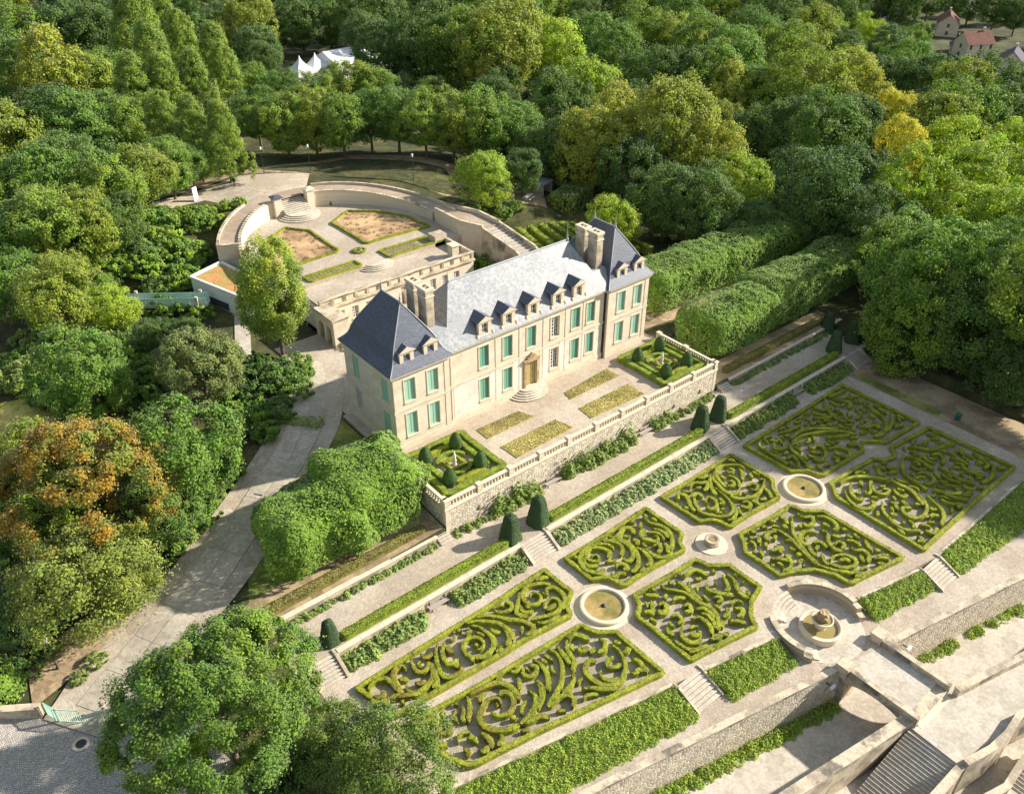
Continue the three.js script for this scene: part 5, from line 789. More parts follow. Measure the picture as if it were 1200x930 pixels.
// ---------------------------------------------------------------- orangery and its semicircular garden
{
  const O = thing('orangery', 'low cream stone orangery with roof terrace standing behind the chateau', 'orangery', [0, TER - 0.2, -45]);
  const x0 = -12.85, x1 = 12.65, H = 3.4, win = [-9.75, -7.6, -5.4, 5.3, 7.4, 9.5], base = 0.2;
  facade(O, 'front_wall', x1 - x0, H, [...win.map(x => [x - x0, 0.75, 1.05, 1.75]), [-x0 + 0.6, 0.2, 1.5, 2.7]], MAT.ashlar, at(x0, 0, 0));
  for (const x of win) windowPart(O, 'sash', 1.05, 1.75, at(x, 0.75, 0));
  { const g = new THREE.CylinderGeometry(0.75, 0.75, 2.7, 16, 1, true, Math.PI / 2, Math.PI); g.translate(0.6, 1.55, -0.35); put('niche', g, MAT.old, O); }
  mb().cap(x0 - 0.12, x1 + 0.12, H, H + 0.28, -0.5, 0.3, 0.04).put('cornice', MAT.old, O);
  mb().box(x0, x0 + 0.4, 0, H, -6.6, -0.402).box(x1 - 0.4, x1, 0, H, -6.6, -0.402).put('side_wall', MAT.ashlar, O);
  // parapet: plinth, posts, panels, rail
  const n = 14; mb().box(x0, x1, H + 0.282, H + 0.42, -0.3, 0.12).put('parapet_plinth', MAT.old, O);
  for (let k = 0; k <= n; k++) { const x = lerp(x0 + 0.2, x1 - 0.2, k / n); mb().box(x - 0.2, x + 0.2, H + 0.422, H + 1.25, -0.3, 0.1).put('parapet_post', MAT.old, O); if (k < n) { const a = x + 0.202, b = lerp(x0 + 0.2, x1 - 0.2, (k + 1) / n) - 0.202; mb().box(a, b, H + 0.422, H + 1.1, -0.18, -0.02).put('parapet_panel', MAT.trim, O); } }
  mb().cap(x0 - 0.05, x1 + 0.05, H + 1.252, H + 1.42, -0.38, 0.18, 0.03).put('parapet_rail', MAT.old, O);
  mb().box(x1 - 2.2, x1, H + 0.3, H + 2.0, -8.5, -6.6).box(x1 - 0.4, x1 + 0.02, H, H + 1.4, -6.6, -0.3).put('end_block', MAT.old, O);
  mb().box(10.1, 11.3, H + 0.3, H + 2.1, -2.9, -1.7).cap(9.95, 11.45, H + 2.102, H + 2.3, -3.05, -1.55, 0.03).put('chimney', MAT.trim, O);
  struct(mb().box(-12.5, 12.3, TER, ORT, -51.6, -45.35), 'orangery_terrace', MAT.gravel);
  // statue in the niche
  const st = thing('niche_statue', 'small pale statue in the orangery niche', 'statue', [0.6, TER + 0.1, -45.1]);
  put('pedestal', new THREE.CylinderGeometry(0.28, 0.34, 0.6, 12).translate(0, 0.3, 0), MAT.trim, st);
  put('figure', lathe([[0, 0.6], [0.24, 0.6], [0.2, 1.0], [0.26, 1.35], [0.16, 1.6], [0.08, 1.68], [0.12, 1.8], [0.1, 1.95], [0, 2.02]], 12), MAT.white, st);
  // arcade wing at the driveway end
  const w = thing('arcade', 'arched stone loggia wall at the driveway end of the orangery', 'arcade', [-13.6, TER - 0.3, -40.2]);
  const sh = new THREE.Shape([[0, 0], [5, 0], [5, 4.1], [0, 4.1]].map(p => new THREE.Vector2(...p)));
  for (const c of [1.5, 3.5]) { const p = new THREE.Path(); p.moveTo(c - 0.65, 0.3); p.lineTo(c - 0.65, 2.3); p.absarc(c, 2.3, 0.65, Math.PI, 0, true); p.lineTo(c + 0.65, 0.3); sh.holes.push(p); }
  const g = new THREE.ExtrudeGeometry(sh, { depth: 0.5, bevelEnabled: false }); g.rotateY(Math.PI / 2); put('arch_wall', g, MAT.ashlar, w);
  mb().box(2.0, 2.2, 0, 4, -5, 0).box(0.5, 2.0, 0, 4, -0.2, 0).box(0.5, 2.0, 0, 4, -5, -4.8).put('inner_wall', MAT.ashlar, w); mb().cap(-0.15, 2.3, 4.1, 4.35, -5.1, 0.1, 0.03).put('cornice', MAT.old, w);

  // semicircular garden floor, wall, ramp
  const EL = (k, a0, a1, n) => arc(0, -58.5, 15.3 + k, 18.5 + k, a0 * D2R, a1 * D2R, n);
  struct(mb().prism([[-15.3, -51.6], [15.3, -51.6], ...EL(0, 360, 180, 48)], 6.5, GARD), 'upper_garden_path', MAT.gravel);
  mb().box(0, 0, 0, 0, 0, 0);
  const rampY = a => a < 268 ? lerp(9.7, 10.9, smooth(200, 250, a)) : lerp(10.9, 9.9, smooth(285, 362, a));
  { const b = mb(), n = 60; for (let i = 0; i < n; i++) { const a = lerp(206, 362, i / n), c = lerp(206, 362, (i + 1) / n), P = (k, q, y) => { const p = arc(0, -58.5, 15.3 + k, 18.5 + k, q * D2R, q * D2R, 1)[0]; return V(p[0], y, p[1]); };
    b.quad(P(0.2, a, rampY(a) + 0.1), P(3.3, a, rampY(a) + 0.1), P(3.3, c, rampY(c) + 0.1), P(0.2, c, rampY(c) + 0.1)); b.quad(P(3.3, a, rampY(a) + 0.1), P(3.3, a, 4), P(3.3, c, 4), P(3.3, c, rampY(c) + 0.1)); }
    struct(b, 'garden_ramp', M({ map: gravelT, color: rgb(0.82, 0.76, 0.72) })); }
  { const P = k => arc(0, -58.5, 15.3 + k, 18.5 + k, 206 * D2R, 206 * D2R, 1)[0], a = P(0.1), b = P(3.4), o = thing('ramp_end_wall', 'straight end wall closing the curved ramp above the annex', 'wall', [a[0], 3.5, a[1]]); mb().bar([[0, 6.7, 0], [b[0] - a[0], 6.7, b[1] - a[1]]], 0.35, 6.9).put('wall_body', MAT.ashlar, o); mb().bar([[0, 6.84, 0], [b[0] - a[0], 6.84, b[1] - a[1]]], 0.47, 0.138).put('coping', MAT.old, o); }
  const curved = (label, k, w, a0, a1, n, top, y0) => { const o = thing('curved_wall', label, 'wall', [0, y0, -58.5], 0, 'curved walls of the upper garden');
    for (let i = 0; i < n; i++) { const p = lerp(a0, a1, i / n), q = lerp(a0, a1, (i + 1) / n), yt = top((p + q) / 2) - y0, seg = (r, s, e) => [...arc(0, 0, 15.3 + r, 18.5 + r, (p + e) * D2R, (q - e) * D2R, 3), ...arc(0, 0, 15.3 + s, 18.5 + s, (p + e) * D2R, (q - e) * D2R, 3).reverse()];
      mb().prism(seg(k, k + w, 0), 0, yt - 0.14).put('wall_section', MAT.ashlar, o); mb().prism(seg(k - 0.06, k + w + 0.06, 0.015), yt - 0.138, yt).put('coping_stone', MAT.old, o); } };
  curved('tall curved cream wall behind the rose beds beside the wood', -0.1, 0.4, 278.5, 358, 34, a => rampY(a) + 0.35, 8.2);
  curved('curved cream wall between the ramp and the upper garden on the driveway side', -0.1, 0.4, 178, 260.5, 34, a => lerp(9.4, rampY(a) + 0.4, smooth(196, 212, a)), 3.5);
  curved('outer parapet of the curved ramp on the driveway side', 3.1, 0.3, 206, 246, 24, a => rampY(a) + 0.4, 3.5);
  curved('outer stone kerb of the curved ramp beside the lawn', 3.2, 0.3, 285, 362, 30, a => rampY(a) + 0.5, 6);
  for (const [x, z, l] of [[-3.1, -76.2, 'square cream gate pillar with slate cap on the driveway side of the fan steps'], [2.7, -76.3, 'square cream gate pillar on the wood side of the fan steps']]) { const p = thing('gate_pillar', l, 'pillar', [x, GARD, z]); mb().box(-0.62, 0.62, -0.3, 3.2, -0.62, 0.62).put('shaft', MAT.ashlar, p); mb().loft([[V(-0.82, 3.2, 0.82), V(0.82, 3.2, 0.82), V(0.82, 3.2, -0.82), V(-0.82, 3.2, -0.82)], [V(-0.82, 3.38, 0.82), V(0.82, 3.38, 0.82), V(0.82, 3.38, -0.82), V(-0.82, 3.38, -0.82)], [V(-0.2, 3.62, 0.2), V(0.2, 3.62, 0.2), V(0.2, 3.62, -0.2), V(-0.2, 3.62, -0.2)]], true).put('cap', x < 0 ? MAT.slate : MAT.trim, p); }
  { const s = thing('fan_steps', 'fan of stone steps between the two gate pillars of the upper garden', 'stairs', [-0.2, GARD, -76]);
    for (let i = 0; i < 4; i++) { const r = 3.5 - i * 0.42, y = 0.17 * (i + 1); mb().prism(arc(0, 1.2, (r - 0.09), (r - 0.09), 0, Math.PI, 20), i ? 0.17 * i - 0.002 : -0.05, y - 0.05).put('riser', MAT.old, s); mb().prism(arc(0, 1.2, r, r, 0, Math.PI, 20), y - 0.05, y, true).put('step', MAT.step, s); }
    for (let i = 0; i < 9; i++) { const y = 0.68 + 0.17 * (i + 1), z1 = 1.55 - i * 0.4; mb().box(-2.25, 2.25, 0.2, y - 0.05, z1 - 0.42, z1 - 0.08).box(-2.25, 2.25, y - 0.05, y, z1 - 0.42, z1).put('step', MAT.step, s); } }
  { const s = thing('orangery_steps', 'low curved steps from the orangery terrace up to the rose garden', 'stairs', [0.1, ORT, -51.55]); for (let i = 0; i < 4; i++) { const r = 2.75 - i * 0.33; mb().prism(arc(0, -0.2, r - 0.09, (r - 0.09) * 0.75, 0, Math.PI, 20), i ? 0.15 * i - 0.002 : -0.02, 0.15 * (i + 1) - 0.05).put('riser', MAT.old, s); mb().prism(arc(0, -0.2, r, r * 0.75, 0, Math.PI, 20), 0.15 * (i + 1) - 0.05, 0.15 * (i + 1), true).put('step', MAT.step, s); } }
  { const s = thing('ramp_stairs', 'long stepped ramp of shallow grey steps going down from the curved ramp', 'stairs', [19.05, 4.4, -40.6]);
    for (let i = 0; i < 10; i++) { const y = 5.5 - (i + 1) * 0.115, z = -8.3 + i * 0.83; mb().box(-1.55, 1.55, -0.4, y - 0.06, z, z + 0.78).box(-1.55, 1.55, y - 0.06, y, z - 0.01, z + 0.83).put('step', MAT.pave, s); }
    for (let i = 0; i < 20; i++) { const y = 4.35 - (i + 1) * 0.21, z = i * 0.42; mb().box(-1.55, 1.55, -0.4, y, z, z + 0.42).put('step', MAT.pave, s); }
    for (const x of [-1.9, 1.56]) { const pr = [[-8.4, 6.0], [0, 4.95], [8.4, 0.75], [8.4, -0.4], [-8.4, -0.4]], A = pr.map(p => V(x, p[1], p[0])), B = A.map(p => p.clone().setX(x + 0.34)); mb().loft([A, B], true, true).put('flank_wall', MAT.old, s); }
    struct(mb().prism([[15.5, -59.2], [18.75, -59.2], [20.6, -55], [20.6, -48.9], [17.5, -48.9], [15.5, -52]], 4, 9.995), 'ramp_landing', M({ map: gravelT, color: rgb(0.82, 0.76, 0.72) }));
    const o = thing('ramp_parapet', 'stone parapet beside the top of the shallow stepped ramp', 'wall', [18.7, 4, -59.5]); const q = [[0, 0], [1.0, 2.2], [2.05, 5], [2.05, 10.6]]; mb().bar(q.map(p => [p[0], 6.4, p[1]]), 0.3, 6.6).put('wall_body', MAT.ashlar, o); mb().bar(q.map(p => [p[0], 6.54, p[1]]), 0.42, 0.138).put('coping', MAT.old, o);
    const o2 = thing('court_wall', 'cream wall between the orangery court and the shallow stepped ramp', 'wall', [15.4, 4, -58.5]); mb().bar([[0, 6.9, 0], [0, 6.9, 6.6], [2.0, 6.5, 9.7]], 0.35, 7).put('wall_body', MAT.ashlar, o2); mb().bar([[0, 7.04, 0], [0, 7.04, 6.6], [2.0, 6.64, 9.7]], 0.47, 0.138).put('coping', MAT.old, o2); }
  // rose beds, strip beds, round bed
  const roseBed = (label, pts) => { const o = thing('rose_bed', label, 'flower bed', [pts[0][0], GARD, pts[0][1]], 0, 'dry rose beds of the upper garden'); const L = pts.map(p => [p[0] - pts[0][0], p[1] - pts[0][1]]); mb().prism(L, -0.1, 0.07).put('soil', M({ map: earthT, color: rgb(1.4, 1.22, 1.08) }), o); o.userData.outline = undefined; return [o, L]; };
  globalThis.ROSE = [roseBed('dry pinkish rose bed with box edging, on the driveway side', [[-12.6, -57.6], [-2.4, -58.2], [-2.1, -67.6], [-4.5, -71], [-9, -68.5], [-12, -64]]), roseBed('dry pinkish rose bed with box edging, on the wood side', [[2.3, -58.1], [13.4, -57.5], [12.9, -63], [10.2, -68], [6.6, -71], [2.2, -68.2]]), ];
  globalThis.STRIP = [['planted strip bed with rows of low plants on the driveway side', -10.6, -2.3, -53.6, -51.75], ['planted strip bed with rows of low plants on the wood side', 2.3, 12.3, -54.4, -51.75]];
}
// annex with planted roof, glass footbridge, stairs beside it
{
  const o = thing('annex', 'modern white annex with a sloping roof of orange stonecrop', 'building', [-19, 4.6, -58]);
  const P = [[-3.2, -7.6], [2.2, -9.6], [3.5, -1.5], [0.3, 5.0]];
  mb().prism(P, -1.6, 3.15).put('wall', MAT.canvas, o);
  mb().prism([[-2.9, -7.3], [2.0, -9.1], [3.2, -1.6], [0.3, 4.5]], 3.1, 3.22).put('planted_roof', M({ map: dtex(256, 256, (x, y) => { const i = y * 2 * N + x * 2; return sc3(mix3([190, 136, 84], [146, 144, 80], smooth(0.4, 0.62, nA[i])), 0.7 + 0.6 * nC[i]); }, true, 5, 5), roughness: 1 }), o);
  for (let i = 0; i < 4; i++) { const a = P[i], b = P[(i + 1) % 4]; mb().bar([[a[0], 3.42, a[1]], [b[0], 3.42, b[1]]], 0.3, 0.27).put('roof_edge', MAT.canvas, o); }
  mb().quad(V(-2.63, 0.1, -5.5), V(-1.15, 0.1, -0.22), V(-1.15, 1.3, -0.22), V(-2.63, 1.3, -5.5)).put('window_band', MAT.farGlass, o).position.set(-0.03, 0, 0.01);
  const gb = thing('glass_footbridge', 'footbridge with pale green glass sides leading to the annex', 'footbridge', [-26.8, 6.1, -63.2], 0.62 - Math.PI / 2 - 0.35);
  const glassM = M({ color: rgb(0.5, 0.72, 0.68), roughness: 0.15, transparent: true, opacity: 0.75 });
  gb.rotation.y = -0.64;
  mb().box(-5.6, 5.6, -0.2, 0, -0.85, 0.85).put('deck', MAT.concrete, gb);
  for (const s of [-1, 1]) for (let k = 0; k < 5; k++) mb().box(-5.6 + k * 2.24 + 0.02, -5.6 + (k + 1) * 2.24 - 0.02, 0.02, 1.25, s * 0.85 - 0.02, s * 0.85 + 0.02).put('glass_panel', glassM, gb);
  for (const x of [-4.4, 4.4]) for (const s of [-1, 1]) mb().box(x - 0.18, x + 0.18, -4, 1.5, s * 1.1 - 0.18, s * 1.1 + 0.18).put('post', MAT.concrete, gb);
  const st = thing('park_stairs', 'narrow flight of stone-edged stairs between the hedge block and the tall tree', 'stairs', [-24.9, groundY(-24.9, -43.6), -43.6]);
  st.rotation.y = Math.atan2(5.9, 13.4) * -1; for (let i = 0; i < 20; i++) { const x = lerp(-24.9, -19, i / 20), z = lerp(-43.6, -57, i / 20), y = groundY(x, z) - groundY(-24.9, -43.6) + 0.12; mb().box(-1.0, 1.0, y - 0.5, y - 0.06, -(i + 1) * 0.73, -i * 0.73 - 0.06).box(-1.0, 1.0, y - 0.06, y, -(i + 1) * 0.73, -i * 0.73).put('step', MAT.pave, st); }
}
// ---------------------------------------------------------------- foliage builders
class LB {   // leaves and skins with vertex colours
  constructor() { this.p = []; this.n = []; this.c = []; this.i = []; }
  leaf(x, y, z, nx, ny, nz, s, r, g, b) {
    let l = Math.hypot(nx, ny, nz) || 1; nx /= l; ny /= l; nz /= l;
    let tx = rnd() - 0.5, ty = rnd() - 0.5, tz = rnd() - 0.5; const d = tx * nx + ty * ny + tz * nz; tx -= d * nx; ty -= d * ny; tz -= d * nz; l = Math.hypot(tx, ty, tz) || 1; tx *= s / l; ty *= s / l; tz *= s / l;
    const bx = (ny * tz - nz * ty) * 0.62, by = (nz * tx - nx * tz) * 0.62, bz = (nx * ty - ny * tx) * 0.62, f = s * 0.22, k = this.p.length / 3;
    this.p.push(x - tx, y - ty, z - tz, x + bx + nx * f, y + by + ny * f, z + bz + nz * f, x + tx, y + ty, z + tz, x - bx + nx * f, y - by + ny * f, z - bz + nz * f);
    for (let q = 0; q < 4; q++) { this.n.push(nx, ny, nz); this.c.push(r, g, b); }
    this.i.push(k, k + 2, k + 1, k, k + 3, k + 2);
  }
  geo() { const g = new THREE.BufferGeometry(); g.setAttribute('position', new THREE.Float32BufferAttribute(this.p, 3)); g.setAttribute('normal', new THREE.Float32BufferAttribute(this.n, 3)); g.setAttribute('color', new THREE.Float32BufferAttribute(this.c, 3)); g.setAttribute('uv', new THREE.Float32BufferAttribute(new Float32Array(this.p.length / 3 * 2), 2)); g.setIndex(this.i); return g; }
}
const vary = (k = 0.28, hue = 0.1) => { const v = 1 + k * (rnd() * 2 - 1), h = hue * (rnd() * 2 - 1); return [v * (1 + h), v, v * (1 - h)]; };
const leafM = (r, g, b, rough = 1) => M({ color: rgb(r, g, b), roughness: rough, vertexColors: true, transmission: 0.4 }, true);
const hedgeM = (r, g, b) => M({ color: rgb(r, g, b), roughness: 0.85, vertexColors: true });
// clipped hedge along points [[x, z], ...]
function hedge(pts, w, h, o = {}) {
  const { closed = false, taper = 0, leaves = 240, leaf = 0.05, y = 0, amp = 0.028, step = 0.17, brown = 0 } = o;
  const P = spline(pts, step, closed), n = P.length - (closed ? 1 : 0), B = new LB(), sec = [[-0.5, 0, 0], [-0.51, 0.5, 1], [-0.5, 0.93, 2], [-0.5, 0.93, 2], [-0.42, 1, 3], [0, 1, 4], [0.42, 1, 5], [0.5, 0.93, 6], [0.5, 0.93, 6], [0.51, 0.5, 7], [0.5, 0, 8]], m = sec.length, cut = [2, 7], of = rnd() * 50;
  const cl = (x, yy, z) => { const a = noise3(x * 1.6 + 7, yy * 2, z * 1.6), b = noise3(x * 7, yy * 7, z * 7), v = 0.6 + 0.5 * a + 0.6 * (b - 0.5), br = brown * smooth(0.4, 0.65, noise3(x * 0.9 + of, 1, z * 0.9)); return [v * lerp(1, 0.85, br), v * lerp(1, 0.68, br), v * lerp(1, 1.3, br)]; };
  const q = (i, k) => {
    const a = P[closed ? (i - 1 + n) % n : Math.max(0, i - 1)], b = P[closed ? (i + 1) % n : Math.min(n - 1, i + 1)], p = P[closed ? i % n : i], d = Math.hypot(b[0] - a[0], b[1] - a[1]) || 1, nx = -(b[1] - a[1]) / d, nz = (b[0] - a[0]) / d;
    const e = closed ? 1 : Math.min(1, Math.sqrt(Math.min(i, n - 1 - i) * step / (w * 0.55) + 0.12)), tp = taper && !closed ? lerp(1 - taper, 1, smooth(0, 0.45, i / (n - 1))) : 1, s = sec[k][0] * w * e * tp * (0.94 + 0.12 * noise3(p[0] * 1.1 + of, k > 5 ? 4 : 9, p[1] * 1.1));
    const x = p[0] + nx * s, z = p[1] + nz * s, yy = sec[k][1] * h * (0.86 + 0.14 * e) * (0.96 + 0.08 * noise3(x * 1.3, of, z * 1.3));
    const j = sec[k][1] > 0 ? amp : 0; return [x + j * (hash3(i, sec[k][2], 1) - 0.5) * 2, y + yy + j * (hash3(i, sec[k][2], 2) - 0.5) * 1.4, z + j * (hash3(i, sec[k][2], 3) - 0.5) * 2];
  };
  for (let i = 0; i < n; i++) for (let k = 0; k < m; k++) { const v = q(i, k); B.p.push(...v); B.c.push(...cl(...v)); B.n.push(0, 1, 0); }
  for (let i = 0; i + (closed ? 0 : 1) < n; i++) for (let k = 0; k + 1 < m; k++) { if (cut.includes(k)) continue; const a = i * m + k, b = ((i + 1) % n) * m + k; B.i.push(a, b, a + 1, a + 1, b, b + 1); }
  if (!closed) for (const e of [0, n - 1]) for (let k = 1; k + 1 < m; k++) B.i.push(e * m, e * m + k, e * m + k + 1);
  let g = B.geo(); g.computeVertexNormals(); B.n = Array.from(g.attributes.normal.array);
  const len = n * step, cnt = Math.round(len * leaves * w), off = Math.floor;
  for (let t = 0; t < cnt; t++) { const i = off(rnd() * (n - (closed ? 0 : 1))), k = 1 + off(rnd() * (m - 3)), a = (i * m + k) * 3, b = (((i + 1) % n) * m + k + 1) * 3, f = rnd(), x = lerp(B.p[a], B.p[b], f), yy = lerp(B.p[a + 1], B.p[b + 1], f), z = lerp(B.p[a + 2], B.p[b + 2], f), c = cl(x, yy - y, z), v = 0.8 + 0.5 * rnd();
    B.leaf(x, yy + 0.015, z, B.n[a] + (rnd() - 0.5) * 1.3, B.n[a + 1] + (rnd() - 0.3) * 1.1, B.n[a + 2] + (rnd() - 0.5) * 1.3, leaf * rr(0.7, 1.4), c[0] * v, c[1] * v, c[2] * v); }
  return B.geo();
}
// crown of leaf clumps on a handful of big limbs; centre at the origin
function crown({ R = 6, semi = 1, leaves = 23000, leaf = 0.17, lobes = 11, shape = 'round', lobeR = 0.5, clumps = 260, clumpR = 0.165, loose = 0.25, droop = 0, two = null, sd = 1 }) {
  seed(sd); const B = new LB(), L = [], K = [];
  for (let i = 0; i < lobes; i++) {
    let u = lerp(-0.95, 0.95, (i + rnd()) / lobes), a = i * 2.4 + rr(-0.5, 0.5), q = Math.sqrt(1 - u * u), rad = rr(0.34, 0.62), lr = lobeR * rr(0.75, 1.2);
    if (shape === 'conic') { const t = (u + 1) / 2; L.push([lerp(0.62, 0.05, t) * rr(0.6, 1) * Math.cos(a), u * 0.8, lerp(0.62, 0.05, t) * rr(0.6, 1) * Math.sin(a), lobeR * lerp(0.95, 0.6, t) * rr(0.85, 1.15)]); continue; }
    if (shape === 'broad') u = Math.abs(u) * 0.85 - 0.35;
    L.push([q * rad * Math.cos(a), u * rad, q * rad * Math.sin(a), lr]);
  }
  L.push([0, 0, 0, 0.5]); if (shape === 'conic') L.push([0, 0.95, 0, 0.2], [0, 0.6, 0, 0.3]);
  let guard = 0; while (K.length < clumps && guard++ < clumps * 30) {
    const l = L[Math.floor(rnd() * L.length)], u = rr(-1, 1), a = rnd() * 6.2832, q = Math.sqrt(1 - u * u), s = l[3] * rr(0.82, 1.12), x = l[0] + q * Math.cos(a) * s, y = l[1] + u * s * 0.95, z = l[2] + q * Math.sin(a) * s;
    if (L.some(m => m !== l && (x - m[0]) ** 2 + (y - m[1]) ** 2 + (z - m[2]) ** 2 < (m[3] * 0.86) ** 2) && rnd() > 0.06) continue;
    K.push([x, y, z, clumpR * rr(0.6, 1.35), rr(0.8, 1.2), rnd(), q * Math.cos(a), u, q * Math.sin(a), rr(-0.1, 0.1)]);
  }
  const n = Math.round(leaves / K.length);
  for (const [cx, cy, cz, r, br, id, ox, oy, oz, hue] of K) for (let i = 0; i < n; i++) {
    let u = rr(-1, 1), a = rnd() * 6.2832, q = Math.sqrt(1 - u * u), dx = q * Math.cos(a), dy = u, dz = q * Math.sin(a); if (dx * ox + dy * oy + dz * oz < -0.35) { dx = -dx; dy = -dy; dz = -dz; }
    const s = r * Math.pow(rnd(), 0.4) * (rnd() < loose ? rr(1, 1.7) : 1), x = (cx + dx * s) * R, y = (cy + dy * s * 0.8) * R * semi, z = (cz + dz * s) * R, c = vary(0.3, 0.1);
    let col = [c[0] * br * (1 + hue), c[1] * br, c[2] * br * (1 - hue)];
    if (two) { const f = smooth(two.t - 0.1, two.t + 0.1, noise3(x * two.f + 31, y * two.f, z * two.f) * 0.7 + id * 0.3); col = col.map((v, j) => v * lerp(1, two.c[j], f)); }
    B.leaf(x, y - droop * rnd() * s * R, z, dx * 0.7 + ox * 0.4 + 1.5 * (rnd() - 0.5), dy * 0.7 + oy * 0.4 + 0.25 + 1.5 * (rnd() - 0.5), dz * 0.7 + oz * 0.4 + 1.5 * (rnd() - 0.5), leaf * rr(0.6, 1.3), ...col);
  }
  return B.geo();
}
// clipped block of foliage with rounded edges, centre of its base at the origin
function leafBlock(w, d, h, o = {}) {
  const { dens = 22, leaf = 0.2, bump = 0.5, round = 1.1, f = 0.45 } = o, B = new LB(), area = [w * d, w * h, w * h, d * h, d * h], tot = area.reduce((a, b) => a + b), n = Math.round(tot * dens), hx = w / 2, hz = d / 2;
  for (let t = 0; t < n; t++) {
    let q = rnd() * tot, k = 0; while ((q -= area[k]) > 0 && k < 4) k++;
    let x = rr(-hx, hx), y = rr(0, h), z = rr(-hz, hz); if (k === 0) y = h; else if (k === 1) z = hz; else if (k === 2) z = -hz; else if (k === 3) x = hx; else x = -hx;
    const cx = clamp(x, -hx + round, hx - round), cy = clamp(y, 0.3, h - round), cz = clamp(z, -hz + round, hz - round); let nx = x - cx, ny = y - cy, nz = z - cz, l = Math.hypot(nx, ny, nz) || 1; nx /= l; ny /= l; nz /= l;
    const r = round + bump * (noise3(x * f + o.sd, y * f, z * f) * 2 - 1.1) + 0.5 * (noise3(x * 1.3 + 5, y * 1.3, z * 1.3) - 0.5) - 0.3 * rnd() * rnd() + (rnd() < 0.06 ? 0.25 * rnd() : 0);
    B.leaf(cx + nx * r, cy + ny * r, cz + nz * r, nx + (rnd() - 0.5), ny + 0.2 + (rnd() - 0.5), nz + (rnd() - 0.5), leaf * rr(0.5, 1.45), ...vary(0.38, 0.12));
  }
  return B.geo();
}
const trunkGeo = (() => { const L = []; const limb = (pts, r0, r1) => { const c = new THREE.CatmullRomCurve3(pts.map(p => V(...p))), g = new THREE.TubeGeometry(c, 8, 1, 7), a = g.attributes.position; for (let i = 0; i <= 8; i++) for (let j = 0; j <= 7; j++) { const k = i * 8 + j, p = c.getPointAt(i / 8), r = lerp(r0, r1, i / 8); a.setXYZ(k, p.x + (a.getX(k) - p.x) * r, p.y + (a.getY(k) - p.y) * r, p.z + (a.getZ(k) - p.z) * r); } L.push(g); };
  limb([[0, -0.3, 0], [0.1, 2.5, 0.05], [0, 5, 0.1], [0.2, 9, 0]], 0.36, 0.1); limb([[0, 3.6, 0], [1.2, 5.4, 0.6], [2.6, 7.4, 1]], 0.17, 0.05); limb([[0, 4, 0], [-1.3, 5.8, 0.4], [-2.4, 8, 0.6]], 0.17, 0.05); limb([[0, 4.6, 0.1], [0.2, 6.4, -1.4], [0.4, 8.2, -2.6]], 0.15, 0.05); limb([[0, 5, 0.1], [-0.4, 6.8, 1.5], [-0.5, 8.4, 2.6]], 0.13, 0.04); return mergeGeometries(L); })();
const GREEN = hedgeM(0.28, 0.31, 0.018), BRIGHT = hedgeM(0.22, 0.29, 0.022), YEWM = hedgeM(0.045, 0.085, 0.028), WALKM = hedgeM(0.22, 0.2, 0.045);

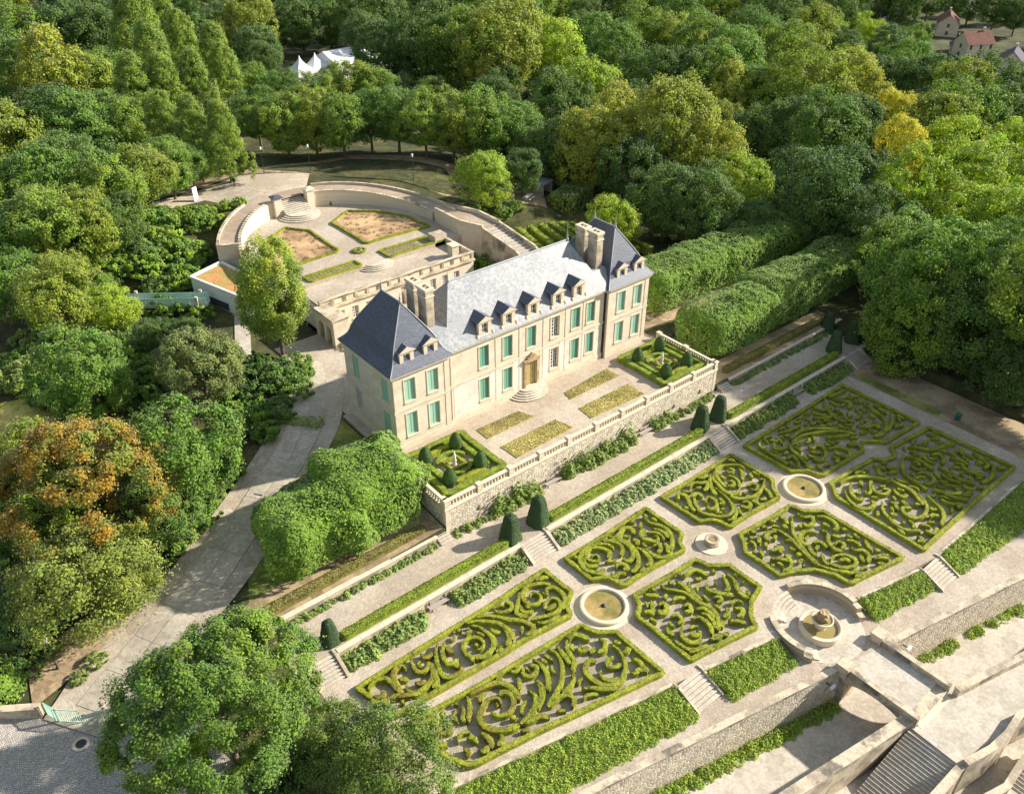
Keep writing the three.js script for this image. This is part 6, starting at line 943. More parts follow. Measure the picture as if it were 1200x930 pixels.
// ---------------------------------------------------------------- parterre beds
const bedLabels = ['long narrow scroll-hedge bed with brownish tips beside the low white wall and a bench', 'small scroll-hedge bed between the white wall and the basin nearer the gate', 'small scroll-hedge bed between the white wall and the basin nearer the wood', 'large half-shaded scroll-hedge bed beside the white wall at the wood end',
  'long scroll-hedge bed with browned tips beside the grass bank on the gate side', 'scroll-hedge bed beside the curved exedra steps on the gate side', 'scroll-hedge bed wrapped round the exedra wall on the wood side', 'largest scroll-hedge bed in the corner of the grass bank and the wood'];
BEDS.forEach((bd, k) => {
  seed(100 + k);
  const o2 = []; for (let i = 0; i < bd.o.length; i += 2) o2.push([bd.o[i], bd.o[i + 1]]);
  const cx = o2.reduce((s, p) => s + p[0], 0) / o2.length, cz = o2.reduce((s, p) => s + p[1], 0) / o2.length;
  const o = thing('parterre_bed', bedLabels[k], 'hedge bed', [cx, 0, cz], 0, 'scroll-hedge beds of the parterre'), L = o2.map(p => [p[0] - cx, p[1] - cz]);
  mb().prism(L, -0.02, 0.012 + 0.001 * k).put('bed_soil', MAT.soil, o);
  // border: straight runs inset by half the hedge width
  const dense = []; for (let i = 0; i < L.length; i++) { const a = L[i], b = L[(i + 1) % L.length], d = Math.hypot(b[0] - a[0], b[1] - a[1]), n = Math.max(1, Math.round(d / 1.2)); for (let j = 0; j < n; j++) { const p = [lerp(a[0], b[0], j / n), lerp(a[1], b[1], j / n)], r = Math.hypot(...p), q = 0.22; dense.push([p[0] * (1 - q / r), p[1] * (1 - q / r)]); if (!j && n > 1) dense.push([lerp(a[0], b[0], 0.12 / d) * (1 - q / r), lerp(a[1], b[1], 0.12 / d) * (1 - q / r)]); } }
  put('border_hedge', hedge(dense, 0.43, 0.43, { closed: true, brown: 0.15 }), GREEN, o);
  const done = []; for (let i = 0; i < L.length; i++) { const a = L[i], b = L[(i + 1) % L.length], n = Math.ceil(Math.hypot(b[0] - a[0], b[1] - a[1]) / 0.25); for (let j = 0; j < n; j++) done.push([lerp(a[0], b[0], j / n), lerp(a[1], b[1], j / n), 0.5]); }
  for (const c of bd.c) { const p = []; for (let i = 0; i < c.length; i += 2) p.push([c[i] - cx, c[i + 1] - cz]); const far = (c[0] < -28 && (k === 0 || k === 4)) ? 0.95 : (k === 0 || k === 4) ? 0.3 : 0.1; done.push(...spline(p, 0.25).map(q => [...q, 0.24])); put('scroll_hedge', hedge(p, 0.43 * rr(0.9, 1.14), 0.52 * rr(0.94, 1.06), { taper: 0.55, brown: far }), GREEN, o); }
  // curled leaves between the scrolls
  const inB = (x, z) => { let c = false; for (let i = 0, j = L.length - 1; i < L.length; j = i++) if ((L[i][1] > z) !== (L[j][1] > z) && x < (L[j][0] - L[i][0]) * (z - L[i][1]) / (L[j][1] - L[i][1]) + L[i][0]) c = !c; return c; };
  const bx = [Math.min(...L.map(p => p[0])), Math.max(...L.map(p => p[0])), Math.min(...L.map(p => p[1])), Math.max(...L.map(p => p[1]))], free = (x, z, g) => inB(x, z) && !done.some(d => (d[0] - x) ** 2 + (d[1] - z) ** 2 < (d[2] + g) ** 2);
  for (let t = 0, n = 0; t < 4200 && n < 75; t++) {
    const x = rr(bx[0], bx[1]), z = rr(bx[2], bx[3]), g = 0.21; if (!free(x, z, g)) continue;
    let a = rnd() * 6.28, q = [[x, z]], px = x, pz = z; const turn = (rnd() < 0.5 ? 1 : -1) * rr(0.12, 0.34);
    for (let i = 0; i < 14; i++) { px += 0.2 * Math.cos(a); pz += 0.2 * Math.sin(a); a += turn; if (!free(px, pz, g)) break; q.push([px, pz]); }
    if (q.length < 5) continue; n++; q = q.filter((_, i) => i % 2 === 0 || i === q.length - 1); done.push(...spline(q, 0.25).map(w => [...w, 0.17]));
    put('scroll_hedge', hedge(q, 0.31 * rr(0.9, 1.2), 0.46, { taper: 0.5, brown: (cx + x < -27 && (k === 0 || k === 4)) ? 0.9 : 0.2 }), GREEN, o);
  }
});
// ---------------------------------------------------------------- other clipped hedges
const row = (a, b, n = 12) => Array.from({ length: n + 1 }, (_, i) => [lerp(a[0], b[0], i / n), lerp(a[1], b[1], i / n)]);
function hedgeThing(label, pts, w, h, y, m, opt = {}, group) { const [x, z] = pts[0], o = put('clipped_hedge', hedge(pts.map(p => [p[0] - x, p[1] - z]), w, h, opt), m); o.position.set(x, y, z); return tag(o, label, 'hedge', group); }
seed(300);
hedgeThing('low clipped hedge along the terrace path past the long scroll beds', row([-36.2, -0.5], [-16.9, -0.5], 20), 0.8, 0.75, PATH, BRIGHT, { step: 0.3, leaf: 0.1 });
hedgeThing('low clipped hedge along the middle of the terrace path between the yew pairs', row([-11.6, -0.5], [12.9, -0.5], 24), 0.8, 0.75, PATH, BRIGHT, { step: 0.3, leaf: 0.1 });
hedgeThing('low clipped hedge along the shaded end of the terrace path', row([17.6, -0.5], [41, -0.5], 24), 0.8, 0.75, PATH, BRIGHT, { step: 0.3, leaf: 0.1 });
hedgeThing('yellowish clipped hedge above the kerb wall beside the clipped limes near the driveway', row([-40.5, -6.75], [-22.7, -6.75], 20), 0.95, 0.75, WALK - 0.05, WALKM, { step: 0.3, leaf: 0.1, brown: 0.3 });
hedgeThing('yellowish clipped hedge above the kerb wall beside the clipped limes near the wood', row([24.4, -6.75], [48, -6.75], 24), 0.95, 0.75, WALK - 0.05, WALKM, { step: 0.3, leaf: 0.1, brown: 0.2 });
// clipped yews
function clippedYew(w, h, sd, round) {
  seed(sd); const B = new LB(), nu = 20, nv = 14;
  const pt = (a, t) => { const e = round ? 2.2 : 4, c = Math.cos(a), s = Math.sin(a), k = Math.pow(Math.abs(c) ** e + Math.abs(s) ** e, -1 / e), pr = round ? Math.pow(Math.max(0, 1 - t ** 2.4), 0.5) * (0.95 + 0.12 * Math.sin(t * 3)) : t < 0.86 ? lerp(1, 0.56, t / 0.86) : 0.56 * Math.sqrt(Math.max(0, 1 - ((t - 0.86) / 0.14) ** 2)); const r = w / 2 * k * pr * (0.97 + 0.06 * noise3(c * 4 + sd, t * 6, s * 4)); return [c * r, t * h, s * r]; };
  for (let v = 0; v <= nv; v++) for (let u = 0; u < nu; u++) { const t = 1 - (1 - v / nv) ** 1.35, p = pt(u / nu * Math.PI * 2, t); B.p.push(...p); const q = 0.75 + 0.5 * noise3(p[0] * 4, p[1] * 4, p[2] * 4); B.c.push(q, q, q); B.n.push(0, 1, 0); }
  for (let v = 0; v < nv; v++) for (let u = 0; u < nu; u++) { const a = v * nu + u, b = v * nu + (u + 1) % nu; B.i.push(a, a + nu, b, b, a + nu, b + nu); }
  const g = B.geo(); g.computeVertexNormals(); B.n = Array.from(g.attributes.normal.array); const K = B.n.length / 3;
  for (let i = 0; i < 1500; i++) { const a = Math.floor(rnd() * K) * 3, b = Math.floor(Math.min(K - 1, a / 3 + (rnd() < 0.5 ? 1 : nu))) * 3, f = rnd(), v = rr(0.7, 1.35); B.leaf(lerp(B.p[a], B.p[b], f), lerp(B.p[a + 1], B.p[b + 1], f), lerp(B.p[a + 2], B.p[b + 2], f), B.n[a] + (rnd() - 0.5), B.n[a + 1] + (rnd() - 0.5), B.n[a + 2] + (rnd() - 0.5), 0.09, v, v, v); }
  return B.geo();
}
const yewG = [clippedYew(2.3, 3.6, 5), clippedYew(2.3, 3.5, 6), clippedYew(1.7, 2.5, 7, true), clippedYew(1.7, 2.4, 8, true)];
[[-36.9, -1, 0.8, 'lone clipped yew at the gate end of the terrace path'], [-16.2, -1.0, 1, 'dark clipped yew on the driveway side of the stairs near the gate'], [-12.4, -1.1, 1.05, 'clipped yew on the bench side of the stairs near the gate'], [13.6, -1.4, 1, 'clipped yew on the bench side of the stairs near the wood'], [16.8, -1.3, 1, 'clipped yew on the wood side of the stairs near the wood'], [42, -1.6, 1, 'shaded clipped yew at the wood end of the terrace path'], [46.2, -1.5, 1, 'shaded clipped yew past the last stairs'], [46, -5.4, 1, 'shaded clipped yew at the foot of the walk by the wood']].forEach(([x, z, s, l], i) => { const m = put('clipped_yew', yewG[i % 2], YEWM); m.position.set(x, PATH - 0.02, z); m.scale.setScalar(s * 0.92); m.rotation.y = i * 0.1; tag(m, l, 'topiary', 'clipped yews of the terrace path'); });
for (const [side, cx, cz, cones] of [['driveway', -15.95, -10.75, [[-18.2, -12.9], [-14.1, -13.05], [-14.1, -8.6], [-18.2, -8.45]]], ['lime block', 16.55, -10.75, [[14.4, -12.9], [18.8, -13.2], [18.5, -8.3], [14.5, -8.2]]]]) {
  seed(side.length); const o = thing('box_garden', 'square boxwood knot garden on the terrace at the ' + side + ' end of the chateau', 'knot garden', [cx, TER, cz], 0, 'knot gardens on the chateau terrace');
  mb().box(-3.9, 3.9, -0.02, 0.02, -4.1, 4.1).put('soil', MAT.soil, o);
  const sq = (a, b) => [[-a, -b], [a, -b], [a, b], [-a, b]].flatMap((p, i, A) => row(p, A[(i + 1) % 4], 6).slice(0, 6));
  put('outer_hedge', hedge(sq(3.6, 3.8), 0.7, 0.6, { closed: true }), BRIGHT, o);
  for (const s of [-1, 1]) { put('inner_hedge', hedge(row([s * 2.55, -2.7], [s * 2.55, 2.7], 8), 0.6, 0.55), BRIGHT, o); put('inner_hedge', hedge(row([-2, s * 2.75], [2, s * 2.75], 8), 0.6, 0.55), GREEN, o); put('ring_hedge', hedge(arc(0, 0, 1.75, 1.8, (s > 0 ? 20 : 200) * D2R, (s > 0 ? 165 : 345) * D2R, 10), 0.45, 0.5), BRIGHT, o); }
  put('centre_hedge', hedge(sq(0.85, 0.85), 0.35, 0.4, { closed: true }), GREEN, o);
  cones.forEach(([x, z], i) => { const m = put('clipped_cone', yewG[2 + i % 2], hedgeM(0.07, 0.13, 0.03)); m.position.set(x, TER + 0.01, z); m.rotation.y = i; m.scale.setScalar(0.84); tag(m, 'rounded boxwood cone standing in the knot garden at the ' + side + ' end', 'topiary', 'boxwood cones of the ' + side + ' knot garden'); });
  const st = thing('garden_statue', 'small pale statue in the middle of the knot garden at the ' + side + ' end', 'statue', [cx, TER + 0.02, cz]);
  put('pedestal', lathe([[0, 0], [0.3, 0], [0.26, 0.12], [0.18, 0.2], [0.18, 0.55], [0.25, 0.62], [0, 0.62]], 10), MAT.trim, st); put('figure', lathe([[0, 0.62], [0.2, 0.62], [0.14, 0.95], [0.19, 1.25], [0.1, 1.45], [0.06, 1.5], [0.1, 1.6], [0.07, 1.72], [0, 1.76]], 10), MAT.white, st);
}
// terrace lawns
[[[[-10.35, -14.3], [-10.35, -12.15], [-3.6, -12.15], [-4.3, -14.1]], 'worn yellow lawn strip under the chateau windows on the driveway side'], [[[-10.2, -10.1], [-10.05, -7.4], [-1.5, -7.7], [-2.1, -10.1]], 'worn yellow lawn strip by the balustrade on the driveway side'], [[[2.5, -13.6], [2.1, -12.1], [10.3, -12.1], [10.3, -14.3]], 'worn yellow lawn strip under the chateau windows on the lime block side'], [[[1.6, -10.1], [1.3, -7.7], [9.7, -7.3], [9.8, -10.1]], 'worn yellow lawn strip by the balustrade on the lime block side']].forEach(([p, l], i) => {
  const o = thing('terrace_lawn', l, 'lawn', [p[0][0], TER, p[0][1]], 0, 'lawn strips of the chateau terrace'), q = p.map(a => [a[0] - p[0][0], a[1] - p[0][1]]); mb().prism(q, -0.01, 0.07).put('turf', MAT.dryGrass, o);
  seed(900 + i); const B = new LB(); for (let k = 0; k < 2600; k++) { const u = rnd(), v = rnd(), x = lerp(lerp(q[0][0], q[3][0], u), lerp(q[1][0], q[2][0], u), v), z = lerp(lerp(q[0][1], q[3][1], u), lerp(q[1][1], q[2][1], u), v), c = 0.7 + 0.7 * noise3(x * 0.8, i, z * 0.8); B.leaf(x, 0.09, z, rnd() - 0.5, 0.6, rnd() - 0.5, 0.07, c * rr(0.8, 1.2), c * rr(0.8, 1.1), c); }
  const m = put('grass_blades', B.geo(), hedgeM(0.36, 0.32, 0.11), o); m.userData.kind = 'stuff';
});
// ---------------------------------------------------------------- planting (uncountable): leafy tufts
const tuft = (n, r, h, leaf, sd) => { seed(sd); const B = new LB(); for (let i = 0; i < n; i++) { const a = rnd() * 6.28, q = Math.sqrt(rnd()) * r, y = h * (1 - (q / r) ** 2) * rr(0.25, 1); B.leaf(q * Math.cos(a), y, q * Math.sin(a), Math.cos(a) * q / r + (rnd() - 0.5), 0.9, Math.sin(a) * q / r + (rnd() - 0.5), leaf * rr(0.6, 1.3), ...vary(0.3, 0.12)); } return B.geo(); };
const tuftS = tuft(44, 0.32, 0.3, 0.068, 11), tuftM = tuft(70, 0.5, 0.75, 0.14, 12), tuftL = tuft(160, 0.8, 1.5, 0.17, 13);
function scatter(name, label, category, geo, m, spots, tint = 0.3) {
  const o = new THREE.InstancedMesh(geo, m, spots.length), d = new THREE.Object3D(); o.name = numbered(name); o.castShadow = o.receiveShadow = true;
  spots.forEach(([x, y, z, s = 1], i) => { d.position.set(x, y, z); d.rotation.set(0, rnd() * 6.28, 0); d.scale.set(s * rr(0.8, 1.2), s * rr(0.7, 1.3), s * rr(0.8, 1.2)); d.updateMatrix(); o.setMatrixAt(i, d.matrix); const v = 1 + tint * (rnd() * 2 - 1); o.setColorAt(i, new THREE.Color().setRGB(v * rr(0.9, 1.15), v, v * 0.95)); });
  scene.add(o); return tag(o, label, category, null, 'stuff');
}
const band = (x0, x1, z0, z1, n, y, s0, s1, gap) => { const L = []; for (let i = 0; i < n; i++) { const x = rr(x0, x1), f = rnd(); if (gap && gap(x)) continue; const a = typeof z0 === 'function' ? z0(x) : z0, b = typeof z1 === 'function' ? z1(x) : z1; L.push([x, typeof y === 'function' ? y(f) : y, lerp(a, b, f), rr(s0, s1)]); } return L; };
const ROSEM = leafM(0.26, 0.36, 0.09), PALEM = leafM(0.33, 0.42, 0.17), BANKM = leafM(0.28, 0.39, 0.035), SHRUBM = leafM(0.22, 0.31, 0.045);
seed(500);
scatter('wall_planting', 'leafy rose planting at the foot of the white wall past the long scroll beds', 'planting', tuftM, ROSEM, band(-36.8, -16.6, 0.6, 2.15, 640, 0, 0.6, 1.2, x => x > -28.4 && x < -24.9));
scatter('wall_planting', 'grey-green planting at the foot of the white wall between the middle stairs', 'planting', tuftM, PALEM, band(-12.2, 12.4, 0.6, 2.15, 880, 0, 0.6, 1.2));
scatter('wall_planting', 'shaded planting at the foot of the white wall past the last scroll bed', 'planting', tuftM, SHRUBM, band(16.8, 41, 0.6, 2.15, 660, 0, 0.6, 1.2, x => x > 28.6 && x < 32));
scatter('walk_planting', 'low planting at the foot of the kerb wall near the driveway', 'planting', tuftM, ROSEM, band(-40, -22.8, -5.1, -4.6, 200, PATH, 0.4, 0.7));
scatter('walk_planting', 'low planting at the foot of the kerb wall near the wood', 'planting', tuftM, ROSEM, band(24.2, 46, -5.1, -4.6, 260, PATH, 0.4, 0.7));
scatter('terrace_planting', 'low plants along the foot of the high terrace wall', 'planting', tuftM, SHRUBM, band(-20.3, 20.5, -5.35, -4.3, 330, PATH, 0.4, 0.8, x => (x > -8.8 && x < -5.4) || (x > 6, x > 6.1 && x < 9.3)));
for (const [x0, x1, s] of [[-14.5, -8.6, 1.5], [-4.8, 5.8, 1.45], [9.3, 12.5, 1.2]]) for (let x = x0; x < x1; x += rr(1.0, 1.6)) { const m = put('wall_shrub', tuftL, SHRUBM); m.position.set(x, PATH, -4.9 + rr(-0.2, 0.3)); m.scale.set(s * rr(0.7, 1.15), s * rr(0.7, 1.3), s * rr(0.7, 1)); m.rotation.y = rnd() * 6; tag(m, 'bushy green shrub growing against the high terrace wall', 'shrub', 'shrubs against the high terrace wall'); }
scatter('bank_planting', 'bright green ground cover on the grass bank by the long scroll beds', 'ground cover', tuftS, BANKM, band(-39, -16.3, x => edgeZ(x) + 0.3, x => footZ(x), 1900, f => lerp(-0.12, -0.98, f), 0.7, 1.5));
scatter('bank_planting', 'bright green ground cover on the grass bank on the gate side of the exedra', 'ground cover', tuftS, BANKM, band(-12.6, -5.2, x => edgeZ(x) + 0.3, x => footZ(x), 750, f => lerp(-0.12, -0.98, f), 0.7, 1.5));
scatter('bank_planting', 'bright green ground cover on the grass bank on the wood side of the exedra', 'ground cover', tuftS, BANKM, band(5.0, 13, x => edgeZ(x) + 0.3, x => footZ(x), 700, f => lerp(-0.12, -0.98, f), 0.7, 1.5));
scatter('bank_planting', 'bright green ground cover on the wide grass bank past the last bank stairs', 'ground cover', tuftS, BANKM, band(16.8, 45, 27.8, x => footZ(x), 2200, f => lerp(-0.12, -0.98, f), 0.9, 1.9));
scatter('street_planting', 'green weeds along the foot of the street wall on the gate side', 'ground cover', tuftS, BANKM, band(-41, -3, x => wallZ(x) + 0.8, x => wallZ(x) + 1.7, 650, ROAD, 0.8, 2));
scatter('street_planting', 'green weeds along the foot of the street wall on the wood side', 'ground cover', tuftS, BANKM, band(4, 46, x => wallZ(x) + 0.8, x => wallZ(x) + 1.5, 360, ROAD, 0.8, 2, x => noise3(x * 0.3, 1, 1) < 0.42));
for (const [o, L] of ROSE) { seed(41); put('box_edging', hedge(L.flatMap((p, i) => row(p, L[(i + 1) % L.length], 5).slice(0, 5)), 0.35, 0.32, { closed: true, step: 0.3 }), GREEN, o); const xs = L.map(p => p[0]), zs = L.map(p => p[1]), ok = (x, z) => { let c = false; for (let i = 0, j = L.length - 1; i < L.length; j = i++) if ((L[i][1] > z) !== (L[j][1] > z) && x < (L[j][0] - L[i][0]) * (z - L[i][1]) / (L[j][1] - L[i][1]) + L[i][0]) c = !c; return c; }, RB = [leafM(0.24, 0.26, 0.07), leafM(0.3, 0.2, 0.09)]; for (let i = 0; i < 90; i++) { const x = rr(Math.min(...xs), Math.max(...xs)), z = rr(Math.min(...zs), Math.max(...zs)); if (!ok(x, z)) continue; const m = put('rose_bush', tuftS, RB[i % 2], o); m.position.set(x, 0.06, z); m.scale.set(rr(0.5, 1.5), rr(0.4, 1.6), rr(0.5, 1.5)); m.rotation.y = i; } }
for (const [l, x0, x1, z0, z1] of STRIP) { const o = thing('strip_bed', l, 'flower bed', [(x0 + x1) / 2, GARD, (z0 + z1) / 2]); mb().box(x0 - (x0 + x1) / 2, x1 - (x0 + x1) / 2, -0.05, 0.05, z0 - (z0 + z1) / 2, z1 - (z0 + z1) / 2).put('soil', MAT.earth, o); const hw = (x1 - x0) / 2, hz = (z1 - z0) / 2; put('box_edging', hedge([[-hw, -hz], [hw, -hz], [hw, hz], [-hw, hz]].flatMap((p, i, A) => row(p, A[(i + 1) % 4], 6).slice(0, 6)), 0.3, 0.28, { closed: true, step: 0.3 }), GREEN, o); for (let r = 0; r < 3; r++) for (let x = -hw + 0.4; x < hw - 0.3; x += 0.62) { const m = put('bedding_plant', tuftS, BANKM, o); m.position.set(x, 0.05, lerp(-hz + 0.4, hz - 0.4, r / 2)); m.scale.setScalar(rr(0.7, 1)); } }
{ const o = thing('round_bed', 'small round clipped flower bed in the middle of the upper garden', 'flower bed', [0.1, GARD, -56.4]); put('ring_hedge', hedge(arc(0, 0, 0.85, 0.85, 0, 6.28, 16).slice(0, 16), 0.3, 0.3, { closed: true }), GREEN, o); const m = put('plants', tuftM, PALEM, o); m.scale.setScalar(1.1); }
// ---------------------------------------------------------------- clipped lime blocks
const LIMEM = leafM(0.22, 0.37, 0.03);
[[-32.4, -11.9, 11, 9.4, 5.4, 'clipped lime block farther from the chateau, beside the driveway lawn'], [-25.6, -12.8, 10.4, 9.8, 6, 'clipped lime block at the terrace corner beside the driveway lawn'], [32.2, -12.6, 15, 8.4, 5.2, 'clipped lime block beside the terrace path, by the knot garden'], [50.5, -13.0, 26, 8.2, 5.5, 'shaded clipped lime block beside the terrace path, by the wood'], [34.8, -24.4, 17, 8, 5.6, 'clipped lime block behind, next to the chateau end pavilion'], [52.5, -24, 23, 7.8, 5.9, 'clipped lime block behind, reaching into the wood']].forEach(([x, z, w, d, h, l], i) => {
  seed(700 + i); const y = groundY(x, z) , o = thing('clipped_limes', l, 'clipped trees', [x, y, z], 0, 'clipped lime blocks');
  const c = put('crown', leafBlock(w, d, h, { dens: i < 2 ? 75 : 52, leaf: 0.13, sd: i * 7.3, bump: i < 2 ? 1.2 : 0.6, round: i < 2 ? 2.9 : 2.4, f: i < 2 ? 0.36 : 0.3 }), LIMEM, o); c.position.y = 1.0;
  for (let a = -w / 2 + 1.6; a < w / 2 - 0.5; a += 3) for (const b of [-d / 4, d / 4]) put('trunk', new THREE.CylinderGeometry(0.11, 0.17, h, 7).translate(a, h / 2 - 0.05, b), MAT.bark, o);
});
// maze hedges behind the chateau, hedge block by the park stairs, round bush at the gate
for (let i = 0; i < 8; i++) { seed(760 + i); const a = [27.2 + i * 1.75, -52.2 + i * 0.6], b = [23.6 + i * 2.3, -39.5 + i * 0.8]; const pts = row(a, [lerp(a[0], b[0], 1), b[1]], 10), o = put('maze_hedge', hedge(pts.map(p => [p[0] - a[0], p[1] - a[1]]), 1.0, 1.5, { step: 0.4, leaf: 0.14, leaves: 50, amp: 0.1 }), BRIGHT); o.position.set(a[0], groundY(...a) - 0.1, a[1]); tag(o, 'tall straight hedge row of the maze behind the chateau', 'hedge', 'hedge rows of the maze'); }
const blockBush = (label, x, z, w, d, h, m, sd, turn = 0, rd = 1, dy = 0) => { seed(sd); const o = put('hedge_block', leafBlock(w, d, h, { dens: 30, leaf: 0.16, sd, bump: 0.3, round: rd }), m); o.position.set(x, groundY(x, z) - 0.2 + dy, z); o.rotation.y = turn; return tag(o, label, 'hedge'); };
blockBush('clipped olive hedge block beside the narrow park stairs', -27.6, -46.5, 4.4, 7.5, 3.0, SHRUBM, 31, 0.42);
blockBush('large clipped hedge block by the white picnic table', 42, -55.5, 9, 5, 3.4, SHRUBM, 32, 0.3);
blockBush('round bright green bush beside the street gate', -61.6, -14.6, 5.2, 4.6, 3.0, LIMEM, 33, 0, 2.1);
blockBush('clipped green hedge by the orangery front', -11.6, -40.6, 2.2, 4.4, 1.3, BANKM, 34, 0.1, 0.4);
blockBush('long hedge along the driveway edge below the shrubs', -27.6, -31.4, 1.4, 13, 0.9, BANKM, 35, 0.72, 0.4);
blockBush('dark evergreen hedge behind the street gate', -50.6, -3.2, 3.6, 4.6, 2.6, leafM(0.035, 0.075, 0.02), 36, 0.4, 1.1);
// ---------------------------------------------------------------- trees
const roundG = [1, 2, 3, 4, 5, 6].map(i => crown({ sd: i, lobes: 9 + i, lobeR: 0.52 - 0.015 * i })), tallG = [17, 18].map(i => crown({ sd: i, semi: 1.25, lobes: 13, lobeR: 0.46, clumps: 300, clumpR: 0.135, leaves: 24000 })), conicG = [8, 9].map(i => crown({ sd: i, shape: 'conic', semi: 1.2, lobes: 16, lobeR: 0.52, clumps: 300, clumpR: 0.14, leaves: 24000 })), featherG = [10, 11].map(i => crown({ sd: i, shape: 'broad', semi: 0.95, lobes: 14, lobeR: 0.46, clumps: 170, clumpR: 0.17, leaves: 22000, leaf: 0.14, droop: 0.9, loose: 0.5 }));
const heroG = crown({ sd: 20, R: 7.6, semi: 1.0, lobes: 16, lobeR: 0.44, clumps: 300, clumpR: 0.11, leaves: 105000, leaf: 0.112, shape: 'broad', two: { t: 0.55, f: 0.3, c: [1.45, 1.25, 0.8] } }), chestG = crown({ sd: 21, R: 7.5, semi: 0.95, lobes: 15, lobeR: 0.44, clumps: 260, clumpR: 0.12, leaves: 90000, leaf: 0.115, shape: 'broad', two: { t: 0.46, f: 0.8, c: [1.85, 1.0, 0.8] } }), silverG = crown({ sd: 22, lobes: 14, lobeR: 0.44, clumps: 220, clumpR: 0.13, leaves: 30000, leaf: 0.15 });
const KIND = {
  0: ['maple_tree', 'large bright green maple overhanging the street gate', [heroG], [[0.135, 0.255, 0.016]], 7.6], 1: ['broadleaf_tree', 'mid-green broadleaf tree of the wood', roundG, [[0.18, 0.306, 0.0146], [0.222, 0.333, 0.0146], [0.153, 0.29, 0.0166], [0.264, 0.338, 0.0166], [0.137, 0.253, 0.0199]], 6], 2: ['dark_tree', 'dark green tree of the wood', roundG, [[0.085, 0.171, 0.0147], [0.103, 0.193, 0.0136]], 6], 3: ['olive_tree', 'tall golden-olive leaved tree of the wood', tallG, [[0.359, 0.396, 0.0266], [0.296, 0.354, 0.0233]], 6], 4: ['yellow_tree', 'slender bright yellow tree standing in the wood', tallG, [[0.62, 0.58, 0.03]], 6],
  5: ['chestnut_tree', 'browning orange chestnut tree beside the driveway', [chestG], [[0.211, 0.264, 0.0199]], 7.5], 6: ['feathery_tree', 'feathery olive-green tree beside the driveway bend', featherG, [[0.253, 0.317, 0.0333]], 6], 7: ['silver_tree', 'grey-green silver-leaved tree beside the park stairs', [silverG], [[0.222, 0.28, 0.0599]], 6], 8: ['conical_lime_tree', 'conical lime tree of the upper avenue', conicG, [[0.232, 0.338, 0.0199], [0.201, 0.312, 0.0199]], 6], 12: ['understorey_tree', 'small dark green tree filling the wood between taller trees', roundG, [[0.085, 0.166, 0.0141], [0.108, 0.193, 0.0136]], 6], 13: ['understorey_tree', 'small mid-green tree filling the wood between taller trees', roundG, [[0.18, 0.296, 0.0166]], 6], 10: ['lime_green_tree', 'yellow-green leaved tree in the wood', roundG, [[0.359, 0.486, 0.0166], [0.317, 0.444, 0.0146]], 6], 11: ['locust_tree', 'feathery green locust tree at the corner of the parterre', featherG, [[0.158, 0.248, 0.0199]], 6],
};
for (const k in KIND) KIND[k][3] = KIND[k][3].map(c => leafM(...c));
const treeGroup = { 1: 'broadleaf trees of the wood', 2: 'dark trees of the wood', 3: 'golden-olive trees of the wood', 4: 'yellow trees of the wood', 6: 'feathery trees beside the driveway', 8: 'conical limes of the upper avenue', 10: 'yellow-green trees', 12: 'dark understorey trees', 13: 'mid-green understorey trees', 11: 'locust trees at the parterre corner' };
const nearVillage = (x, z) => HOUSES.some(h => Math.hypot(x - h[1], z - h[2]) < 45);
const placeOf = (x, z) => nearVillage(x, z) ? ' near the village houses' : z < -135 ? ' far back around and beyond the white marquee' : x < -22 && z > -70 ? ' on the slope beside the driveway' : x < -8 && z > -135 ? ' beside the notice board and the upper path' : x < 45 && z < -75 ? ' behind the curved wall of the upper garden' : x > 40 && z > 0 ? ' beside the side walk wall' : x > 22 && x < 75 && z > -75 ? ' around the clipped lime blocks and the maze' : ' between the maze and the village';
function tree(x, z, R, hc, k, i, label) {
  const [name, lab0, geos, mats, R0] = KIND[k], pl = [1, 2, 3, 10, 12, 13].includes(k) ? placeOf(x, z) : '', lab = lab0.replace(' in the wood', '').replace(' of the wood', '').replace(' filling the wood between taller trees', ' between taller trees') + pl, o = thing(name, label ?? lab, 'tree', [x, groundY(x, z) - 0.1, z], (i * 2.4) % 6.28, label ? null : treeGroup[k] + pl), s = R / R0, c = put('crown', geos[i % geos.length], mats[(i * 7 + 3) % mats.length], o);
  c.scale.set(s * (0.94 + 0.12 * hash3(i, 1, 1)), s * (0.95 + 0.2 * hash3(i, 2, 1)), s * (0.94 + 0.12 * hash3(i, 3, 1))); c.position.y = hc;
  const t = put('trunk', trunkGeo, MAT.bark, o); t.scale.set(s, Math.max(0.3, hc / 9), s);
}
const own = { };
TREES.push([51.5, 19.5, 6.8, 14, 1], [50.5, 27.5, 6, 12, 2], [51.5, 36, 6.5, 12, 1], [58, 25, 7, 14.5, 2], [56, 13, 6, 13, 1]);
TREES.forEach(([x, z, R, hc, k], i) => {
  if (x > 41 && x < 47.5 && z > 8) return;
  let label; const near = (a, b) => Math.hypot(x - a, z - b) < 3;
  for (const [a, b, t] of OWN) if (near(a, b)) label = t;
  tree(x, z, R, hc, k, i, label);
});

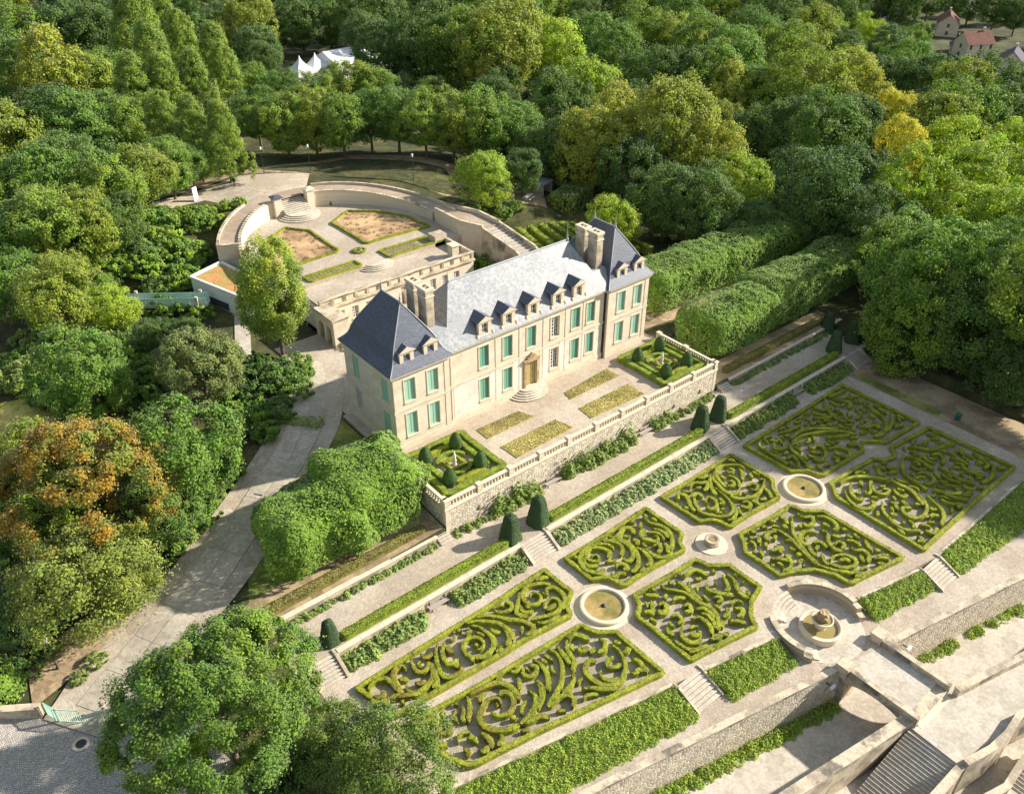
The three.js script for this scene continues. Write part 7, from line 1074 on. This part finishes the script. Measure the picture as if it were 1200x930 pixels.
// undergrowth trees that close the wood
{
  seed(4242); const all = TREES.map(t => [t[0], t[1], t[2]]), busy = (x, z) => (x > -48 && x < 49 && z > -97) || (x > -70 && x < -40 && z > -60) || (x > 20 && x < 52 && z > -74 && z < -40) || (x < -45 && z > -45) || (z > 26) || Math.hypot(x - 50, z + 153) < 17 || HOUSES.some(h => Math.hypot(x - h[1], z - h[2]) < 10 || (Math.hypot(x - h[1], z - h[2]) < 70 && (x - h[1]) * -0.93 + (z - h[2]) * 0.36 > Math.hypot(x - h[1], z - h[2]) * 0.8)), n = []; let g = 0;
  while (n.length < 170 && g++ < 30000) { const x = rr(-110, 300), z = rr(-270, 40), d = Math.hypot(x + 57, z - 49), R = rr(3.2, 5.4); if (busy(x, z)) continue; const v = V(x, 8, z).project(camera); if (Math.abs(v.x) > 1.15 || Math.abs(v.y) > 1.2) continue; if (all.some(t => Math.hypot(t[0] - x, t[1] - z) < 0.62 * (t[2] + R))) continue; all.push([x, z, R]); n.push([x, z, R]); }
  n.forEach(([x, z, R], i) => tree(x, z, R, R * 1.0 + rr(0.5, 3), i % 3 ? 12 : 13, 1000 + i));
}
// tall tree in front of the orangery
{ const o = thing('tall_park_tree', 'tall narrow yellow-green tree rising in front of the orangery arcade', 'tree', [-20.6, groundY(-20.6, -41), -41]); const c = put('crown', crown({ sd: 33, R: 4.9, semi: 1.85, lobes: 22, lobeR: 0.3, clumps: 260, clumpR: 0.15, loose: 0.4, leaves: 44000, leaf: 0.13, two: { t: 0.55, f: 0.4, c: [1.5, 1.25, 0.8] } }), leafM(0.25, 0.36, 0.03), o); c.position.y = 10; const t = put('trunk', trunkGeo, MAT.bark, o); t.scale.set(0.8, 1.5, 0.8); }
// shrubs on the slope between the driveway and the annex, and by the upper path
{
  const G = [41, 42, 43].map(i => crown({ sd: i, R: 2, semi: 0.8, lobes: 8, lobeR: 0.5, clumps: 70, leaves: 4200, leaf: 0.14, shape: 'broad' })), Ms = [leafM(0.18, 0.32, 0.02), leafM(0.28, 0.43, 0.02), leafM(0.11, 0.22, 0.02), leafM(0.26, 0.35, 0.05)];
  SHRUBS.push([15, -47, 1.4, 0], [14.6, -43.5, 1.3, 1], [15.4, -50, 1.2, 0], [16.2, -45, 1.3, 1], [14.5, -40, 1.2, 0]); seed(88); for (let i = 0; i < 26; i++) SHRUBS.push([rr(-34, -19.5), rr(-84, -69), rr(1.5, 2.6), i % 3]); for (let i = 0; i < 26; i++) SHRUBS.push([rr(-48, -33), rr(-66, -46), rr(1.6, 2.8), i % 4]);
  SHRUBS.forEach(([x, z, R, m, k], i) => { const o = put('slope_shrub', G[i % 3], Ms[m]); o.position.set(x, groundY(x, z) + R * 0.45, z); o.scale.setScalar(R / 1.7); o.rotation.y = i * 1.3; tag(o, ['mid-green shrub on the wooded slope', 'bright green shrub on the wooded slope', 'dark green shrub on the wooded slope', 'pale green shrub on the wooded slope'][m], 'shrub', ['mid-green slope shrubs', 'bright slope shrubs', 'dark slope shrubs', 'pale slope shrubs'][m]); });
}
// ---------------------------------------------------------------- fountains and basins
function basin(label, x, z) {
  const o = thing('round_basin', label, 'basin', [x, 0, z], 0, 'round basins of the parterre');
  put('rim', lathe([[2.35, -0.02], [2.38, 0.22], [2.28, 0.34], [2.05, 0.36], [1.9, 0.3], [1.86, -0.02]], 48), MAT.trim, o);
  put('paved_ring', lathe([[2.36, 0.01], [2.75, 0.012], [2.78, -0.02]], 48), MAT.trim, o);
  put('water', new THREE.CircleGeometry(1.88, 40).rotateX(-Math.PI / 2).translate(0, 0.16, 0), M({ map: dtex(256, 256, (px, py) => { const i = py * 2 * N + px * 2; return sc3(mix3([170, 146, 92], [126, 118, 62], smooth(0.4, 0.62, nA[i])), 0.85 + 0.3 * nC[i]); }, true, 4, 4), roughness: 0.25 }), o);
  put('spout', lathe([[0, 0.1], [0.3, 0.1], [0.24, 0.22], [0.1, 0.26], [0.06, 0.42], [0, 0.44]], 12), MAT.iron, o);
}
basin('round stone basin with ochre water nearer the gate', -14.55, 10.9); basin('round stone basin with ochre water nearer the wood', 14.75, 12.7);
{ const o = thing('small_fountain', 'small round stone bowl on a pale disc in the middle of the parterre', 'fountain', [0, 0, 11.85]); put('disc', lathe([[0, 0.1], [1.62, 0.1], [1.66, 0.02], [1.66, -0.02]], 40), MAT.trim, o); put('bowl', lathe([[0, 0.1], [0.75, 0.1], [0.7, 0.4], [0.62, 0.5], [0.78, 0.68], [0.76, 0.78], [0.5, 0.76], [0.42, 0.62], [0, 0.58]], 28), MAT.old, o); put('water', new THREE.CircleGeometry(0.46, 20).rotateX(-Math.PI / 2).translate(0, 0.66, 0), MAT.water, o); }
{ const o = thing('tiered_fountain', 'two-tiered stone fountain with ochre water in front of the exedra', 'fountain', [-0.35, LOW, 25.15]);
  put('lower_basin', lathe([[1.85, -0.05], [1.95, 0.15], [1.88, 0.6], [1.98, 0.72], [1.92, 0.82], [1.6, 0.8], [1.55, 0.3], [0, 0.28]], 40), MAT.trim, o); put('water', new THREE.CircleGeometry(1.56, 32).rotateX(-Math.PI / 2).translate(0, 0.62, 0), MAT.water, o);
  put('pedestal', lathe([[0.55, 0.3], [0.5, 0.8], [0.42, 1.1], [0.7, 1.35]], 20), MAT.trim, o); put('upper_bowl', lathe([[0.5, 1.25], [0.9, 1.4], [1.02, 1.62], [1.0, 1.72], [0.85, 1.7], [0.8, 1.5], [0, 1.48]], 32), MAT.trim, o); put('water', new THREE.CircleGeometry(0.82, 24).rotateX(-Math.PI / 2).translate(0, 1.62, 0), MAT.water, o);
  const g = new THREE.IcosahedronGeometry(0.55, 4), a = g.attributes.position; for (let i = 0; i < a.count; i++) { const x = a.getX(i), y = a.getY(i), z = a.getZ(i), k = 0.7 + 0.6 * noise3(x * 4 + 9, y * 4, z * 4); a.setXYZ(i, x * k, y * k * 1.15, z * k); } g.computeVertexNormals(); g.translate(0, 1.95, 0); put('rockwork', g, MAT.bronze, o);
  put('top_dish', lathe([[0, 2.4], [0.2, 2.35], [0.42, 2.5], [0.44, 2.58], [0.36, 2.56], [0, 2.5]], 20), MAT.bronze, o); }
// ---------------------------------------------------------------- benches, bin, lamps
function bench(label, x, y, z, turn) { const o = thing('garden_bench', label, 'bench', [x, y, z], turn, 'garden benches'); for (let i = 0; i < 4; i++) mb().cap(-1.1, 1.1, 0.42, 0.47, -0.24 + i * 0.125, -0.13 + i * 0.125, 0.01).put('seat_slat', MAT.wood, o); for (let i = 0; i < 2; i++) mb().box(-1.1, 1.1, 0.6 + i * 0.17, 0.73 + i * 0.17, -0.33, -0.29).put('back_slat', MAT.wood, o); for (const s of [-0.85, 0.85]) { mb().box(s - 0.04, s + 0.04, -0.02, 0.42, 0.12, 0.2).put('leg', MAT.iron, o); mb().box(s - 0.04, s + 0.04, -0.02, 0.92, -0.29, -0.22).put('leg', MAT.iron, o); } }
bench('wooden bench against the white wall beside the long scroll bed', -26.6, 0, 1.0, 0); bench('wooden bench against the white wall beside the shaded scroll bed', 30.3, 0, 0.9, 0); bench('wooden bench under the terrace wall on the driveway side of the path', -7.1, PATH, -4.75, 0); bench('wooden bench under the terrace wall on the wood side of the path', 7.7, PATH, -4.7, 0);
{ const o = thing('litter_bin', 'green litter bin on the shaded side walk', 'bin', [40.9, 0.06, 16.9]); put('body', lathe([[0, 0], [0.3, 0], [0.36, 0.85], [0.33, 0.9], [0.29, 0.86], [0, 0.8]], 16), M({ color: rgb(0.03, 0.14, 0.12), roughness: 0.5 }), o); put('band', lathe([[0.345, 0.6], [0.37, 0.6], [0.37, 0.66], [0.35, 0.66]], 16), MAT.iron, o); }
function lamp(label, x, z, h = 4.2) { const y = groundY(x, z), o = thing('lamp_post', label, 'lamp post', [x, y - 0.02, z]); put('post', lathe([[0, 0], [0.14, 0], [0.1, 0.4], [0.05, 0.6], [0.045, h]], 10), MAT.iron, o); put('lantern', lathe([[0, h], [0.14, h], [0.2, h + 0.4], [0.12, h + 0.5], [0, h + 0.6]], 10), MAT.white, o); }
lamp('lamp post beside the walker on the upper path', 1.5, -90); lamp('lamp post on the ride behind the gate pillars', 9, -87.5); lamp('lamp post by the lawn behind the curved kerb', 21, -73); lamp('dark lamp post beside the round bush at the gate', -56.6, -13.8, 3.6);
{ const o = thing('notice_board', 'white upright notice board beside the upper path', 'board', [-12.3, groundY(-12.3, -86.2), -86.2], 0.5); mb().box(-0.5, 0.5, 0.2, 2.4, -0.06, 0.06).put('panel', MAT.canvas, o); mb().box(-0.5, -0.42, -0.1, 0.2, -0.05, 0.05).box(0.42, 0.5, -0.1, 0.2, -0.05, 0.05).put('foot', MAT.iron, o); }
{ const x = 34.3, z = -58, o = thing('picnic_table', 'white picnic table in the gap between the maze and the hedge block', 'table', [x, groundY(x, z), z], 0.4); for (let i = 0; i < 3; i++) mb().box(-1, 1, 0.72, 0.78, -0.4 + i * 0.28, -0.16 + i * 0.28).put('board', MAT.white, o); for (const s of [-0.75, 0.62]) mb().box(-1, 1, 0.42, 0.47, s, s + 0.22).put('bench_board', MAT.white, o); for (const s of [-0.75, 0.75]) mb().box(s - 0.05, s + 0.05, 0, 0.72, -0.06, 0.06).box(s - 0.05, s + 0.05, 0.34, 0.42, -0.75, 0.84).put('leg', MAT.white, o); }
{ const x = 40.8, z = -61.8, o = thing('garden_shed', 'small grey shed open at the front behind the hedge block', 'shed', [x, groundY(x, z), z], 0.3); mb().box(-1.5, 1.5, 0, 2.2, -1.2, -1.1).box(-1.5, -1.4, 0, 2.2, -1.1, 1.2).box(1.4, 1.5, 0, 2.2, -1.1, 1.2).put('wall', MAT.concrete, o); mb().cap(-1.65, 1.65, 2.2, 2.32, -1.35, 1.4, 0.02).put('roof', MAT.lead, o); }
// ---------------------------------------------------------------- street gate and its walls
{
  const gy = groundY(-57, -7.6);
  for (const [label, x, z, turn, w] of [['pale green gate leaf standing open across the forecourt', -57.4, -8.0, -0.75, 2.3], ['pale green gate leaf hinged at the wall end by the maple', -55.6, -6.1, -0.2, 2.1], ['narrow tall pale green gate post screen at the gate', -58.3, -9.2, -1.15, 1.5]]) {
    const o = thing('gate_leaf', label, 'gate', [x, gy, z], turn, 'leaves of the street gate'); mb().box(-w / 2, w / 2, 1.65, 1.72, -0.03, 0.03).box(-w / 2, w / 2, 0.12, 0.2, -0.03, 0.03).box(-w / 2, -w / 2 + 0.07, 0.2, 1.65, -0.03, 0.03).box(w / 2 - 0.07, w / 2, 0.2, 1.65, -0.03, 0.03).put('frame', MAT.paleGreen, o);
    for (let i = 1; i < 12; i++) { const px = lerp(-w / 2, w / 2, i / 12); mb().box(px - 0.018, px + 0.018, 0.2, 1.65, -0.015, 0.015).put('bar', MAT.paleGreen, o); }
  }
  const bw = (label, pts, h, m, cop) => { const y = Math.min(...pts.map(p => groundY(...p))), o = thing('boundary_wall', label, 'wall', [pts[0][0], y, pts[0][1]]), q = pts.map(p => [p[0] - pts[0][0], h, p[1] - pts[0][1]]); mb().bar(q, 0.5, h + 0.6).put('wall_body', m, o); mb().bar(q.map(p => [p[0], h + 0.15, p[2]]), 0.66, 0.15).put('coping', cop, o); };
  bw('low stone wall between the round bush and the cobbled forecourt', [[-58.9, -10.1], [-61.5, -11.9], [-66, -13.6], [-74, -16.5]], 1.1, MAT.old, MAT.old);
  bw('low wall with a blue painted stretch beside the maple', [[-54.9, -5.2], [-53.2, -3.2], [-50.6, -1.2], [-48, 2]], 1.2, M({ color: rgb(0.34, 0.58, 0.68), roughness: 0.7 }), MAT.old);
  bw('weathered boundary wall between the side walk and the wood', [[46.5, 1.4], [46, 12], [45.2, 24], [45, 33]], 1.0, MAT.old, MAT.old);
  const mh = thing('tree_pit', 'round stone-rimmed pit cover set in the cobbles by the gate', 'cover', [-57.3, groundY(-57.3, -5.4) + 0.06, -5.4]); put('rim', lathe([[0.42, 0], [0.44, 0.06], [0.66, 0.06], [0.68, 0]], 24), MAT.trim, mh); put('grate', lathe([[0, 0.03], [0.43, 0.03], [0.43, 0]], 20), MAT.iron, mh);
  const gp = thing('gate_monument', 'small dark carved stone post beside the open gate', 'post', [-54.8, gy, -7.0]); put('shaft', lathe([[0, 0], [0.45, 0], [0.4, 0.3], [0.25, 0.4], [0.22, 1.1], [0.32, 1.2], [0, 1.25]], 10), MAT.old, gp); put('ball', new THREE.SphereGeometry(0.22, 14, 10).translate(0, 1.42, 0), MAT.old, gp);
}
// drain covers in the driveway
for (const [x, z] of [[-33.5, -21.4], [-34.6, -20.4], [-36.5, -17.6], [-22.8, -29]]) { const o = thing('drain_cover', 'dark square drain cover set in the driveway', 'cover', [x, groundY(x, z) + 0.118, z], 0.6, 'drain covers of the driveway'); mb().box(-0.45, 0.45, -0.03, 0.012, -0.45, 0.45).put('plate', MAT.iron, o); mb().box(-0.5, -0.45, -0.03, 0.02, -0.5, 0.5).box(0.45, 0.5, -0.03, 0.02, -0.5, 0.5).put('frame', MAT.iron, o); }
// two small floodlights on the street wall
for (const [x, l] of [[-4.2, 'small grey floodlight on the street wall by the bridge'], [5, 'small grey floodlight on the wood side of the bridge']]) { const o = thing('floodlight', l, 'floodlight', [x, LOW - 0.75, wallZ(x) + 0.95]); mb().box(-0.04, 0.04, -0.04, 0.04, -0.45, 0.1).put('bracket', MAT.iron, o); mb().loft([[V(-0.3, -0.1, 0.1), V(0.3, -0.1, 0.1), V(0.3, 0.12, 0.1), V(-0.3, 0.12, 0.1)], [V(-0.34, -0.14, 0.34), V(0.34, -0.14, 0.34), V(0.34, 0.16, 0.34), V(-0.34, 0.16, 0.34)]], true, true).put('head', MAT.white, o); }
// ---------------------------------------------------------------- white marquee, village houses
{ const o = thing('marquee', 'white marquee with two peaks among the trees', 'tent', [48, groundY(50, -153) + 0.4, -151], 0.1); o.scale.setScalar(1.05); const hw = 5.5; mb().box(-1, 12, -1, 4, -hw, hw).put('side_wall', MAT.canvas, o); mb().quad(V(-1, 4, hw + 0.2), V(12.3, 4, hw + 0.2), V(12.3, 6.4, 0), V(-1, 6.4, 0)).quad(V(-1, 4, -hw - 0.2), V(12.3, 4, -hw - 0.2), V(12.3, 6.4, 0), V(-1, 6.4, 0)).tri(V(12.3, 4, hw), V(12.3, 4, -hw), V(12.3, 6.4, 0)).tri(V(-1, 4, hw), V(-1, 4, -hw), V(-1, 6.4, 0)).put('long_roof', MAT.canvas, o);
  for (const x of [-3.2, -7.4]) { const r = [0, 0.2, 0.4, 0.6, 0.8, 1].map(t => { const k = 2.0 * Math.pow(1 - t, 1.7) + 0.06, y = 3.6 + t * 2.9; return [V(x - k, y, k), V(x + k, y, k), V(x + k, y, -k), V(x - k, y, -k)]; }); mb().loft([r[0].map(p => p.clone().setY(0)), ...r], true).put('peaked_roof', MAT.canvas, o); } }
function house(label, x, z, w, d, h, rh, turn, roofM) {
  const o = thing('village_house', label, 'house', [x, groundY(x, z) - 0.3, z], turn, 'village houses'); const g = MAT.trim; o.scale.setScalar(0.85);
  mb().box(-w / 2, w / 2, 0, h, -d / 2, d / 2).tri(V(-w / 2, h, -d / 2), V(-w / 2, h, d / 2), V(-w / 2, h + rh, 0)).tri(V(w / 2, h, -d / 2), V(w / 2, h, d / 2), V(w / 2, h + rh, 0)).put('wall', g, o);
  const e = 0.35; for (const s of [-1, 1]) mb().quad(V(-w / 2 - e, h - 0.2, s * (d / 2 + e)), V(w / 2 + e, h - 0.2, s * (d / 2 + e)), V(w / 2 + e, h + rh + 0.08, 0), V(-w / 2 - e, h + rh + 0.08, 0)).put('roof', roofM, o);
  mb().box(w / 4 - 0.4, w / 4 + 0.4, h + rh * 0.5, h + rh + 1.1, -0.4, 0.4).put('chimney', g, o);
  for (let i = 0; i < 3; i++) for (const f of [0, 1]) { if (h < 4.5 && f) continue; const px = lerp(-w / 2 + 1.2, w / 2 - 1.2, i / 2); mb().box(px - 0.45, px + 0.45, 0.9 + f * 2.8, 2.3 + f * 2.8, d / 2 + 0.01, d / 2 + 0.05).put('window', MAT.farGlass, o); }
  for (const f of [0, 1]) mb().box(-w / 2 - 0.05, -w / 2 - 0.01, 1 + f * 2.6, 2.3 + f * 2.6, -0.5, 0.5).put('window', MAT.farGlass, o);
}
const tile = M({ map: dtex(256, 256, (x, y) => { const i = y * 2 * N + x * 2; return sc3([138, 90, 76], 0.6 + 0.5 * nC[i] + 0.3 * (nA[i] - 0.5) - (y % 16 < 3 ? 0.12 : 0)); }, true, 4, 4) }), brown = M({ map: slateT, color: rgb(1.1, 0.9, 0.8) });
HOUSES.forEach(h => house(...h, h[0].includes('red') ? tile : brown));
// ---------------------------------------------------------------- the walker on the upper path
{
  const J = { hip: [0, 0.93, 0], chest: [0.02, 1.28, 0.05], neck: [0.03, 1.46, 0.08], head: [0.04, 1.6, 0.1], ls: [-0.19, 1.4, 0.06], rs: [0.22, 1.4, 0.06], le: [-0.26, 1.14, 0.16], re: [0.28, 1.14, -0.1], lh: [-0.22, 0.93, 0.34], rh: [0.27, 0.9, -0.14], lhip: [-0.09, 0.9, 0], rhip: [0.09, 0.9, 0], lk: [-0.1, 0.5, -0.1], rk: [0.1, 0.52, 0.2], la: [-0.1, 0.1, -0.38], ra: [0.1, 0.09, 0.3], lt: [-0.11, 0.03, -0.2], rt: [0.11, 0.035, 0.48], nose: [0.04, 1.6, 0.21] };
  const bones = [['hip', 'chest', 0.15, 0.165], ['chest', 'neck', 0.15, 0.06], ['neck', 'head', 0.055, 0.1], ['head', 'nose', 0.09, 0.02], ['ls', 'le', 0.06, 0.045], ['rs', 're', 0.06, 0.045], ['le', 'lh', 0.042, 0.034], ['re', 'rh', 0.042, 0.034], ['ls', 'rs', 0.07, 0.07], ['lhip', 'lk', 0.09, 0.06], ['rhip', 'rk', 0.09, 0.06], ['lk', 'la', 0.058, 0.04], ['rk', 'ra', 0.058, 0.04], ['la', 'lt', 0.04, 0.035], ['ra', 'rt', 0.04, 0.035], ['hip', 'lhip', 0.12, 0.1], ['hip', 'rhip', 0.12, 0.1]].map(([a, b, r, s]) => [J[a], J[b], r, s]);
  for (const [h, w, d] of [['lh', 'le', 1], ['rh', 're', -1]]) for (let f = 0; f < 5; f++) { const p = J[h], t = f === 4; bones.push([p, [p[0] + (f - 1.5) * 0.016 * (t ? 0 : 1) + (t ? 0.05 * d : 0), p[1] - (t ? 0.04 : 0.085 - Math.abs(f - 1.4) * 0.008), p[2] + (t ? 0.03 : 0.035)], 0.016, 0.009]); }
  const res = 110, mc = new MarchingCubes(res, new THREE.MeshBasicMaterial(), false, false, 90000), S = 1.8; mc.isolation = 0; let q = 0;
  for (let k = 0; k < res; k++) for (let j = 0; j < res; j++) for (let i = 0; i < res; i++) { const P = [((i / (res / 2)) - 1) * S / 2, ((j / (res / 2)) - 1) * S / 2 + 0.85, ((k / (res / 2)) - 1) * S / 2]; let m = 9; for (const [a, b, r, s] of bones) { const d = [b[0] - a[0], b[1] - a[1], b[2] - a[2]], e = [P[0] - a[0], P[1] - a[1], P[2] - a[2]], t = clamp((d[0] * e[0] + d[1] * e[1] + d[2] * e[2]) / (d[0] ** 2 + d[1] ** 2 + d[2] ** 2)), v = Math.hypot(e[0] - d[0] * t, e[1] - d[1] * t, e[2] - d[2] * t) - lerp(r, s, t), k2 = 0.03, h = clamp(0.5 + 0.5 * (v - m) / k2); m = lerp(v, m, h) - k2 * h * (1 - h); } mc.field[q++] = -m; }
  mc.update(); const n = mc.count, g = new THREE.BufferGeometry(), pa = mc.positionArray.slice(0, n * 3), col = new Float32Array(n * 3);
  for (let i = 0; i < n; i++) { pa[i * 3] *= S / 2; pa[i * 3 + 1] = pa[i * 3 + 1] * S / 2 + 0.85; pa[i * 3 + 2] *= S / 2; const y = pa[i * 3 + 1], x = Math.abs(pa[i * 3]), c = y > 1.47 ? (y > 1.64 || pa[i * 3 + 2] < 0.1 ? [0.03, 0.02, 0.015] : [0.45, 0.28, 0.2]) : y < 0.97 && x > 0.19 ? [0.45, 0.28, 0.2] : y > 0.93 ? [0.02, 0.02, 0.025] : y < 0.1 ? [0.05, 0.05, 0.05] : [0.025, 0.027, 0.035]; col.set(c, i * 3); }
  g.setAttribute('position', new THREE.BufferAttribute(pa, 3)); g.setAttribute('normal', new THREE.BufferAttribute(mc.normalArray.slice(0, n * 3), 3)); g.setAttribute('color', new THREE.BufferAttribute(col, 3));
  const o = put('person', g, M({ vertexColors: true })); o.position.set(-5.2, groundY(-5.2, -87.2) + 0.08, -87.2); o.rotation.y = 2.0; tag(o, 'person in dark clothes striding along the upper path', 'person');
}
renderer.render(scene, camera);
